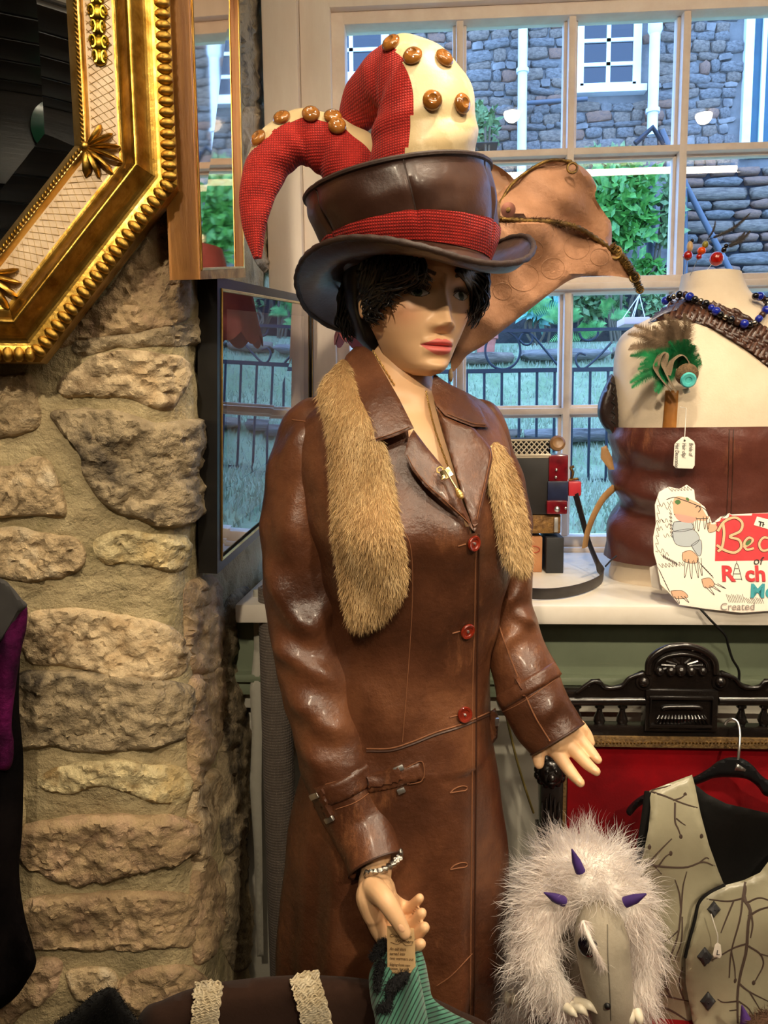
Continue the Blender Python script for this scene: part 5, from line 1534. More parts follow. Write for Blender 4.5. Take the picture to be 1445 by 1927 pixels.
def arc(d0, d1, h0, h1, bul, n=9):
    return [(d0 + (d1 - d0) * t, h0 + (h1 - h0) * t + bul * math.sin(PI * t)) for t in np.linspace(0, 1, n)]
ringband([(0, -.03), (0, .006)] + arc(0, .016, .006, .010, .002), m_gilt, 'outer_moulding')
ringband(arc(.016, .040, .010, .024, -.006) + arc(.040, .050, .024, .026, .004) + arc(.050, .066, .026, .012, -.004), m_gilt, 'cove_moulding')
m_lattice = M('cream_inlay', (214, 190, 156), (190, 162, 124), rough=.4, scale=30, bump=.2, bscale=200)
ringband(arc(.066, .098, .012, .010, .001, 4), m_lattice, 'inlay_panel')
ringband(arc(.098, .106, .010, .016, .004) + arc(.106, .118, .014, .002, .001), m_gilt_l, 'inner_moulding')
gi = inset(.116); gi2 = inset(.150)
vs = [P3(p, .001) for p in gi] + [P3(p, .005) for p in gi2]
fs = [(k, (k + 1) % 8, 8 + (k + 1) % 8, 8 + k) for k in range(8)] + [tuple(range(8, 16))]
obj('mirror_glass', (vs, fs), m_mirror, gm, smooth=False)
obj('back_board', ([P3(p, -.03) for p in OC] + [P3(p, -.028) for p in OC], [tuple(range(8)), tuple(range(15, 7, -1))]), m_leather_d, gm, smooth=False)
eggs = inset(.0085); beads = inset(.106)
egg_me = mesh('egg', *ball((0, 0, 0), 1, 10, 7), m_gilt)
rope = []
for k in range(8):
    a_, b_ = eggs[k], eggs[(k + 1) % 8]; ln = np.linalg.norm(b_ - a_); n = int(ln / .0122)
    tdir = (P3(b_, 0) - P3(a_, 0)).normalized(); rt = Matrix((tdir, nF.cross(tdir), nF)).transposed()
    for i in range(n):
        o_ = put('egg', egg_me); q = a_ + (b_ - a_) * (i + .5) / n
        o_.matrix_basis = Matrix.Translation(P3(q, .0105)) @ rt.to_4x4() @ Matrix.Diagonal((.0064, .0096, .0060, 1)); par(o_, gm)
    a_, b_ = beads[k], beads[(k + 1) % 8]; ln = np.linalg.norm(b_ - a_); n = int(ln / .0052)
    for i in range(n):
        q = a_ + (b_ - a_) * (i + .5) / n
        rope.append(ball(P3(q, .0185), 1, 6, 4, (.0033, .0022, .0028), rt @ Matrix.Rotation(.7, 3, 'Z')))
stuff(obj('bead_rope', join(*rope), m_gilt, gm))
# lattice lines on the inlay and cast mounts
lat = []
for k in range(8):
    a0, a1 = inset(.068)[k], inset(.068)[(k + 1) % 8]; b0, b1 = inset(.096)[k], inset(.096)[(k + 1) % 8]
    n = int(np.linalg.norm(a1 - a0) / .010)
    for i in range(1, n):
        for dd in (-2.2, 2.2):
            t0 = i / n; t1 = min(1, max(0, t0 + dd / n))
            lat.append(tube([P3(a0 + (a1 - a0) * t0, .0128), P3(b0 + (b1 - b0) * t1, .0114)], .00035, 4, cap=False))
stuff(obj('lattice_lines', join(*lat), M('lattice_gold', (186, 156, 104), rough=.5, metal=.4), gm))
def leafmount(uv0, ang, L_, name='corner_leaf'):
    vs_all = []
    for k in range(-3, 4):
        a_ = ang + k * .30; l_ = L_ * (1 - .10 * abs(k))
        P = [P3(np.array(uv0) + np.array([math.cos(a_), math.sin(a_)]) * l_ * t + np.array([-math.sin(a_), math.cos(a_)]) * .004 * k * t * t, .012 + .010 * math.sin(PI * t * .9) * (1 - .12 * abs(k))) for t in np.linspace(0, 1, 8)]
        vs_all.append(sweep(P, np.interp(np.linspace(0, 1, 8), [0, .5, .85, 1], [.0026, .0056, .0048, .0012]), 8, flat=(1.1, .6)))
    vs_all.append(ball(P3(uv0, .017), .006, 10, 8))
    obj(name, join(*vs_all), m_gilt, gm)
ii = inset(.104); oo = inset(.06)
for k in range(8):
    d_ = oo[k] - ii[k]; leafmount(ii[k], math.atan2(d_[1], d_[0]), np.linalg.norm(d_) * .95)
def cartouche(mid, tvec):
    for i in range(-3, 4):
        c_ = mid + tvec * i * .0165
        w_ = .0115 if i % 2 == 0 else .0085
        obj('cast_mount', join(ball(P3(c_, .0135), 1, 12, 8, (w_, .0095, .0045), Matrix((uF, nF.cross(uF), nF)).transposed()),
            *[sweep([P3(c_ + np.array([sx * w_ * (.6 + .3 * math.cos(t)), .0065 * math.sin(t)]), .017) for t in np.linspace(0, 5, 9)], .0016, 6) for sx in (-1, 1)]), M('olive_gilt', (176, 146, 50), (104, 80, 20), rough=.3, metal=1, scale=50), gm)
for k in (7, 3):
    m1, m2 = inset(.082)[k], inset(.082)[(k + 1) % 8]
    cartouche((m1 * .36 + m2 * .64) if k == 7 else (m1 + m2) / 2, (m2 - m1) / np.linalg.norm(m2 - m1))

# narrow wooden-sided mirror on the corner and dark framed print on the reveal
m_oak = M('honey_oak', (176, 120, 52), (140, 88, 34), rough=.45, scale=12, stretch=(4, 4, .4), bump=.15, bscale=40)
def quadframe(name, label, cat, c4, depth, fw, mat_face, mat_side, mat_in, group=None):
    """c4: bl, br, tr, tl (face corners, world). returns thing and a mapper (u,v,h)->point"""
    bl, br, tr_, tl = map(Vector, c4)
    n = (br - bl).cross(tl - bl).normalized()
    if n.dot(Vector(CAM) - bl) < 0: n = -n
    def q(u, v, h=0.0): return (bl * (1 - u) + br * u) * (1 - v) + (tl * (1 - u) + tr_ * u) * v + n * h
    e = thing(name, label, cat, q(.5, 0, -depth), group)
    wu = fw / ((br - bl).length); wv = fw / ((tl - bl).length)
    for (u0, v0, u1, v1) in ((0, 0, 1, wv), (0, 1 - wv, 1, 1), (0, wv, wu, 1 - wv), (1 - wu, wv, 1, 1 - wv)):
        vs, fs = [], []
        for h in (-depth, 0):
            vs += [q(u0, v0, h), q(u1, v0, h), q(u1, v1, h), q(u0, v1, h)]
        fs = [(0, 3, 2, 1), (4, 5, 6, 7), (0, 1, 5, 4), (1, 2, 6, 5), (2, 3, 7, 6), (3, 0, 4, 7)]
        o_ = obj('frame_rail', (vs, fs), None, e, smooth=False, mats=[mat_side, mat_face], fmat=[0, 1, 0, 0, 0, 0])
    g = fw * .25
    for k in range(2):                         # raised gilt slip along the sight edge
        i_ = fw * (1.0 + .12 * k)
        a_, b_ = i_ / (br - bl).length, i_ / (tl - bl).length
        obj('slip', tube([q(a_, b_, .001), q(1 - a_, b_, .001), q(1 - a_, 1 - b_, .001), q(a_, 1 - b_, .001), q(a_, b_, .001)], fw * .09, 6), mat_in, e)
    return e, q, wu, wv
e, q, wu, wv = quadframe('tall_mirror', 'tall narrow oak sided mirror hung on the corner of the stone wall', 'mirror',
                         [V(374, 526, 1.00), V(462, 522, 1.24), V(450, -60, 1.24), V(352, -60, 1.00)], .035, .012, m_gilt, m_oak, m_gilt_l)
obj('side_board', ([q(0, 0, .001), q(0, 1, .001), q(0, 1, -.038), q(0, 0, -.038), q(0.02, 0, .001), q(.02, 1, .001), q(.02, 1, -.038), q(.02, 0, -.038)], [(0, 1, 2, 3), (7, 6, 5, 4), (0, 4, 5, 1), (2, 6, 7, 3), (0, 3, 7, 4), (1, 5, 6, 2)]), m_oak, e, smooth=False)
obj('mirror_glass', ([q(wu, wv, -.006), q(1 - wu, wv, -.006), q(1 - wu, 1 - wv, -.006), q(wu, 1 - wv, -.006)], [(0, 1, 2, 3)]), M('soft_mirror', (235, 214, 192), rough=.03, metal=1), e, smooth=False)
m_blackf = M('black_frame', (18, 16, 15), rough=.35)
e, q, wu, wv = quadframe('framed_print', 'black framed print with burgundy mount hung on the window reveal', 'picture',
                         [V(409, 1080, 1.13), V(590, 915, 1.765), V(590, 560, 1.765), V(409, 521, 1.13)], .03, .016, m_blackf, m_blackf, m_gilt_l)
obj('mount', ([q(wu, wv, -.008), q(1 - wu, wv, -.008), q(1 - wu, 1 - wv, -.008), q(wu, 1 - wv, -.008)], [(0, 1, 2, 3)]), M('burgundy_mount', (104, 34, 42), rough=.9), e, smooth=False)
obj('print_paper', ([q(.10, .115, -.0075), q(.90, .115, -.0075), q(.90, .90, -.0075), q(.10, .90, -.0075)], [(0, 1, 2, 3)]), M('print_paper', (214, 182, 150), (198, 160, 130), rough=.9, scale=4), e, smooth=False)
obj('fold_line', tube([q(.10, .27, -.007), q(.90, .27, -.007)], .0006, 4), m_stitch, e)
obj('glazing', ([q(wu, wv, -.003), q(1 - wu, wv, -.003), q(1 - wu, 1 - wv, -.003), q(wu, 1 - wv, -.003)], [(0, 1, 2, 3)]), glass_pane('picture_glass', boost=2.2), e, smooth=False)
# ================================================================== THINGS ON THE SILL
def ringrow(py, l, r, yc, b_, n=72, p=2.2):
    A_, B_ = V(l, py, yc), V(r, py, yc); c_ = (A_ + B_) / 2
    return ell(c_, (B_.x - A_.x) / 2, b_, n, p)
YF = 1.535
m_form = M('dress_form_linen', (232, 214, 188), (222, 202, 174), rough=.85, scale=12, bump=.12, bscale=260, sheen=.2)
form = thing('dress_form', 'cream linen dress form bust standing on the window sill', 'dress form', (V(1335, 1050, YF).x, YF, SILL))
fr_rows = [(516, 1285, 1391, YF, .050), (534, 1282, 1396, YF, .056), (556, 1276, 1408, YF, .062), (582, 1252, 1440, YF, .070), (605, 1205, 1478, YF, .082), (632, 1168, 1508, YF, .092), (680, 1157, 1524, YF, .106), (760, 1158, 1522, YF, .118), (850, 1166, 1510, YF, .115), (930, 1176, 1500, YF, .106), (1000, 1166, 1506, YF, .108), (1050, 1154, 1516, YF, .114), (1078, 1148, 1522, YF, .116)]
FRr = spline(fr_rows, 80)
frings = [ringrow(*q) for q in FRr]
zb0 = frings[-1][0][2]; zt0 = frings[0][0][2]
frings.append([(q[0], q[1], SILL) for q in frings[-1]])
tpc = np.mean(np.array(frings[0]), 0)
dome = [[tuple(tpc + (np.array(q) - tpc) * e + np.array([0, 0, h])) for q in frings[0]] for e, h in ((.1, .003), (.5, .003), (.85, .002))]
fvf = loft(dome + frings)
obj('torso', fvf, m_form, form)
FORM = bvh_of(fvf)
# leather waist corset
m_cors = leather('maroon_corset_leather', (70, 34, 26), (98, 50, 38), (84, 42, 32), rough=.30, scale=8, bump=.3)
cor = thing('leather_corset', 'dark maroon leather waist corset with side straps around the dress form', 'corset', (V(1335, 1050, YF).x, YF, V(1335, 1045, YF).z))
crow = [(802, 1150, 1524, YF, .130), (830, 1148, 1524, YF, .130), (880, 1152, 1518, YF, .124), (925, 1160, 1512, YF, .118), (950, 1160, 1510, YF, .118), (985, 1150, 1514, YF, .124), (1048, 1136, 1526, YF, .130)]
CR = spline(crow, 60); rings = []
for i, q in enumerate(CR):
    rg_ = ringrow(*q, n=110); c_ = np.mean(np.array(rg_), 0); out = []
    for p_ in rg_:
        d = np.array(p_) - c_; d[2] = 0; L_ = np.linalg.norm(d); d /= L_
        side = math.exp(-((d[0] + .85) / .35) ** 2)
        e = .011 * side * math.sin(q[0] / 15 + d[1] * 4 + 2 * d[0]) * math.exp(-((q[0] - 930) / 90) ** 2) + .006 * nz(p_, 14, 3) + .002 * nz(p_, 40, 8)
        out.append(tuple(np.array(p_) + d * e))
    rings.append(out)
inn = [[tuple(np.array([np.mean([q[0] for q in r]), YF, 0]) + (np.array(p) - np.array([np.mean([q[0] for q in r]), YF, 0])) * np.array([.985, .985, 1])) for p in r] for r in rings[::-1]]
cvf = loft(rings + inn, cap=False)
obj('corset_body', cvf, m_cors, cor)
CORS = bvh_of(cvf)
seam(CORS, [(1372, 808), (1370, 900), (1366, 1000)], r=.0009, parent=cor, mat=m_leather_d)
seam(CORS, [(1380, 808), (1378, 900), (1374, 1000)], r=.0009, parent=cor, mat=m_leather_d)
m_tan = M('tan_strap_leather', (164, 128, 84), (138, 100, 60), rough=.5, scale=20)
obj('strap_tail', patch([(1131, 842), (1141, 838), (1152, 862), (1156, 884), (1146, 884), (1130, 862)], 1.52, T=.002, edge=3, step=4, curved=False), m_tan, cor)
obj('strap_loop', sweep(spline([tuple(V(*p)) for p in [(1155, 918, 1.52), (1135, 938, 1.50), (1118, 968, 1.49), (1106, 1000, 1.49), (1100, 1030, 1.50)]], 24), .009, 8, flat=(.9, .22), up=(.6, -.8, 0)), m_tan, cor)
obj('lace_cord', tube([V(1160, 1046, 1.46), V(1148, 1056, 1.45), V(1139, 1066, 1.44)], .0016, 6), m_black, cor)
# dark leather pouch edge beside the bust
pch = thing('leather_pouch', 'black leather pouch hooked at the side of the dress form', 'pouch', V(1145, 800, 1.53))
pvf = patch([(1152, 704), (1140, 722), (1128, 750), (1124, 775), (1130, 795), (1142, 812), (1158, 824), (1168, 790), (1164, 740)], 1.535, T=.022, edge=14, step=6)
obj('pouch', pvf, M('black_leather', (30, 20, 18), (44, 30, 26), rough=.3, scale=14, bump=.3, bscale=60), pch)
obj('gusset_lacing', join(*[tube([V(1150 + (k % 2) * 6, 720 + k * 9, 1.512), V(1158 - (k % 2) * 4, 726 + k * 9, 1.512)], .0012, 5) for k in range(9)]), m_black, pch)
stuff(pch.children[-1])
# woven leather shoulder piece
m_weave1 = M('woven_leather_dark', (70, 42, 30), (52, 30, 22), rough=.32, scale=30)
m_weave2 = M('woven_leather_brown', (92, 58, 42), (66, 40, 28), rough=.30, scale=30)
wv_ = thing('woven_collar', 'dark brown woven leather shoulder collar on the dress form', 'collar', V(1380, 690, 1.45))
wp = [(1236, 592), (1256, 574), (1290, 562), (1330, 568), (1370, 580), (1408, 600), (1450, 622), (1490, 640), (1492, 730), (1455, 700), (1420, 672), (1385, 645), (1345, 622), (1300, 606), (1262, 602), (1225, 606)]
obj('backing', clean(decal(FORM, wp, T=.003, off=.001, edge=5, step=6)), m_weave1, wv_)
wpo = outline(wp, 6)
for fam, (dx_, dy_) in enumerate(((1, .62), (-.55, 1))):
    L_ = math.hypot(dx_, dy_); dx_, dy_ = dx_ / L_, dy_ / L_; nx_, ny_ = -dy_, dx_
    for k in range(-30, 31):
        cx_, cy_ = 1360 + nx_ * k * 9.5, 640 + ny_ * k * 9.5
        P = np.array([(cx_ + dx_ * t, cy_ + dy_ * t) for t in range(-190, 191, 4)])
        ins = inside(P, wpo); run = []
        segs = []
        for p, q_ in zip(P, ins):
            if q_: run.append(p)
            else:
                if len(run) > 4: segs.append(run)
                run = []
        if len(run) > 4: segs.append(run)
        for sg in segs:
            pts = []
            for i, p in enumerate(sg):
                h_ = hit(FORM, *p)
                if h_ is None: continue
                ph = (p[0] * (-.55) + p[1]) if fam == 0 else (p[0] * .62 - p[1])
                pts.append(h_[0] + h_[1] * (.0046 + .0014 * math.sin(p[0] * .33 * (1 if fam else -1) + k * PI)))
            if len(pts) > 4: obj('leather_strip', sweep([tuple(p) for p in pts], .0034, 6, flat=(1, .35), up=(0, -1, .2)), m_weave2 if fam else m_weave1, wv_)
for k in range(7):                              # lacing over the shoulder end
    P, _ = on(FORM, [(1222 + k * 3, 612 - k * 4), (1250 + k * 4, 596 - k * 3), (1275 + k * 3, 588 - k * 3)], .006, 8)
    if len(P) > 3: obj('lace', tube(P, .0016, 6), M('blue_grey_lace', (74, 76, 104), rough=.35), wv_)
# bead necklace
bn = thing('bead_necklace', 'necklace of blue, black and silver glass beads around the dress form neck', 'necklace', V(1350, 620, 1.44))
bmats = [M('blue_glass_bead', (24, 40, 150), rough=.08, coat=.5), M('black_glass_bead', (14, 12, 14), rough=.08, coat=.5), M('silver_bead', (170, 158, 140), rough=.2, metal=1), m_weave1, M('black_glass_bead', (14, 12, 14))]
path_ = spline([(1262, 576), (1275, 566), (1293, 562), (1306, 570), (1322, 578), (1338, 590), (1352, 600), (1370, 608), (1392, 616), (1410, 615), (1424, 603), (1434, 590), (1436, 580), (1424, 570), (1412, 566)], 27)
for i, p in enumerate(path_):
    h_ = nhit(FORM, *p)
    if h_ is None: continue
    r_ = (.0080, .0066, .0056, .0068, .0062)[i % 5]
    obj('bead', ball(h_[0] + h_[1] * (.008 + r_ * .8), r_, 12, 8), bmats[(0, 1, 2, 1, 3)[i % 5] if i % 9 else 0], bn)
# feathers
def feather(a, b, width, n=70, bend=.0, seed=0, up=(0, -1, 0), droop=.5):
    """flat vane of fine barbs along a curved shaft from a to b"""
    rg_ = np.random.default_rng(seed); a = Vector(a); b = Vector(b); ax = b - a; L_ = ax.length; ax.normalize()
    s = ax.cross(Vector(up)).normalized(); u = s.cross(ax)
    C = [a + ax * L_ * t + s * bend * L_ * math.sin(PI * t) + u * .06 * L_ * math.sin(PI * t) for t in np.linspace(0, 1, 20)]
    vs, fs = sweep([tuple(c) for c in C], np.linspace(.0006, .0002, 20), 4)
    for k in range(n):
        t = .12 + .86 * k / n; i = min(18, int(t * 19)); p = C[i] + (C[i + 1] - C[i]) * (t * 19 - i)
        w = width * math.sin(PI * min(1, .15 + t * .85)) ** .6
        for sg in (-1, 1):
            q = len(vs); d = s * sg * w * (1 + rg_.uniform(-.2, .2)) + ax * w * .9 + u * rg_.uniform(-.15, .15) * w
            vs += [tuple(p), tuple(p + d), tuple(p + ax * L_ * 1.4 / n)]; fs.append((q, q + 1, q + 2))
    return vs, fs
clip = thing('feather_clip', 'green and brown feather hair clip with turquoise button on the dress form', 'hair clip', V(1275, 740, 1.42))
m_fb = M('brown_feather', (146, 122, 98), (104, 84, 64), rough=.6, scale=60, stretch=(1, 1, .2))
m_fg = M('green_feather', (10, 128, 70), (6, 88, 44), rough=.6, scale=40)
ctr = (1270, 695)
for k in range(22):
    a_ = math.radians(195 + k * 4.6 + rng.uniform(-3, 3)); L_ = rng.uniform(62, 108)
    A_ = V(ctr[0] - 8, ctr[1] - 18, 1.425); B_ = V(ctr[0] - 6 + L_ * math.cos(a_), ctr[1] - 12 + L_ * math.sin(a_), 1.40 - .02 * rng.random())
    obj('feather', feather(A_, B_, .013, 110, .12, k), m_fb, clip)
for k in range(56):
    a_ = math.radians(125 + k * 4.0 + rng.uniform(-5, 5)); L_ = rng.uniform(34, 84) * (1.2 if 150 < math.degrees(a_) < 215 else .72)
    A_ = V(ctr[0] + 4, ctr[1] - 2, 1.415); B_ = V(ctr[0] + 4 + L_ * math.cos(a_), ctr[1] + L_ * math.sin(a_), 1.395 - .012 * rng.random())
    obj('feather', feather(A_, B_, .0125, 90, .1, 100 + k), m_fg, clip)
m_rib = weave('taupe_ribbon', (142, 122, 96), (104, 86, 64), 260)
for pts in ([(1262, 735), (1236, 700), (1240, 672), (1252, 664), (1250, 690), (1262, 720), (1272, 738)], [(1256, 706), (1264, 680), (1282, 668), (1296, 680), (1300, 696)]):
    obj('ribbon_loop', sweep(spline([tuple(V(p[0], p[1], 1.388)) for p in pts], 30), .006, 8, flat=(1, .18), up=(0, -.3, 1)), m_rib, clip)
cb = V(1288, 712, 1.392)
obj('acorn_cap', lathe([(.001, .002), (.016, 0), (.0195, .006), (.017, .012), (.008, .016), (.001, .016)], 22, Matrix.Translation(cb + Vector((.004, .004, .008))) @ frame_to((-.15, -1, -.25)).to_4x4()), M('acorn_brown', (120, 94, 62), (84, 64, 40), rough=.7, scale=120, bump=1, bscale=160), clip)
bt0 = obj('turquoise_button', lathe([(.001, 0), (.0125, 0), (.0135, .004), (.011, .007), (.006, .006), (.0055, .0045), (.001, .0045)], 24, Matrix.Translation(cb + Vector((.002, -.012, -.003))) @ frame_to((-.1, -1, -.2)).to_4x4()), M('turquoise', (96, 196, 190), (70, 170, 170), rough=.2, scale=60), clip)
obj('clip_tab', patch([(1284, 733), (1296, 729), (1299, 738), (1288, 742)], 1.40, T=.0015, edge=2, step=3, curved=False), m_pale, clip)
ost = tag(obj('ochre_strap', clean(decal(FORM, [(1252, 735), (1277, 735), (1272, 812), (1246, 812)], T=.003, off=.001, edge=3, step=5, curved=False)), M('ochre_leather', (176, 118, 48), (150, 92, 32), rough=.5, scale=12)), 'ochre leather strap running from the feather clip into the corset', 'strap')
# price tag on thread
m_card = M('white_card', (236, 228, 214), rough=.8)
m_ink = M('pencil_ink', (70, 66, 64), rough=.9)
tg = thing('price_tag', 'white swing tag with handwriting hanging over the corset', 'tag', V(1288, 882, 1.40))
tpo = [(1284, 822), (1294, 822), (1306, 831), (1308, 838), (1307, 876), (1303, 882), (1272, 881), (1267, 876), (1269, 836), (1273, 831)]
obj('card', patch(tpo, 1.398, T=.0004, edge=1, step=4, curved=False, minT=.0003), m_card, tg)
obj('thread', tube([V(1288, 827, 1.396), V(1290, 790, 1.402), V(1291, 768, 1.408), V(1279, 766, 1.41)], .0007, 5), M('white_thread', (225, 220, 210), rough=.9), tg)
obj('eyelet', lathe([(.0008, 0), (.0018, .0004), (.0008, .0006)], 12, Matrix.Translation(V(1288, 829, 1.397)) @ frame_to((0, -1, 0)).to_4x4()), m_ink, tg)
def writing(lines, px, py, Y, size, ang, mat, parent, lead=1.25, shear=.25, name='handwriting', bold=0.0, tilt=0.0, xs=1.0):
    """flat lettering standing in the plane Y; ang turns it in the plane"""
    base = Matrix.Translation(V(px, py, Y)) @ Matrix.Rotation(ang, 4, 'Y') @ Matrix.Rotation(PI / 2 - tilt, 4, 'X') @ Matrix.Diagonal((xs, 1, 1, 1))
    for i, l in enumerate(lines):
        vf = text_vf(l, size, base @ Matrix.Translation((0, -i * size * lead, 0)), .00012, shear=shear, bold=bold)
        if vf[0]: obj(name, vf, mat, parent, smooth=False)
writing(['Bride of', 'Hair clip/', 'Hat Decoration'], 1297, 833, 1.3965, .0098, PI / 2, m_ink, tg, 1.2, xs=.72)
bpy.context.view_layer.update()
# hat pins in the neck
def pin(label, beads, tip, fe=None):
    e = thing('hat_pin', label, 'hat pin', V(*tip))
    obj('pin', tube([V(*tip), V(beads[0][0], beads[0][1], beads[0][2])], .0006, 5), m_chrome, e)
    for (x_, y_, Y_, r_, m_, st) in beads: obj('bead', ball(V(x_, y_, Y_), r_, 14, 10, (1, 1, st)), m_, e)
    if fe:
        for k, (a_, b_, w_) in enumerate(fe): obj('feather', feather(V(*a_), V(*b_), w_, 60, .08, 300 + k), M('black_brown_feather', (48, 38, 36), (30, 24, 24), rough=.5, scale=30), e)
m_rb = M('red_glass_bead', (190, 30, 20), (140, 16, 12), rough=.1, scale=90, coat=.6); m_ob = M('orange_bead', (232, 84, 20), rough=.2); m_ol = M('olive_bead', (150, 140, 50), rough=.3); m_cb = M('cream_bead', (206, 170, 120), rough=.4); m_kb = MATS['black_glass_bead']
pin('hat pin with a red bead and cream tube bead', [(1294, 481, 1.52, .0088, m_rb, 1), (1298, 464, 1.52, .0060, m_cb, 1.7), (1302, 453, 1.52, .004, m_kb, 1)], (1287, 520, 1.53))
pin('hat pin of red, orange and olive beads with a long dark quill', [(1315, 483, 1.50, .0055, m_rb, 1), (1320, 472, 1.50, .0078, m_ob, .9), (1327, 460, 1.50, .0060, m_ol, 1.1)], (1298, 519, 1.50), [((1330, 452, 1.50), (1412, 400, 1.50), .0045), ((1330, 452, 1.50), (1346, 415, 1.50), .003)])
pin('hat pin with a large ribbed red bead and black feathers', [(1348, 487, 1.50, .0128, m_rb, 1), (1362, 470, 1.50, .0055, m_kb, 1), (1366, 463, 1.50, .0045, m_kb, 1)], (1320, 520, 1.50), [((1364, 468, 1.50), (1412, 434, 1.50), .006), ((1364, 466, 1.50), (1402, 436, 1.505), .006)])
bpy.context.view_layer.update()

# hand-drawn cut-out sign
sgn = thing('drawn_sign', 'hand-drawn cut-out card of a shaggy white beast with red lettering panel', 'sign', V(1330, 1148, 1.292))
sY = lambda p: 1.292 + (1150 - p[:, 1]) * .00022
sp = [(1243, 1100), (1236, 1062), (1230, 1040), (1229, 1010), (1234, 985), (1232, 950), (1240, 926), (1258, 916), (1278, 920), (1292, 912), (1306, 922), (1308, 940), (1326, 954), (1335, 972), (1340, 985), (1356, 972), (1372, 966), (1376, 968), (1510, 962), (1516, 1100), (1512, 1148), (1470, 1150), (1440, 1150), (1395, 1153), (1330, 1146), (1278, 1138), (1256, 1112)]
svf = patch(sp, sY, T=.0004, edge=1, step=7, curved=False, minT=.0004)
obj('card', svf, M('sign_card', (240, 226, 212), rough=.75), sgn)
SG = bvh_of(svf)
def ink(pts, r=.0007, mat=None, closed=False, name='ink_line', n=None, off=.0002):
    if closed: pts = list(pts) + [pts[0]]
    P, _ = on(SG, pts, off, n or max(8, len(pts) * 5))
    if len(P) > 2: obj(name, sweep([tuple(q) for q in P], r, 6, flat=(1, .12), up=(0, -1, .22)), mat or m_inkb, sgn)
def wash(pts, mat, name='colour_patch', curved=True, T=.00005, off=.0001):
    vf = clean(decal(SG, pts, T=T, off=off, edge=1, step=6, curved=curved, sink=0))
    if vf[1]: obj(name, vf, mat, sgn, smooth=False)
m_inkb = M('black_ink', (52, 44, 42), rough=.9); m_redp = M('red_marker', (206, 60, 66), (190, 48, 56), rough=.8, scale=20); m_tanp = M('tan_pencil', (204, 164, 134), rough=.85); m_pinkp = M('pink_pencil', (226, 150, 136), rough=.85)
m_greyp = M('grey_pencil', (170, 178, 184), rough=.85); m_grnp = M('green_ink', (70, 110, 60), rough=.8); m_teal = M('teal_marker', (60, 150, 160), rough=.8); m_crm = M('cream_marker', (234, 178, 140), rough=.85)
wash([(1348, 970), (1372, 967), (1508, 965), (1510, 1054), (1345, 1056)], m_redp, 'red_panel', curved=False)
wash([(1268, 938), (1285, 935), (1310, 945), (1328, 955), (1334, 970), (1328, 980), (1305, 978), (1282, 975), (1268, 968)], m_tanp)
wash([(1270, 968), (1290, 970), (1310, 976), (1300, 984), (1278, 980)], m_pinkp, off=.0003)
for q in ([(1268, 982), (1298, 982), (1302, 996), (1268, 1000)], [(1265, 1000), (1302, 996), (1316, 1014), (1300, 1028), (1272, 1024)], [(1300, 1026), (1318, 1016), (1320, 1038), (1314, 1046)]): wash(q, m_greyp); ink(q, .0004, closed=True, n=30)
for q in ([(1284, 1040), (1300, 1036), (1314, 1050), (1308, 1060), (1286, 1056)], [(1320, 1090), (1336, 1088), (1344, 1102), (1326, 1106)], [(1262, 1112), (1284, 1112), (1294, 1124), (1270, 1126)], [(1330, 985), (1346, 982), (1350, 996), (1334, 1002)]): wash(q, m_tanp); ink(q, .0004, closed=True, n=26)
wash([(1269, 944), (1276, 940), (1281, 945), (1275, 950)], m_grnp, off=.0004); wash([(1291, 936), (1296, 938), (1296, 943), (1291, 941)], m_grnp, off=.0004)
ink([(1254, 940), (1268, 936), (1282, 940), (1304, 948), (1326, 958), (1334, 972)], n=30); ink([(1268, 968), (1290, 972), (1312, 976), (1332, 976)], n=24); ink([(1308, 955), (1314, 952), (1318, 958), (1314, 964)], n=14)
for (x_, y_) in ((1306, 974), (1314, 976), (1326, 972), (1332, 972)): ink([(x_ - 3, y_), (x_, y_ + 24), (x_ + 4, y_)], .0005, n=14)
for (x_, y_, dx_, dy_) in ((1292, 1052, -4, 36), (1299, 1056, 2, 34), (1308, 1054, 6, 34), (1315, 1050, 6, 34), (1330, 1104, 14, 16), (1338, 1102, 18, 12), (1346, 1098, 20, 10), (1272, 1122, 6, 14), (1284, 1122, 12, 12), (1352, 976, 16, -8), (1352, 984, 20, -4)):
    ink([(x_ - 3, y_), (x_ + dx_, y_ + dy_), (x_ + 4, y_)], .0005, n=12)
rgs = random.Random(9)
for (x0_, y0_, x1_, y1_) in ((1238, 940, 1234, 1040), (1258, 920, 1300, 918), (1244, 1045, 1272, 1060), (1238, 1070, 1258, 1112), (1316, 1060, 1340, 1085), (1260, 960, 1262, 1010), (1240, 1064, 1285, 1060)):
    m_ = 7; P = []
    for k in range(m_ * 2 + 1):
        t = k / (m_ * 2); P.append((x0_ + (x1_ - x0_) * t + (4 if k % 2 else -1), y0_ + (y1_ - y0_) * t + (5 if k % 2 else -3)))
    ink(P, .0004, n=60)
for k in range(10):
    x_, y_ = rgs.uniform(1240, 1262), rgs.uniform(935, 1050); ink([(x_ - 4, y_), (x_, y_ + 6), (x_ + 3, y_ - 2), (x_ + 7, y_ + 5)], .0004, n=12)
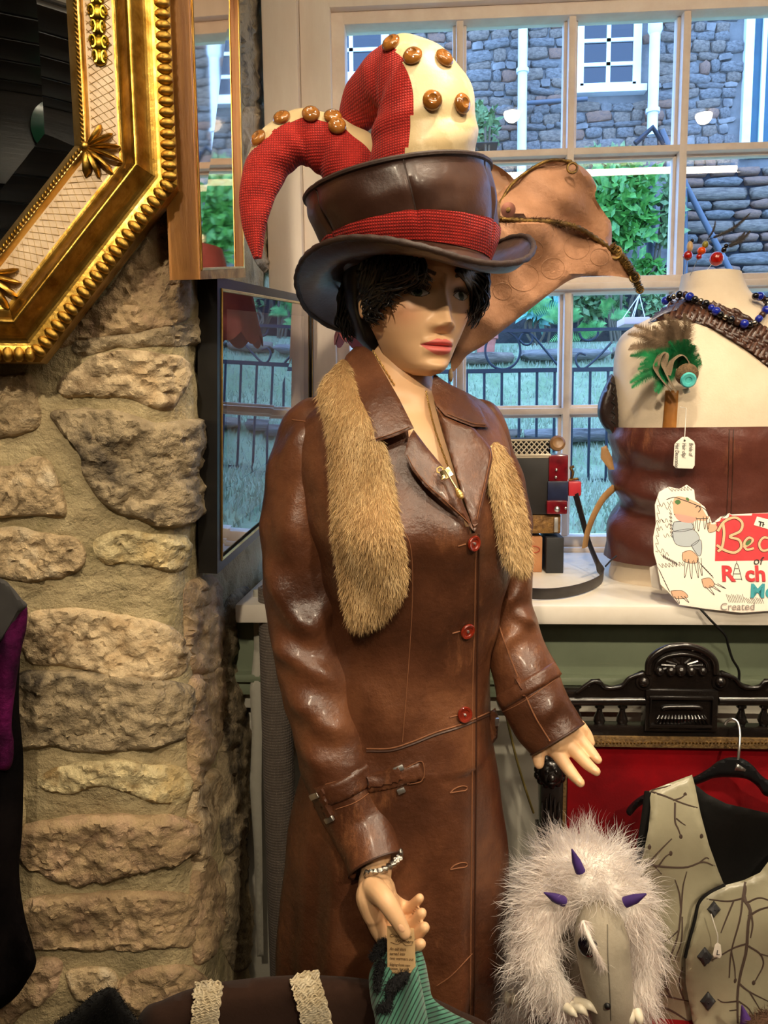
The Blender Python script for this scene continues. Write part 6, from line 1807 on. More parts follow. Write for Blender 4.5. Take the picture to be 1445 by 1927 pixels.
# lettering: sculpted strokes
def stroke(pts, r, mat, n=40, off=.0005): ink(pts, r, mat, n=n, off=off, name='lettering')
B1 = [(1360, 985), (1362, 1005), (1358, 1030), (1350, 1038)]; B2 = [(1350, 1000), (1362, 982), (1382, 974), (1396, 984), (1392, 1000), (1372, 1010), (1390, 1016), (1394, 1030), (1382, 1040), (1364, 1036), (1348, 1026)]
for q in (B1, B2): stroke(q, .0028, m_inkb, off=.0003); stroke(q, .0021, m_crm, off=.0011)
for q in ([(1398, 1030), (1410, 1024), (1416, 1016), (1408, 1012), (1400, 1022), (1404, 1034), (1418, 1032)], [(1450, 1014), (1436, 1012), (1428, 1024), (1434, 1036), (1448, 1032), (1452, 1014), (1454, 1036)], [(1478, 1010), (1464, 1012), (1468, 1022), (1478, 1028), (1464, 1036)], [(1492, 996), (1492, 1034), (1500, 1034)], [(1484, 1010), (1502, 1010)]):
    stroke(q, .0026, m_inkb, off=.0003); stroke(q, .0019, m_crm, off=.0011)
wash([(1402, 1022), (1410, 1016), (1413, 1020), (1405, 1027)], m_grnp, off=.0016)
wash([(1424, 972), (1470, 984), (1466, 1002), (1418, 988)], m_card, 'name_slip', curved=False, off=.0008)
bpy.context.view_layer.update()
def sgtext(s, px, py, size, ang, mat, shear=0, bold=0):
    h_ = hit(SG, px, py); 
    if h_ is None: return
    base = Matrix.Translation(h_[0] + h_[1] * .0012) @ Matrix.Rotation(ang, 4, 'Y') @ frame_to(h_[1]).to_4x4()
    vf = text_vf(s, size, base, .0002, shear=shear, bold=bold); obj('lettering', vf, mat, sgn, smooth=False)
sgtext('THE', 1426, 989, .0105, .22, m_inkb, bold=.0006)
sgtext('of', 1416, 1062, .019, .05, m_inkb, .2)
sgtext('R', 1357, 1093, .036, 0, m_redp, bold=.0012)
for q in ([(1377, 1092), (1386, 1060), (1396, 1092)], [(1380, 1080), (1392, 1080)], [(1378, 1090), (1395, 1090)], [(1383, 1070), (1389, 1070)], [(1386, 1060), (1386, 1056)]): ink(q, .0006, m_inkb, n=12)
sgtext('ch', 1402, 1093, .036, 0, m_redp, bold=.0012)
sgtext('mond', 1446, 1093, .036, 0, m_redp, bold=.0012)
sgtext('Me', 1410, 1124, .032, 0, m_teal, .1, bold=.001)
sgtext('Created', 1354, 1148, .017, -.02, M('pencil_grey', (150, 140, 134), rough=.9), .1)
for k in range(10): ink([(1366 + k * 3.4, 1118 + (k % 3)), (1372 + k * 3.2, 1134)], .0004, n=6); ink([(1400 + k * 3.6, 1124 + (k % 3)), (1408 + k * 3.2, 1136)], .0004, n=6)
obj('stand_flap', patch([(1222, 1068), (1240, 1060), (1246, 1112), (1226, 1104)], 1.36, T=.001, edge=2, step=5, curved=False), m_card, sgn)

# accordion stack: camera-like squeeze box, tin, black box, tan book
SB = SILL
m_blackb = M('black_bellows', (22, 19, 19), (34, 30, 28), rough=.45, scale=20)
m_redp2 = M('red_pearl', (120, 20, 30), (84, 10, 20), rough=.2, scale=40, coat=.5); m_navy = M('navy_pearl', (38, 44, 72), (28, 32, 54), rough=.3, scale=30)
m_ivory = M('ivory_grille', (226, 212, 186), rough=.35)
YA = 1.63
acc = thing('accordion', 'small old accordion with ivory grille, red ends and leather strap', 'accordion', (V(1000, 968, YA).x, YA, V(1000, 968, YA).z))
def pbox(p0, p1, y0, y1, bev=.003):
    a = V(p0[0], p0[1], y0); b = V(p1[0], p1[1], y0)
    return span((a.x, y0, a.z), (b.x, y1, b.z), bev)
obj('body', pbox((930, 862), (1033, 968), YA - .05, YA + .06), m_blackb, acc)
obj('trim_line', pbox((930, 856), (1034, 862), YA - .053, YA + .06), m_ivory, acc)
obj('top_cover', pbox((925, 826), (1036, 857), YA - .035, YA + .06), M('dark_grille_back', (30, 26, 24), rough=.6), acc)
a0, a1 = V(928, 857, YA - .05), V(1035, 828, YA - .04)
ct = V(928, 828, YA - .036)
lat = []
W_ = a1.x - a0.x; Hh = a1.z - a0.z
for k in range(-4, 15):
    for sg in (-1, 1):
        x0_ = k * W_ / 11; pts = []
        for t in np.linspace(0, 1, 6):
            x_ = x0_ + sg * Hh * t * .95 + (0 if sg > 0 else Hh)
            if 0 <= x_ <= W_: pts.append(Vector((a0.x + x_, YA - .053 + .016 * t, a0.z + Hh * t)))
        if len(pts) >= 2: lat.append(tube(pts, .0013, 5))
stuff(obj('grille_lattice', join(*lat), m_ivory, acc))
for zt_ in (0, 1): obj('grille_rail', tube([Vector((a0.x, YA - .053 + .016 * zt_, a0.z + Hh * zt_)), Vector((a1.x, YA - .053 + .016 * zt_, a0.z + Hh * zt_))], .0026, 6), m_ivory, acc)
obj('red_end', pbox((1033, 856), (1069, 906), YA - .055, YA + .05, .004), m_redp2, acc)
obj('blue_end', pbox((1031, 906), (1069, 944), YA - .055, YA + .05, .002), m_navy, acc)
obj('red_foot', pbox((1029, 942), (1068, 968), YA - .06, YA + .05, .004), m_redp2, acc)
kc = V(1047, 836, YA - .045)
obj('knob', lathe([(.001, 0), (.013, 0), (.0155, .004), (.0155, .012), (.011, .016), (.006, .014), (.001, .014)], 24, Matrix.Translation(kc) @ frame_to((.05, -1, .25)).to_4x4()), M('wooden_knob', (150, 112, 72), (112, 78, 46), rough=.4, scale=30), acc)
for (x_, y_, r_) in ((1047, 884, .003), (1046, 898, .003), (1048, 958, .007), (1064, 956, .004), (1040, 947, .003)): obj('stud', ball(V(x_, y_, YA - .057), r_, 10, 8), m_chrome, acc)
obj('strap_bracket', pbox((1070, 906), (1094, 934), YA - .03, YA - .005, .004), M('red_enamel', (190, 50, 60), rough=.3), acc)
obj('strap_hook', join(tube(spline([tuple(V(*p)) for p in [(1074, 904, YA - .02), (1078, 890, YA - .02), (1074, 880, YA - .02), (1080, 878, YA - .02)]], 12), .003, 6), tube([V(1070, 903, YA - .02), V(1088, 901, YA - .02)], .003, 6)), m_brass, acc)
stp = [tuple(V(*p)) for p in [(1083, 930, YA - .03), (1094, 970, YA - .045), (1108, 1020, YA - .07)]]
zS_ = SILL + .012
stp += [tuple(V(1124, 1060, YA - .12)), tuple(VZ(1134, 1084, zS_)), tuple(VZ(1118, 1098, zS_)), tuple(VZ(1085, 1110, zS_)), tuple(VZ(1040, 1117, zS_)), tuple(VZ(995, 1116, zS_)), tuple(VZ(950, 1106, zS_))]
obj('strap', sweep(spline(stp, 70), .011, 10, flat=(.16, 1), up=(0, -.25, 1)), M('black_strap', (34, 28, 28), (50, 44, 42), rough=.45, scale=30), acc)
tin = thing('tin_box', 'embossed brown and gold tin under the accordion', 'tin', (V(1010, 1003, YA).x, YA, V(1010, 1003, YA).z))
obj('box', pbox((950, 969), (1055, 1004), YA - .045, YA + .05, .003), M('embossed_tin', (96, 66, 36), (150, 112, 60), rough=.4, metal=.5, scale=70, bump=.8, bscale=90), tin)
obj('corner_clasp', pbox((1043, 974), (1050, 1002), YA - .05, YA - .04, .001), m_chrome, tin)
zb1 = V(1040, 1004, YA).z
tag(obj('black_box', span((V(1021, 1003, YA).x, YA - .055, SILL), (V(1053, 1003, YA).x, YA + .04, zb1), .002), M('matt_black_box', (30, 30, 32), rough=.55)), 'slim matt black box standing on the sill under the tin', 'box')
bkk = thing('small_book', 'small tan covered box with a red oval stamp under the tin', 'box', (V(1000, 1066, YA).x, YA, SILL))
obj('cover', span((V(965, 1013, YA - .03).x, YA - .045, SILL), (V(1019, 1013, YA - .03).x, YA + .04, zb1), .003), M('tan_cover', (176, 122, 78), (156, 102, 62), rough=.7, scale=20), bkk)
oc_ = V(1003, 1034, YA - .047)
obj('stamp', tube([oc_ + Vector((.014 * math.cos(t), 0, .007 * math.sin(t))) for t in np.linspace(0, 2 * PI, 24)], .0008, 5), M('red_stamp', (170, 60, 40), rough=.8), bkk)
# thin black cable over the sill edge
cab = [tuple(V(*p)) for p in [(1318, 1146, 1.288), (1340, 1170, 1.285), (1364, 1195, 1.295), (1370, 1215, 1.30), (1378, 1240, 1.30), (1390, 1262, 1.305), (1391, 1290, 1.31), (1400, 1345, 1.315), (1408, 1365, 1.32)]]
tag(obj('power_cable', tube(spline(cab, 50), .0022, 6), m_black), 'thin black twisted cable hanging from the sill behind the chair', 'cable')
# ================================================================== CARVED CHAIR
YC = 1.24
m_ebony = M('ebonised_wood', (16, 13, 12), (28, 22, 19), rough=.2, scale=20, bump=.2, bscale=60, coat=.35)
m_velvet = M('crimson_velvet', (140, 4, 14), (100, 2, 9), rough=.95, spec=.08, scale=7, sheen=.6, bump=.1, bscale=300)
m_braid = M('gold_braid', (128, 98, 52), (84, 60, 28), rough=.6, scale=120, bump=1, bscale=220)
zx = 1283
def mir(x): return 2 * zx - x
chair = thing('carved_chair', 'ebonised carved chair with crimson velvet back and brass braid', 'chair', (V(1283, 1600, YC).x, 1.03, 0))
half = [(1008, 1312), (1030, 1306), (1060, 1303), (1082, 1300), (1098, 1288), (1112, 1278), (1128, 1277), (1136, 1286), (1150, 1291), (1170, 1285), (1192, 1268), (1208, 1261), (1217, 1263), (1219, 1246), (1232, 1228), (1255, 1217)]
crest = half + [(zx, 1213)] + [(mir(x), y) for x, y in half[::-1]]
crest += [(mir(1008), 1320), (1008, 1320)]
obj('crest_rail', patch(crest, YC, T=.012, edge=5, step=7, curved=False), m_ebony, chair)
def ctube(pts, r, name, n=40, dy=-.014): obj(name, sweep(spline([tuple(V(p[0], p[1], YC + dy)) for p in pts], n), r, 10), m_ebony, chair)
ctube([(1219, 1268), (1221, 1246), (1234, 1230), (1256, 1219), (zx, 1215), (1310, 1219), (1332, 1230), (1345, 1246), (1347, 1268)], .0055, 'arch_moulding')
ctube([(1233, 1262), (1238, 1246), (1256, 1235), (zx, 1231), (1310, 1235), (1328, 1246), (1333, 1262)], .003, 'arch_moulding')
for sx in (0, 1):
    g = (lambda x: x) if sx == 0 else mir
    ctube([(g(1210), 1268), (g(1185), 1276), (g(1168), 1292), (g(1140), 1294), (g(1128), 1284), (g(1112), 1284), (g(1085), 1303)], .0035, 'scroll_moulding')
    obj('rosette', join(ball(V(g(1211), 1283, YC - .014), .009, 14, 10), sweep([V(g(1211) + 13 * math.cos(t), 1283 + 13 * math.sin(t), YC - .013) for t in np.linspace(0, 2 * PI, 20, endpoint=False)], .003, 6, closed=True, up=(0, 1, 0))), m_ebony, chair)
for x_, r_ in ((1241, .007), (1262, .008), (1281, .0085), (1300, .008), (1322, .007)): obj('carved_bead', ball(V(x_, 1263, YC - .015), r_, 14, 10), m_ebony, chair)
for k in range(9):
    a_ = PI * (1 + k / 8); obj('fan_rib', tube([V(zx + 14 * math.cos(a_), 1256 + 8 * math.sin(a_), YC - .013), V(zx + 42 * math.cos(a_), 1260 + 22 * math.sin(a_), YC - .012)], .0022, 6), m_ebony, chair)
def cbox(x0, y0, x1, y1, d0=-.012, d1=.012, name='rail', bev=.003): obj(name, pbox((x0, y1), (x1, y0), YC + d0, YC + d1, bev), m_ebony, chair)
ctube([(1008, 1319), (1215, 1318)], .0085, 'roll_rail', 4, -.008); ctube([(1351, 1318), (1556, 1318)], .0085, 'roll_rail', 4, -.008)
cbox(1006, 1305, 1560, 1313)
cbox(1213, 1300, 1353, 1377, -.018, .01, 'centre_block')
for q in ((1224, 1313, 1342, 1317), (1224, 1366, 1342, 1370), (1222, 1313, 1227, 1370), (1339, 1313, 1344, 1370)): cbox(*q, -.024, -.016, 'panel_moulding', .0015)
ctube([(1246, 1334), (1256, 1331), (1310, 1331), (1320, 1334)], .004, 'carved_gadroon', 20, -.02)
for k in range(15):
    x_ = 1238 + k * 6.4; obj('carved_flute', sweep([V(x_ + (k - 7) * .6, 1362, YC - .019), V(x_, 1352, YC - .024), V(x_ - (k - 7) * .4, 1346, YC - .02)], [.0020, .0026, .0012], 6), m_ebony, chair)
def spindle(x):
    a_ = V(x, 1372, YC); b_ = V(x, 1326, YC); h_ = b_.z - a_.z
    obj('spindle', lathe([(.008, 0), (.009, .06 * h_), (.005, .1 * h_), (.006, .16 * h_), (.0095, .34 * h_), (.0085, .5 * h_), (.0045, .74 * h_), (.0048, .84 * h_), (.008, .9 * h_), (.008, h_)], 16, Matrix.Translation(a_)), m_ebony, chair)
for x_ in (1084, 1127, 1170, 1393, 1436, 1480): spindle(x_)
cbox(1008, 1372, 1558, 1392)
obj('velvet_panel', pbox((1064, 1622), (1502, 1402), YC - .006, YC + .012, .006), m_velvet, chair)
obj('gimp_braid', pbox((1060, 1405), (1506, 1391), YC - .016, YC - .004, .002), m_braid, chair)
stn = []
for x_ in np.arange(1064, 1504, 6.5): stn.append(ball(V(x_, 1398, YC - .0165), .0016, 6, 4))
stuff(obj('braid_studs', join(*stn), M('brass_stud', (196, 156, 84), rough=.25, metal=1), chair))
for sx in (0, 1):
    g = (lambda x: x) if sx == 0 else mir
    lo_, hi_ = sorted((g(1014), g(1056)))
    zt1 = V(1035, 1395, YC).z
    obj('stile', span((V(lo_, 1500, YC).x, YC - .02, .0), (V(hi_, 1500, YC).x, YC + .015, zt1), .003), m_ebony, chair)
    l2, h2 = sorted((g(1057), g(1068)))
    obj('gimp_braid', pbox((l2, 1622), (h2, 1400), YC - .015, YC - .004, .002), m_braid, chair)
    # lion mask, leaf carving and lower panel
    c_ = V(g(1036), 1455, YC - .026); mk = [ball(c_, .021, 18, 12, (1, .6, 1.05))]
    for k in range(13):
        a_ = 2 * PI * k / 13; mk.append(ball(c_ + Vector((.021 * math.cos(a_), .003, .021 * math.sin(a_))), .0065, 8, 6, (1, 1, 1.2)))
    mk += [ball(c_ + Vector((0, -.014, -.002)), .007, 10, 8), ball(c_ + Vector((-.007, -.011, .007)), .0035, 8, 6), ball(c_ + Vector((.007, -.011, .007)), .0035, 8, 6), ball(c_ + Vector((0, -.012, -.011)), .006, 8, 6, (1.3, .8, .6))]
    obj('lion_mask', join(*mk), m_ebony, chair)
    for k in range(-2, 3):
        obj('carved_leaf', sweep(spline([tuple(V(g(1036), 1560, YC - .021)), tuple(V(g(1036) + k * 7, 1535, YC - .026)), tuple(V(g(1036) + k * 8, 1510 - 8 * (2 - abs(k)), YC - .022))], 10), np.interp(np.linspace(0, 1, 10), [0, .6, 1], [.0015, .0035, .001]), 6), m_ebony, chair)
    lo_, hi_ = sorted((g(1012), g(1060)))
    obj('stile_cap', pbox((lo_, 1574), (hi_, 1566), YC - .026, YC + .015, .002), m_ebony, chair)
    for q in ((1018, 1580, 1022, 1700), (1050, 1580, 1054, 1700), (1018, 1578, 1054, 1582)):
        l3, h3 = sorted((g(q[0]), g(q[2]))); obj('panel_moulding', pbox((l3, q[3]), (h3, q[1]), YC - .025, YC - .018, .001), m_ebony, chair)
cbox(1058, 1622, 1508, 1660, -.015, .012, 'lower_rail')
xa_, xb_ = V(1014, 1500, YC).x, V(mir(1014), 1500, YC).x
obj('seat', span((xa_ + .01, .84, .47), (xb_ - .01, YC - .022, .55), .02), m_velvet, chair)
obj('seat_rail', span((xa_, .83, .40), (xb_, YC - .0, .468), .006), m_ebony, chair)
for x_ in (xa_ + .03, xb_ - .03):
    obj('leg', lathe([(.018, 0), (.024, .02), (.02, .06), (.028, .2), (.02, .33), (.03, .37), (.03, .40)], 18, Matrix.Translation((x_, .87, 0))), m_ebony, chair)

# ================================================================== WAISTCOAT ON A HANGER
m_satin = M('silver_green_satin', (170, 164, 138), (142, 136, 112), rough=.3, scale=4, sheen=.3, spec=.6, bump=.1, bscale=12, bdist=.01)
m_lin = M('black_lining', (12, 11, 10), (20, 18, 16), rough=.7, spec=.2, scale=10, bump=.2, bscale=20)
m_print = M('branch_print', (78, 64, 56), rough=.45)
m_hang = M('black_hanger', (20, 20, 22), rough=.35)
hg = thing('coat_hanger', 'black plastic coat hanger with steel hook on the chair back', 'hanger', V(1388, 1480, 1.18))
YW_ = 1.165
hp = [(1178, 1526), (1192, 1508), (1215, 1493), (1250, 1480), (1300, 1464), (1330, 1448), (1352, 1432), (1375, 1425), (1398, 1428), (1418, 1442), (1436, 1462), (1470, 1480), (1520, 1502), (1550, 1520), (1556, 1535), (1520, 1520), (1470, 1500), (1440, 1498), (1425, 1480), (1404, 1466), (1375, 1463), (1345, 1464), (1318, 1474), (1260, 1494), (1220, 1508), (1200, 1520), (1186, 1535)]
obj('hanger_body', patch(hp, YW_ + .012, T=.007, edge=5, step=6), m_hang, hg)
obj('hook', tube(spline([tuple(V(*p)) for p in [(1364, 1364, 1.215), (1368, 1357, 1.215), (1378, 1353, 1.21), (1388, 1360, 1.205), (1392, 1380, 1.19), (1391, 1405, 1.178), (1387, 1445, 1.172)]], 40), .0022, 8), m_chrome, hg)
obj('hook_plate', patch([(1386, 1436), (1404, 1448), (1402, 1452), (1382, 1450)], YW_ + .004, T=.002, edge=2, step=4, curved=False), m_chrome, hg)
vest = thing('satin_waistcoat', 'silver grey satin waistcoat with bare branch print and diamond buttons', 'waistcoat', V(1340, 1960, 1.12))
def vdisp(P, k): return .006 * np.sin(P[:, 1] / 38 + P[:, 0] / 90) + .004 * np.sin((P[:, 0] + .4 * P[:, 1]) / 27)
vl = [(1222, 1488), (1302, 1458), (1308, 1480), (1318, 1530), (1334, 1590), (1352, 1640), (1362, 1664), (1332, 1680), (1314, 1698), (1308, 1730), (1298, 1770), (1290, 1800), (1290, 1850), (1302, 1905), (1312, 1970), (1300, 2060), (1215, 2060), (1216, 1960), (1232, 1880), (1246, 1800), (1226, 1740), (1205, 1690), (1200, 1640), (1212, 1600), (1220, 1560), (1224, 1520)]
vY1 = tps([(1222, 1488, 1.150), (1302, 1460, 1.150), (1205, 1690, 1.13), (1362, 1664, 1.125), (1290, 1850, 1.105), (1300, 2060, 1.10), (1215, 2060, 1.12), (1260, 1650, 1.12)])
v1 = patch(vl, vY1, T=.004, edge=5, step=9, curved=False, disp=vdisp)
obj('front_panel', v1, m_satin, vest)
vr = [(1316, 1700), (1334, 1681), (1364, 1666), (1400, 1656), (1430, 1642), (1448, 1618), (1480, 1580), (1530, 1580), (1560, 1700), (1560, 2060), (1306, 2060), (1312, 1970), (1300, 1905), (1290, 1850), (1290, 1800), (1298, 1770), (1308, 1730)]
vY2 = tps([(1330, 1690, 1.108), (1448, 1618, 1.115), (1530, 1600, 1.13), (1290, 1830, 1.092), (1420, 1850, 1.085), (1306, 2060, 1.088), (1560, 2060, 1.11)])
v2 = patch(vr, vY2, T=.004, edge=5, step=9, curved=False, disp=vdisp)
obj('front_panel', v2, m_satin, vest)
obj('lining', patch([(1303, 1472), (1330, 1494), (1366, 1512), (1445, 1530), (1520, 1545), (1500, 1620), (1445, 1650), (1400, 1680), (1350, 1690), (1330, 1620), (1312, 1540)], lambda p: 1.150 - .0 * p[:, 0], T=.003, edge=5, step=9, curved=False, disp=vdisp), m_lin, vest)
obj('armhole_binding', sweep(spline([tuple(V(*p)) for p in [(1222, 1490, 1.15), (1216, 1540, 1.145), (1208, 1590, 1.14), (1198, 1640, 1.135), (1196, 1665, 1.135)]], 30), .008, 8, flat=(1, .5), up=(0, -1, 0)), m_lin, vest)
obj('front_binding', tube(spline([tuple(V(*p)) for p in [(1364, 1665, 1.100), (1334, 1680, 1.095), (1315, 1699, 1.094), (1307, 1732, 1.088), (1296, 1772, 1.082), (1289, 1802, 1.080)]], 40), .0022, 6), m_lin, vest)
VST = bvh_of(v1, v2)
br_ = [([(1224, 1490), (1250, 1498), (1285, 1512), (1318, 1522)], 3.2), ([(1226, 1488), (1250, 1482), (1262, 1478)], 3), ([(1266, 1506), (1280, 1502), (1290, 1495)], 2.6), ([(1270, 1510), (1270, 1545), (1276, 1560), (1281, 1574)], 2.8), ([(1272, 1540), (1282, 1548), (1290, 1553)], 2.2),
       ([(1212, 1622), (1240, 1630), (1290, 1632), (1322, 1622), (1345, 1630)], 3.2), ([(1222, 1622), (1242, 1600), (1264, 1578)], 2.6), ([(1240, 1628), (1252, 1612), (1262, 1606)], 2.2), ([(1230, 1628), (1245, 1645)], 2), ([(1315, 1624), (1328, 1614), (1334, 1616)], 2.2),
       ([(1282, 1712), (1278, 1680), (1270, 1655)], 2.4), ([(1282, 1712), (1285, 1670), (1292, 1640)], 2.4), ([(1282, 1712), (1276, 1760), (1262, 1800), (1252, 1835), (1256, 1860)], 3), ([(1278, 1750), (1258, 1768), (1234, 1780)], 2.2), ([(1284, 1725), (1282, 1770), (1268, 1810)], 2.2), ([(1262, 1800), (1244, 1840), (1240, 1870)], 2),
       ([(1235, 1868), (1262, 1876), (1296, 1884)], 3), ([(1262, 1876), (1248, 1850), (1244, 1840)], 2.2), ([(1286, 1880), (1278, 1850), (1284, 1820)], 2.2), ([(1225, 1890), (1260, 1900), (1300, 1925)], 3.2),
       ([(1404, 1660), (1400, 1690), (1412, 1712), (1408, 1740), (1404, 1790), (1394, 1830), (1388, 1870), (1388, 1925)], 5), ([(1408, 1725), (1430, 1712), (1460, 1704)], 4), ([(1400, 1690), (1370, 1696), (1330, 1692)], 3), ([(1404, 1700), (1430, 1690), (1460, 1700)], 3.2), ([(1398, 1684), (1392, 1730), (1376, 1790), (1372, 1840)], 2.8), ([(1380, 1696), (1362, 1740), (1356, 1756)], 2.4),
       ([(1404, 1776), (1380, 1784), (1352, 1800), (1340, 1806)], 2.6), ([(1376, 1790), (1382, 1820), (1384, 1845)], 2.2), ([(1408, 1780), (1430, 1795), (1436, 1815), (1424, 1840), (1418, 1850)], 2.6), ([(1430, 1795), (1450, 1800)], 2.2), ([(1390, 1850), (1410, 1866), (1445, 1884)], 2.8), ([(1410, 1866), (1430, 1900)], 2.2), ([(1388, 1884), (1362, 1886), (1350, 1880)], 2.4), ([(1390, 1884), (1410, 1900), (1420, 1925)], 2.2), ([(1388, 1900), (1372, 1902)], 2), ([(1412, 1712), (1416, 1740), (1412, 1765)], 3)]
for pts, w_ in br_:
    P, N_ = on(VST, pts, .0003, 18)
    if len(P) > 3:
        mp_ = mpp(P[0]); obj('printed_branch', sweep([tuple(p) for p in P], np.linspace(w_ * .75, w_ * .4, len(P)) * mp_, 6, flat=(1, .15), up=(0, -1, .1)), m_print, vest)
for (x_, y_) in ((1289, 1496), (1281, 1575), (1262, 1606), (1320, 1574), (1222, 1594), (1418, 1850), (1384, 1846), (1256, 1862)):
    h_ = hit(VST, x_, y_)
    if h_: obj('printed_bud', ball(h_[0], .0034, 10, 6, (.8, .12, 1.3)), m_print, vest)
m_dia = M('charcoal_button', (42, 42, 44), (54, 54, 56), rough=.5, scale=60)
for (x_, y_, r_) in ((1343, 1711, 13), (1326, 1800, 15), (1332, 1884, 15)):
    vf = clean(decal(VST, [(x_, y_ - r_ * 1.25), (x_ + r_, y_), (x_, y_ + r_ * 1.25), (x_ - r_, y_)], T=.004, off=.0005, edge=2, step=4, curved=False)); o_ = obj('diamond_button', vf, m_dia, vest)
    h_ = hit(VST, x_, y_); obj('thread_dot', ball(h_[0] + h_[1] * .0045, .0012, 6, 5), m_black, o_)
lt = thing('size_tag', 'tiny white size tag on a loop of thread on the waistcoat', 'tag', V(1350, 1802, 1.07))
obj('card', patch([(1345, 1778), (1350, 1773), (1356, 1778), (1358, 1798), (1355, 1803), (1343, 1801), (1341, 1796)], 1.072, T=.0004, edge=1, step=3, curved=False), m_card, lt)
obj('thread', tube(spline([tuple(V(*p)) for p in [(1338, 1720, 1.078), (1344, 1740, 1.074), (1350, 1760, 1.072), (1350, 1778, 1.072)]], 16), .0008, 5), MATS['white_thread'], lt)
bpy.context.view_layer.update()
writing(['L'], 1347, 1797, 1.0705, .011, 0, m_ink, lt, shear=.1)
cone = thing('purple_horn_toy', 'small purple horn of a furry brown toy in front of the waistcoat', 'toy', V(1405, 1960, 1.03))
obj('horn', sweep(spline([tuple(V(*p)) for p in [(1408, 1940, 1.03), (1402, 1915, 1.03), (1396, 1892, 1.03)]], 14), np.linspace(.012, .001, 14), 10), M('purple_felt', (92, 58, 140), (74, 42, 116), rough=.85, scale=40), cone)
tb = patch([(1400, 1925), (1425, 1908), (1460, 1900), (1500, 1905), (1520, 1960), (1500, 2040), (1420, 2040), (1395, 1980)], 1.04, T=.035, edge=30, step=10)
obj('body', tb, M('brown_plush', (84, 58, 40), rough=.9), cone)
fv, f2 = fur(tb, 4000, .012, .001, (0, -.3, -.3), jit=.5, seg=2); stuff(put('fur', npmesh('fur', fv, f2, MATS['brown_plush']), cone))

# ================================================================== SHAGGY WHITE BEAST STOLE
bst = thing('beast_stole', 'shaggy white fur beast stole with grey muzzle, claws and purple spikes', 'stole', V(1110, 2120, 1.02))
m_wf = M('white_long_fur', (252, 247, 242), (240, 228, 220), rough=.6, scale=9, sheen=.4)
nt = m_wf.node_tree; tl_ = nt.nodes.new('ShaderNodeBsdfTranslucent'); tl_.inputs[0].default_value = (.95, .92, .90, 1); mx_ = nt.nodes.new('ShaderNodeMixShader'); mx_.inputs[0].default_value = .45
nt.links.new(nt.nodes['Principled BSDF'].outputs[0], mx_.inputs[1]); nt.links.new(tl_.outputs[0], mx_.inputs[2]); nt.links.new(mx_.outputs[0], nt.nodes['Material Output'].inputs['Surface'])
m_wb = M('white_fur_backing', (240, 232, 224), rough=.9)
m_gs = M('grey_suede', (170, 160, 142), (150, 140, 122), rough=.9, scale=16, sheen=.4, bump=.2, bscale=160)
def btube(ctrl, rads, n=40, seg=24, flat=None):
    P = spline([tuple(V(*p)) for p in ctrl], n); r_ = np.interp(np.linspace(0, 1, n), np.linspace(0, 1, len(rads)), rads)
    return join(sweep(P, r_, seg), ball(P[0], r_[0] * .97, 16, 10), ball(P[-1], r_[-1] * .97, 16, 10))
arm1 = btube([(1092, 1895, .985), (1040, 1865, .98), (1010, 1795, 1.0), (1028, 1715, 1.03), (1085, 1665, 1.05)], [.016, .024, .028, .034, .046])
head = btube([(1040, 1680, 1.06), (1085, 1650, 1.05), (1130, 1665, 1.03), (1165, 1705, 1.01)], [.040, .052, .050, .034])
arm2 = btube([(1165, 1690, 1.03), (1192, 1750, 1.02), (1200, 1820, 1.01), (1192, 1885, .99), (1188, 1915, .98)], [.036, .029, .026, .023, .016])
backb = btube([(1000, 1680, 1.10), (985, 1750, 1.10), (985, 1830, 1.09), (975, 1880, 1.07), (970, 2000, 1.06)], [.030, .032, .030, .022, .026])
core = remesh(join(arm1, head, arm2, backb), .006, 4)
obj('pelt', core, m_wb, bst)
hc = np.array(V(1120, 1670, 1.0))
def bcomb(p):
    x_, y_ = pix(p)
    if y_ < 1700: 
        d = np.array([(x_ - 1110) / 110, -.25, .55 - (y_ - 1640) / 110])
    elif x_ < 1030: d = np.array([-.45, -.2, -.55])
    else: d = np.array([.12 if x_ > 1150 else -.15, -.25, -.9])
    return d * .9
gap = np.array([(1052, 1745), (1085, 1722), (1112, 1760), (1128, 1890), (1092, 1884), (1066, 1830)], float)
kp_ = lambda p: ~inside(np.array([pix(q) for q in p]), gap)
fv, f2 = fur(core, 9000, .040, .0011, bcomb, lift=.40, jit=.12, curl=.10, seg=6, rg=np.random.default_rng(5), gravity=.5, clump=1.3, cscale=42, keep=kp_)
stuff(put('long_fur', npmesh('long_fur', fv, f2, m_wf), bst))
fv, f2 = fur(core, 16000, .018, .0010, bcomb, lift=.45, jit=.25, clump=1.0, cscale=70, keep=kp_, curl=.14, seg=4, rg=np.random.default_rng(6), gravity=.4)
stuff(put('under_fur', npmesh('under_fur', fv, f2, m_wf), bst))
sn = join(btube([(1128, 1715, 1.0), (1132, 1770, .975), (1140, 1830, .965), (1148, 1885, .96), (1150, 1935, .958)], [.030, .036, .034, .030, .024], flat=None), ball(V(1108, 1785, .955), .012, 12, 8), ball(V(1168, 1785, .955), .010, 12, 8))
snf = remesh(sn, .004, 5); obj('muzzle', snf, m_gs, bst); SN = bvh_of(snf)
obj('muzzle_seam', tube(on(SN, [(1143, 1740), (1144, 1800), (1148, 1870), (1150, 1920)], .0005, 24)[0], .0009, 5), M('suede_seam', (120, 112, 98), rough=.9), bst)
obj('inner_lining', btube([(1060, 1725, 1.07), (1072, 1790, 1.06), (1090, 1850, 1.05), (1105, 1930, 1.04)], [.026, .03, .026, .02]), m_gs, bst)
h_ = nhit(SN, 1107, 1782)
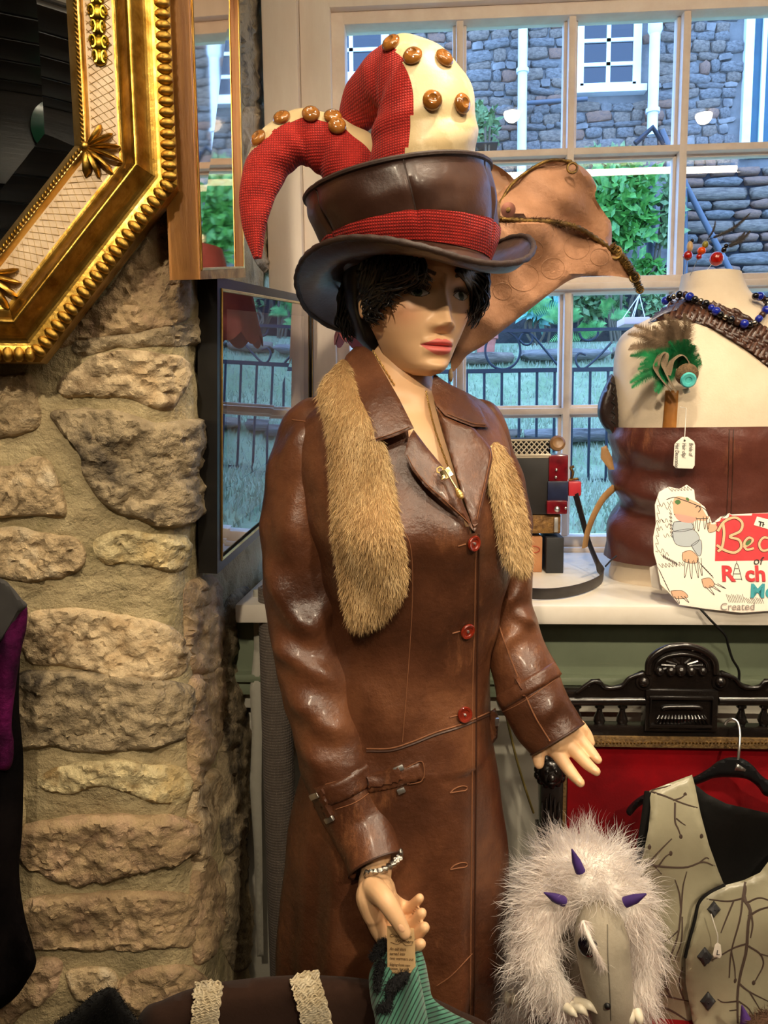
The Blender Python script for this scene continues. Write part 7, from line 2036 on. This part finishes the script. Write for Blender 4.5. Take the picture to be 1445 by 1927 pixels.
obj('eye', ball(h_[0] + h_[1] * .001, 1, 16, 10, (.013, .006, .017), Matrix.Rotation(-.5, 3, 'Y')), M('dark_eye', (18, 12, 20), rough=.08, coat=.6), bst)
lid = btube([(1098, 1738, .955), (1110, 1768, .94), (1122, 1794, .935), (1131, 1810, .94)], [.004, .003, .003, .002]); obj('eyelid', lid, m_wb, bst)
fv, f2 = fur(lid, 2200, .015, .0009, (.25, -.2, -.8), lift=.5, jit=.2, seg=3); stuff(put('eyelid_fur', npmesh('eyelid_fur', fv, f2, m_wf), bst))
h_ = nhit(SN, 1143, 1893); obj('nostril', ball(h_[0], .0045, 10, 8), m_black, bst)
m_claw = M('ivory_claw', (226, 216, 194), rough=.35)
for a_, b_, c_ in (((1085, 1885, .96), (1108, 1892, .945), (1124, 1907, .94)), ((1078, 1893, .955), (1095, 1900, .942), (1106, 1912, .94)), ((1066, 1896, .955), (1078, 1905, .945), (1086, 1914, .94)), ((1172, 1895, .955), (1172, 1912, .945), (1168, 1932, .945)), ((1184, 1900, .952), (1186, 1918, .944), (1184, 1938, .944)), ((1198, 1902, .955), (1203, 1918, .946), (1202, 1936, .946)),
                   ((958, 1868, 1.05), (955, 1882, 1.045), (956, 1896, 1.045)), ((970, 1870, 1.05), (967, 1884, 1.045), (966, 1898, 1.045)), ((984, 1872, 1.05), (983, 1888, 1.045), (979, 1904, 1.045))):
    obj('claw', sweep(spline([tuple(V(*a_)), tuple(V(*b_)), tuple(V(*c_))], 12), np.interp(np.linspace(0, 1, 12), [0, .5, 1], [.0065, .006, .0012]), 10), m_claw, bst)
m_spk = M('purple_spike', (70, 44, 116), (52, 30, 92), rough=.6, scale=40)
for a_, b_ in (((1092, 1640, .99), (1076, 1598, .99)), ((1060, 1696, .985), (1024, 1680, .97)), ((1176, 1698, .965), (1216, 1682, .955))):
    obj('spike', sweep([V(*a_), V((a_[0] + b_[0]) / 2, (a_[1] + b_[1]) / 2 + 1, (a_[2] + b_[2]) / 2), V(*b_)], [.007, .006, .001], 10), m_spk, bst)
stand = tag(obj('plinth_block', span((V(1110, 1927, 1.04).x - .10, .97, .551), (V(1110, 1927, 1.04).x + .10, 1.10, V(1110, 1975, 1.04).z), .004), m_dark), 'dark block on the chair seat carrying the beast stole', 'block')

# ================================================================== FOREGROUND TEXTILES
# kraft tag in the hand and striped scarf
kt = thing('kraft_tag', 'kraft card tag with handwriting held under the mannequin thumb', 'tag', V(755, 1834, .89))
ktY = lambda p: .905 + (1740 - p[:, 1]) * .00006
obj('card', patch([(728, 1742), (779, 1747), (783, 1835), (729, 1830)], ktY, T=.0005, edge=1, step=6, curved=False, minT=.0004), M('kraft_card', (210, 176, 128), (196, 160, 112), rough=.85, scale=30), kt)
obj('punch_hole', lathe([(.0006, 0), (.003, .0002), (.0006, .0003)], 12, Matrix.Translation(V(752, 1750, .9035)) @ frame_to((0, -1, 0)).to_4x4()), m_black, kt)
bpy.context.view_layer.update()
m_ink2 = M('brown_ink', (110, 82, 50), rough=.9)
writing(['Crafty Arm', '    Warmers'], 733, 1763, .9008, .0070, .04, m_ink2, kt, 1.0, xs=.85)
writing(['An old shirt', 'turned into', 'two warmers out'], 733, 1788, .8998, .0064, .02, m_ink2, kt, 1.02, xs=.66)
writing(['Edging from new', 'cotton, but also', 'hand done!'], 733, 1817, .8982, .0056, .03, m_ink2, kt, .98, xs=.68)
obj('flourish', tube(spline([tuple(V(*p)) for p in [(735, 1773, .9008), (748, 1777, .9006), (756, 1773, .9006), (764, 1779, .9004), (776, 1778, .9004)]], 20), .00035, 4), m_ink2, kt)

m_teal2 = bpy.data.materials.new('teal_stripe_knit'); m_teal2.use_nodes = True
nt = m_teal2.node_tree; N = nt.nodes; L = nt.links; b = N['Principled BSDF']; b.inputs['Roughness'].default_value = .85; b.inputs['Sheen Weight'].default_value = .3
uvn = N.new('ShaderNodeUVMap'); wv2 = N.new('ShaderNodeTexWave'); wv2.wave_type = 'BANDS'; wv2.bands_direction = 'X'; wv2.inputs['Scale'].default_value = 1.0; wv2.inputs['Distortion'].default_value = 1.2; wv2.inputs['Detail Scale'].default_value = .4
L.new(uvn.outputs[0], wv2.inputs['Vector'])
rp = N.new('ShaderNodeValToRGB'); rp.color_ramp.elements[0].position = .13; rp.color_ramp.elements[0].color = lin((14, 40, 34)); rp.color_ramp.elements[1].position = .26; rp.color_ramp.elements[1].color = lin((74, 128, 108))
L.new(wv2.outputs['Fac'], rp.inputs[0]); L.new(rp.outputs[0], b.inputs['Base Color'])
scf = thing('striped_scarf', 'teal knitted cloth with thin dark stripes and black lace hanging from the hand', 'scarf', V(780, 1980, .92))
def striped(name, pts, Y, ang, freq, T=.006, disp=None):
    vf = patch(pts, Y, T=T, edge=14, step=7, disp=disp); P = patch.P; n = patch.n
    me = mesh(name, vf[0], vf[1], m_teal2); uvl = me.uv_layers.new(name='UVMap')
    ca_, sa_ = math.cos(ang), math.sin(ang)
    uvs = np.stack([(P[:, 0] * ca_ + P[:, 1] * sa_) * freq, (-P[:, 0] * sa_ + P[:, 1] * ca_) * freq], 1); uvs = np.vstack([uvs, uvs])
    li = np.zeros(len(me.loops), np.int32); me.loops.foreach_get('vertex_index', li)
    uvl.data.foreach_set('uv', uvs[li].astype(np.float32).ravel())
    return put(name, me, scf)
fd = lambda P, k: .006 * np.sin(P[:, 0] / 9 + P[:, 1] / 60)
sY1 = tps([(740, 1775, .925), (700, 1850, .905), (790, 1850, .900), (740, 2040, .865), (820, 2040, .865)])
striped('front_fold', [(742, 1768), (722, 1785), (704, 1810), (694, 1840), (698, 1885), (706, 1927), (700, 1990), (720, 2060), (830, 2060), (812, 1960), (800, 1890), (788, 1830), (780, 1790), (768, 1768)], sY1, .45, .040, disp=fd)
sY2 = tps([(780, 1775, .935), (800, 1850, .908), (830, 1870, .905), (900, 1960, .87), (820, 2050, .87)])
striped('back_fold', [(768, 1766), (786, 1774), (800, 1810), (808, 1850), (816, 1880), (850, 1905), (890, 1926), (930, 1960), (940, 2060), (800, 2060), (800, 1960), (788, 1890), (778, 1830)], sY2, 1.28, .038, disp=fd)
m_lace = M('black_lace', (10, 9, 12), rough=.9)
for pts in ([(724, 1766), (712, 1776), (698, 1798), (700, 1806), (716, 1796), (732, 1778)], [(716, 1806), (706, 1828), (706, 1860), (712, 1866), (718, 1840), (724, 1812)], [(762, 1828), (735, 1842), (722, 1858), (724, 1880), (708, 1898), (716, 1908), (734, 1900), (742, 1872), (762, 1850), (770, 1834)]):
    lv = patch(pts, lambda p: sY1(p) - .010, T=.004, edge=6, step=4); obj('lace_trim', lv, m_lace, scf)
    fv, f2 = fur(lv, 900, .006, .0012, (0, -.2, -.2), jit=.8, seg=2, curl=.3); stuff(put('lace_fuzz', npmesh('lace_fuzz', fv, f2, m_lace), scf))

# brown suede cushion with crochet bands
m_suede = M('brown_suede', (58, 40, 32), (42, 28, 22), rough=1, spec=.05, scale=8, sheen=.35, bump=.15, bscale=200)
cu = thing('suede_cushion', 'dark brown suede cushion with two cream crochet bands', 'cushion', V(590, 2240, .94))
cup = [(262, 1912), (310, 1880), (375, 1856), (460, 1842), (560, 1835), (650, 1838), (720, 1848), (800, 1872), (862, 1900), (930, 1940), (975, 2050), (950, 2200), (600, 2250), (280, 2200), (225, 2050)]
cuv = patch(cup, .945, T=.034, edge=60, step=14, backT=.022); obj('cushion', cuv, m_suede, cu); CU = bvh_of(cuv)
m_cro = M('cream_crochet', (238, 224, 194), (216, 196, 158), rough=.95, scale=40, bump=1, bscale=180, bdist=.006)
for line, w_ in (([(396, 1852), (392, 1880), (388, 1915), (386, 1950), (384, 2000)], 44), ([(570, 1836), (582, 1868), (592, 1900), (602, 1940), (608, 2000)], 48)):
    P = spline(line, 34); t_ = np.gradient(P, axis=0); t_ /= np.linalg.norm(t_, axis=1)[:, None]; n_ = np.stack([-t_[:, 1], t_[:, 0]], 1)
    wob = 1 + .16 * np.abs(np.sin(np.arange(34) * .62))
    poly = list(map(tuple, P + n_ * (w_ / 2 * wob)[:, None])) + list(map(tuple, (P - n_ * (w_ / 2 * np.roll(wob, 2))[:, None])[::-1]))
    band = obj('crochet_band', clean(decal(CU, poly, T=.004, off=.0006, edge=3, step=5, curved=False)), m_cro, cu)
    cords = []
    for k in range(1, 33):
        Q = [P[k] + n_[k] * w_ / 2 * s * wob[k] for s in np.linspace(-1, 1, 12)]
        o_, nn = on(CU, [(q[0], q[1] + 2.2 * math.sin(i * 2.0 + k)) for i, q in enumerate(Q)], .0058)
        if len(o_) > 4: cords.append(sweep([tuple(p) for p in o_], .0016, 5, disp=lambda i, a, s: .0005 * math.sin(i * 3)))
    if cords: stuff(obj('crochet_stitches', join(*cords), m_cro, band))
tz = V(590, 2235, .94).z
tbl = thing('side_table', 'low dark wooden display table under the suede cushion', 'table', (V(590, 2240, .9).x, .90, 0))
x0_, x1_ = V(120, 2100, .92).x - .06, V(960, 2100, .92).x
obj('table_top', span((x0_, .80, tz - .03), (x1_, .972, tz), .004), m_dark, tbl)
for x_ in (x0_ + .03, x1_ - .03):
    for y_ in (.83, .945): obj('leg', span((x_ - .015, y_ - .015, 0), (x_ + .015, y_ + .015, tz - .03), .003), m_dark, tbl)
# black fluffy hat at the bottom edge
m_bfur = M('black_plush', (5, 5, 5), (12, 11, 11), rough=1, spec=.03, scale=30, sheen=.3)
bh = thing('black_fur_hat', 'black fluffy hat lying in front of the stone wall', 'hat', V(170, 2060, .93))
bv_ = patch([(92, 1940), (105, 1925), (140, 1902), (175, 1872), (205, 1858), (222, 1868), (240, 1896), (262, 1926), (290, 1990), (270, 2060), (200, 2100), (120, 2080), (80, 2000)], .925, T=.05, edge=40, step=9)
obj('pelt', bv_, m_bfur, bh)
fv, f2 = fur(bv_, 9000, .008, .0009, (0, -.2, -.2), jit=.6, seg=2, curl=.2); stuff(put('fur', npmesh('fur', fv, f2, m_bfur), bh))
# velvet coat hanging at the left
m_bvel = M('black_velvet', (8, 7, 8), (22, 18, 18), rough=1, spec=.03, scale=9, bump=.25, bscale=18, bdist=.01)
m_pvel = M('purple_velvet', (92, 16, 70), (34, 5, 30), rough=.8, spec=.1, scale=16, bump=.6, bscale=22, bdist=.01)
m_gvel = M('charcoal_velvet', (62, 60, 58), (46, 44, 44), rough=.85, scale=14, sheen=.5)
vc = thing('velvet_coat', 'black velvet coat with plum lapel hanging against the stone wall', 'coat', V(0, 1900, .93))
vd = lambda P, k: .008 * np.sin(P[:, 0] / 13 + P[:, 1] / 300)
vv = patch([(-190, 1040), (-120, 1048), (-60, 1062), (0, 1092), (18, 1104), (34, 1128), (46, 1160), (38, 1240), (36, 1330), (44, 1430), (42, 1560), (36, 1640), (46, 1720), (62, 1780), (68, 1812), (55, 1840), (20, 1885), (-60, 1930), (-190, 1960)], .925, T=.028, edge=26, step=10, disp=vd); obj('coat_body', vv, m_bvel, vc)
obj('lapel', patch([(8, 1190), (30, 1150), (50, 1140), (50, 1180), (40, 1225), (30, 1290), (22, 1360), (26, 1400), (22, 1440), (4, 1450), (-30, 1430), (-40, 1330)], .893, T=.006, edge=10, step=6, disp=vd), m_pvel, vc)
obj('collar_flap', patch([(-70, 1070), (0, 1088), (22, 1104), (40, 1126), (51, 1140), (34, 1158), (14, 1196), (-10, 1212), (-80, 1240)], .886, T=.006, edge=8, step=6), m_gvel, vc)
obj('hanger_loop', tube([V(-90, 1055, .94), V(-95, 1000, .95), V(-92, 985, .955)], .003, 6), m_chrome, vc)

# grey cloth roll and folded white edge beside the coat
m_grey = weave('grey_brown_cloth', (118, 106, 96), (88, 78, 70), 120, ratio=.5)
rl_ = thing('fabric_roll', 'tall roll of grey brown cloth standing in the corner by the sill', 'fabric roll', (V(516, 1500, 1.33).x, 1.33, 0))
ax_ = V(516, 1130, 1.33); zt_ = V(516, 1106, 1.33).z; rr0 = 30 * mpp(ax_)
spi = []
for t in np.linspace(0, 6 * PI, 110): spi.append((rr0 * (1 - t / (7.5 * PI)), t))
rings = [[(ax_.x + rr0 * (1 + .03 * math.sin(3 * a_ + z_ * 5)) * math.cos(a_), 1.33 + rr0 * math.sin(a_), z_) for a_ in np.linspace(0, 2 * PI, 36, endpoint=False)] for z_ in np.linspace(0, zt_, 40)]
obj('roll', loft(rings), m_grey, rl_)
obj('spiral_end', tube([(ax_.x + r_ * math.cos(t), 1.33 + r_ * math.sin(t), zt_ + .001) for r_, t in spi], .0015, 5), m_grey, rl_)
we = [(V(474 + 5 * math.sin(k * .8), py, 1.345).x) for k, py in enumerate(np.linspace(1125, 1800, 14))]
obj('selvedge', patch([(476, 1110), (492, 1108), (494, 1250), (492, 1500), (496, 1800), (484, 1800), (478, 1600), (470, 1480), (474, 1380), (470, 1300), (478, 1220)], 1.36, T=.004, edge=4, step=7, curved=False), m_pale, rl_)
tag(obj('hanging_string', tube(spline([tuple(V(*p)) for p in [(940, 1290, 1.36), (962, 1388, 1.385), (975, 1440, 1.387), (992, 1495, 1.387), (1004, 1530, 1.389)]], 20), .0022, 6), M('olive_cord', (120, 104, 50), rough=.7)), 'thin olive cord hanging between the coat and the chair', 'cord')

# ================================================================== THINGS THE MIRROR SHOWS: plates on the dark wall
def seen_in_mirror(px, py, Yw=-2.99):
    d = Vector(rays([(px, py)])[0]); p0 = PO + nF * .005; t = (p0 - Vector(CAM)).dot(nF) / d.dot(nF); q = Vector(CAM) + d * t
    r = d - 2 * d.dot(nF) * nF; k = (Yw - q.y) / r.y
    return q + r * k
bm_ = struct(obj('trim_2', span((-2.3, -1.06, 2.26), (2.6, -.99, CEIL - .02), .006), m_dark))
pc_ = seen_in_mirror(118, 248, -.985); pe_ = seen_in_mirror(118, 190, -.985); R0 = (pe_ - pc_).length
pl_ = thing('wall_plate', 'white china plate with a dark green rim hung on the dark beam', 'plate', pc_)
PM = Matrix.Translation((pc_.x, -.99, pc_.z)) @ frame_to((0, 1, 0)).to_4x4()
obj('rim', lathe([(R0 * .55, .010), (R0, .024), (R0 * 1.01, .020), (R0 * .55, .004)], 48, PM), M('green_glaze', (16, 60, 40), rough=.15), pl_)
obj('well', lathe([(.001, .006), (R0 * .5, .008), (R0 * .57, .013), (R0 * .55, .004), (.001, .001)], 48, PM), M('white_china', (226, 224, 218), rough=.12), pl_)
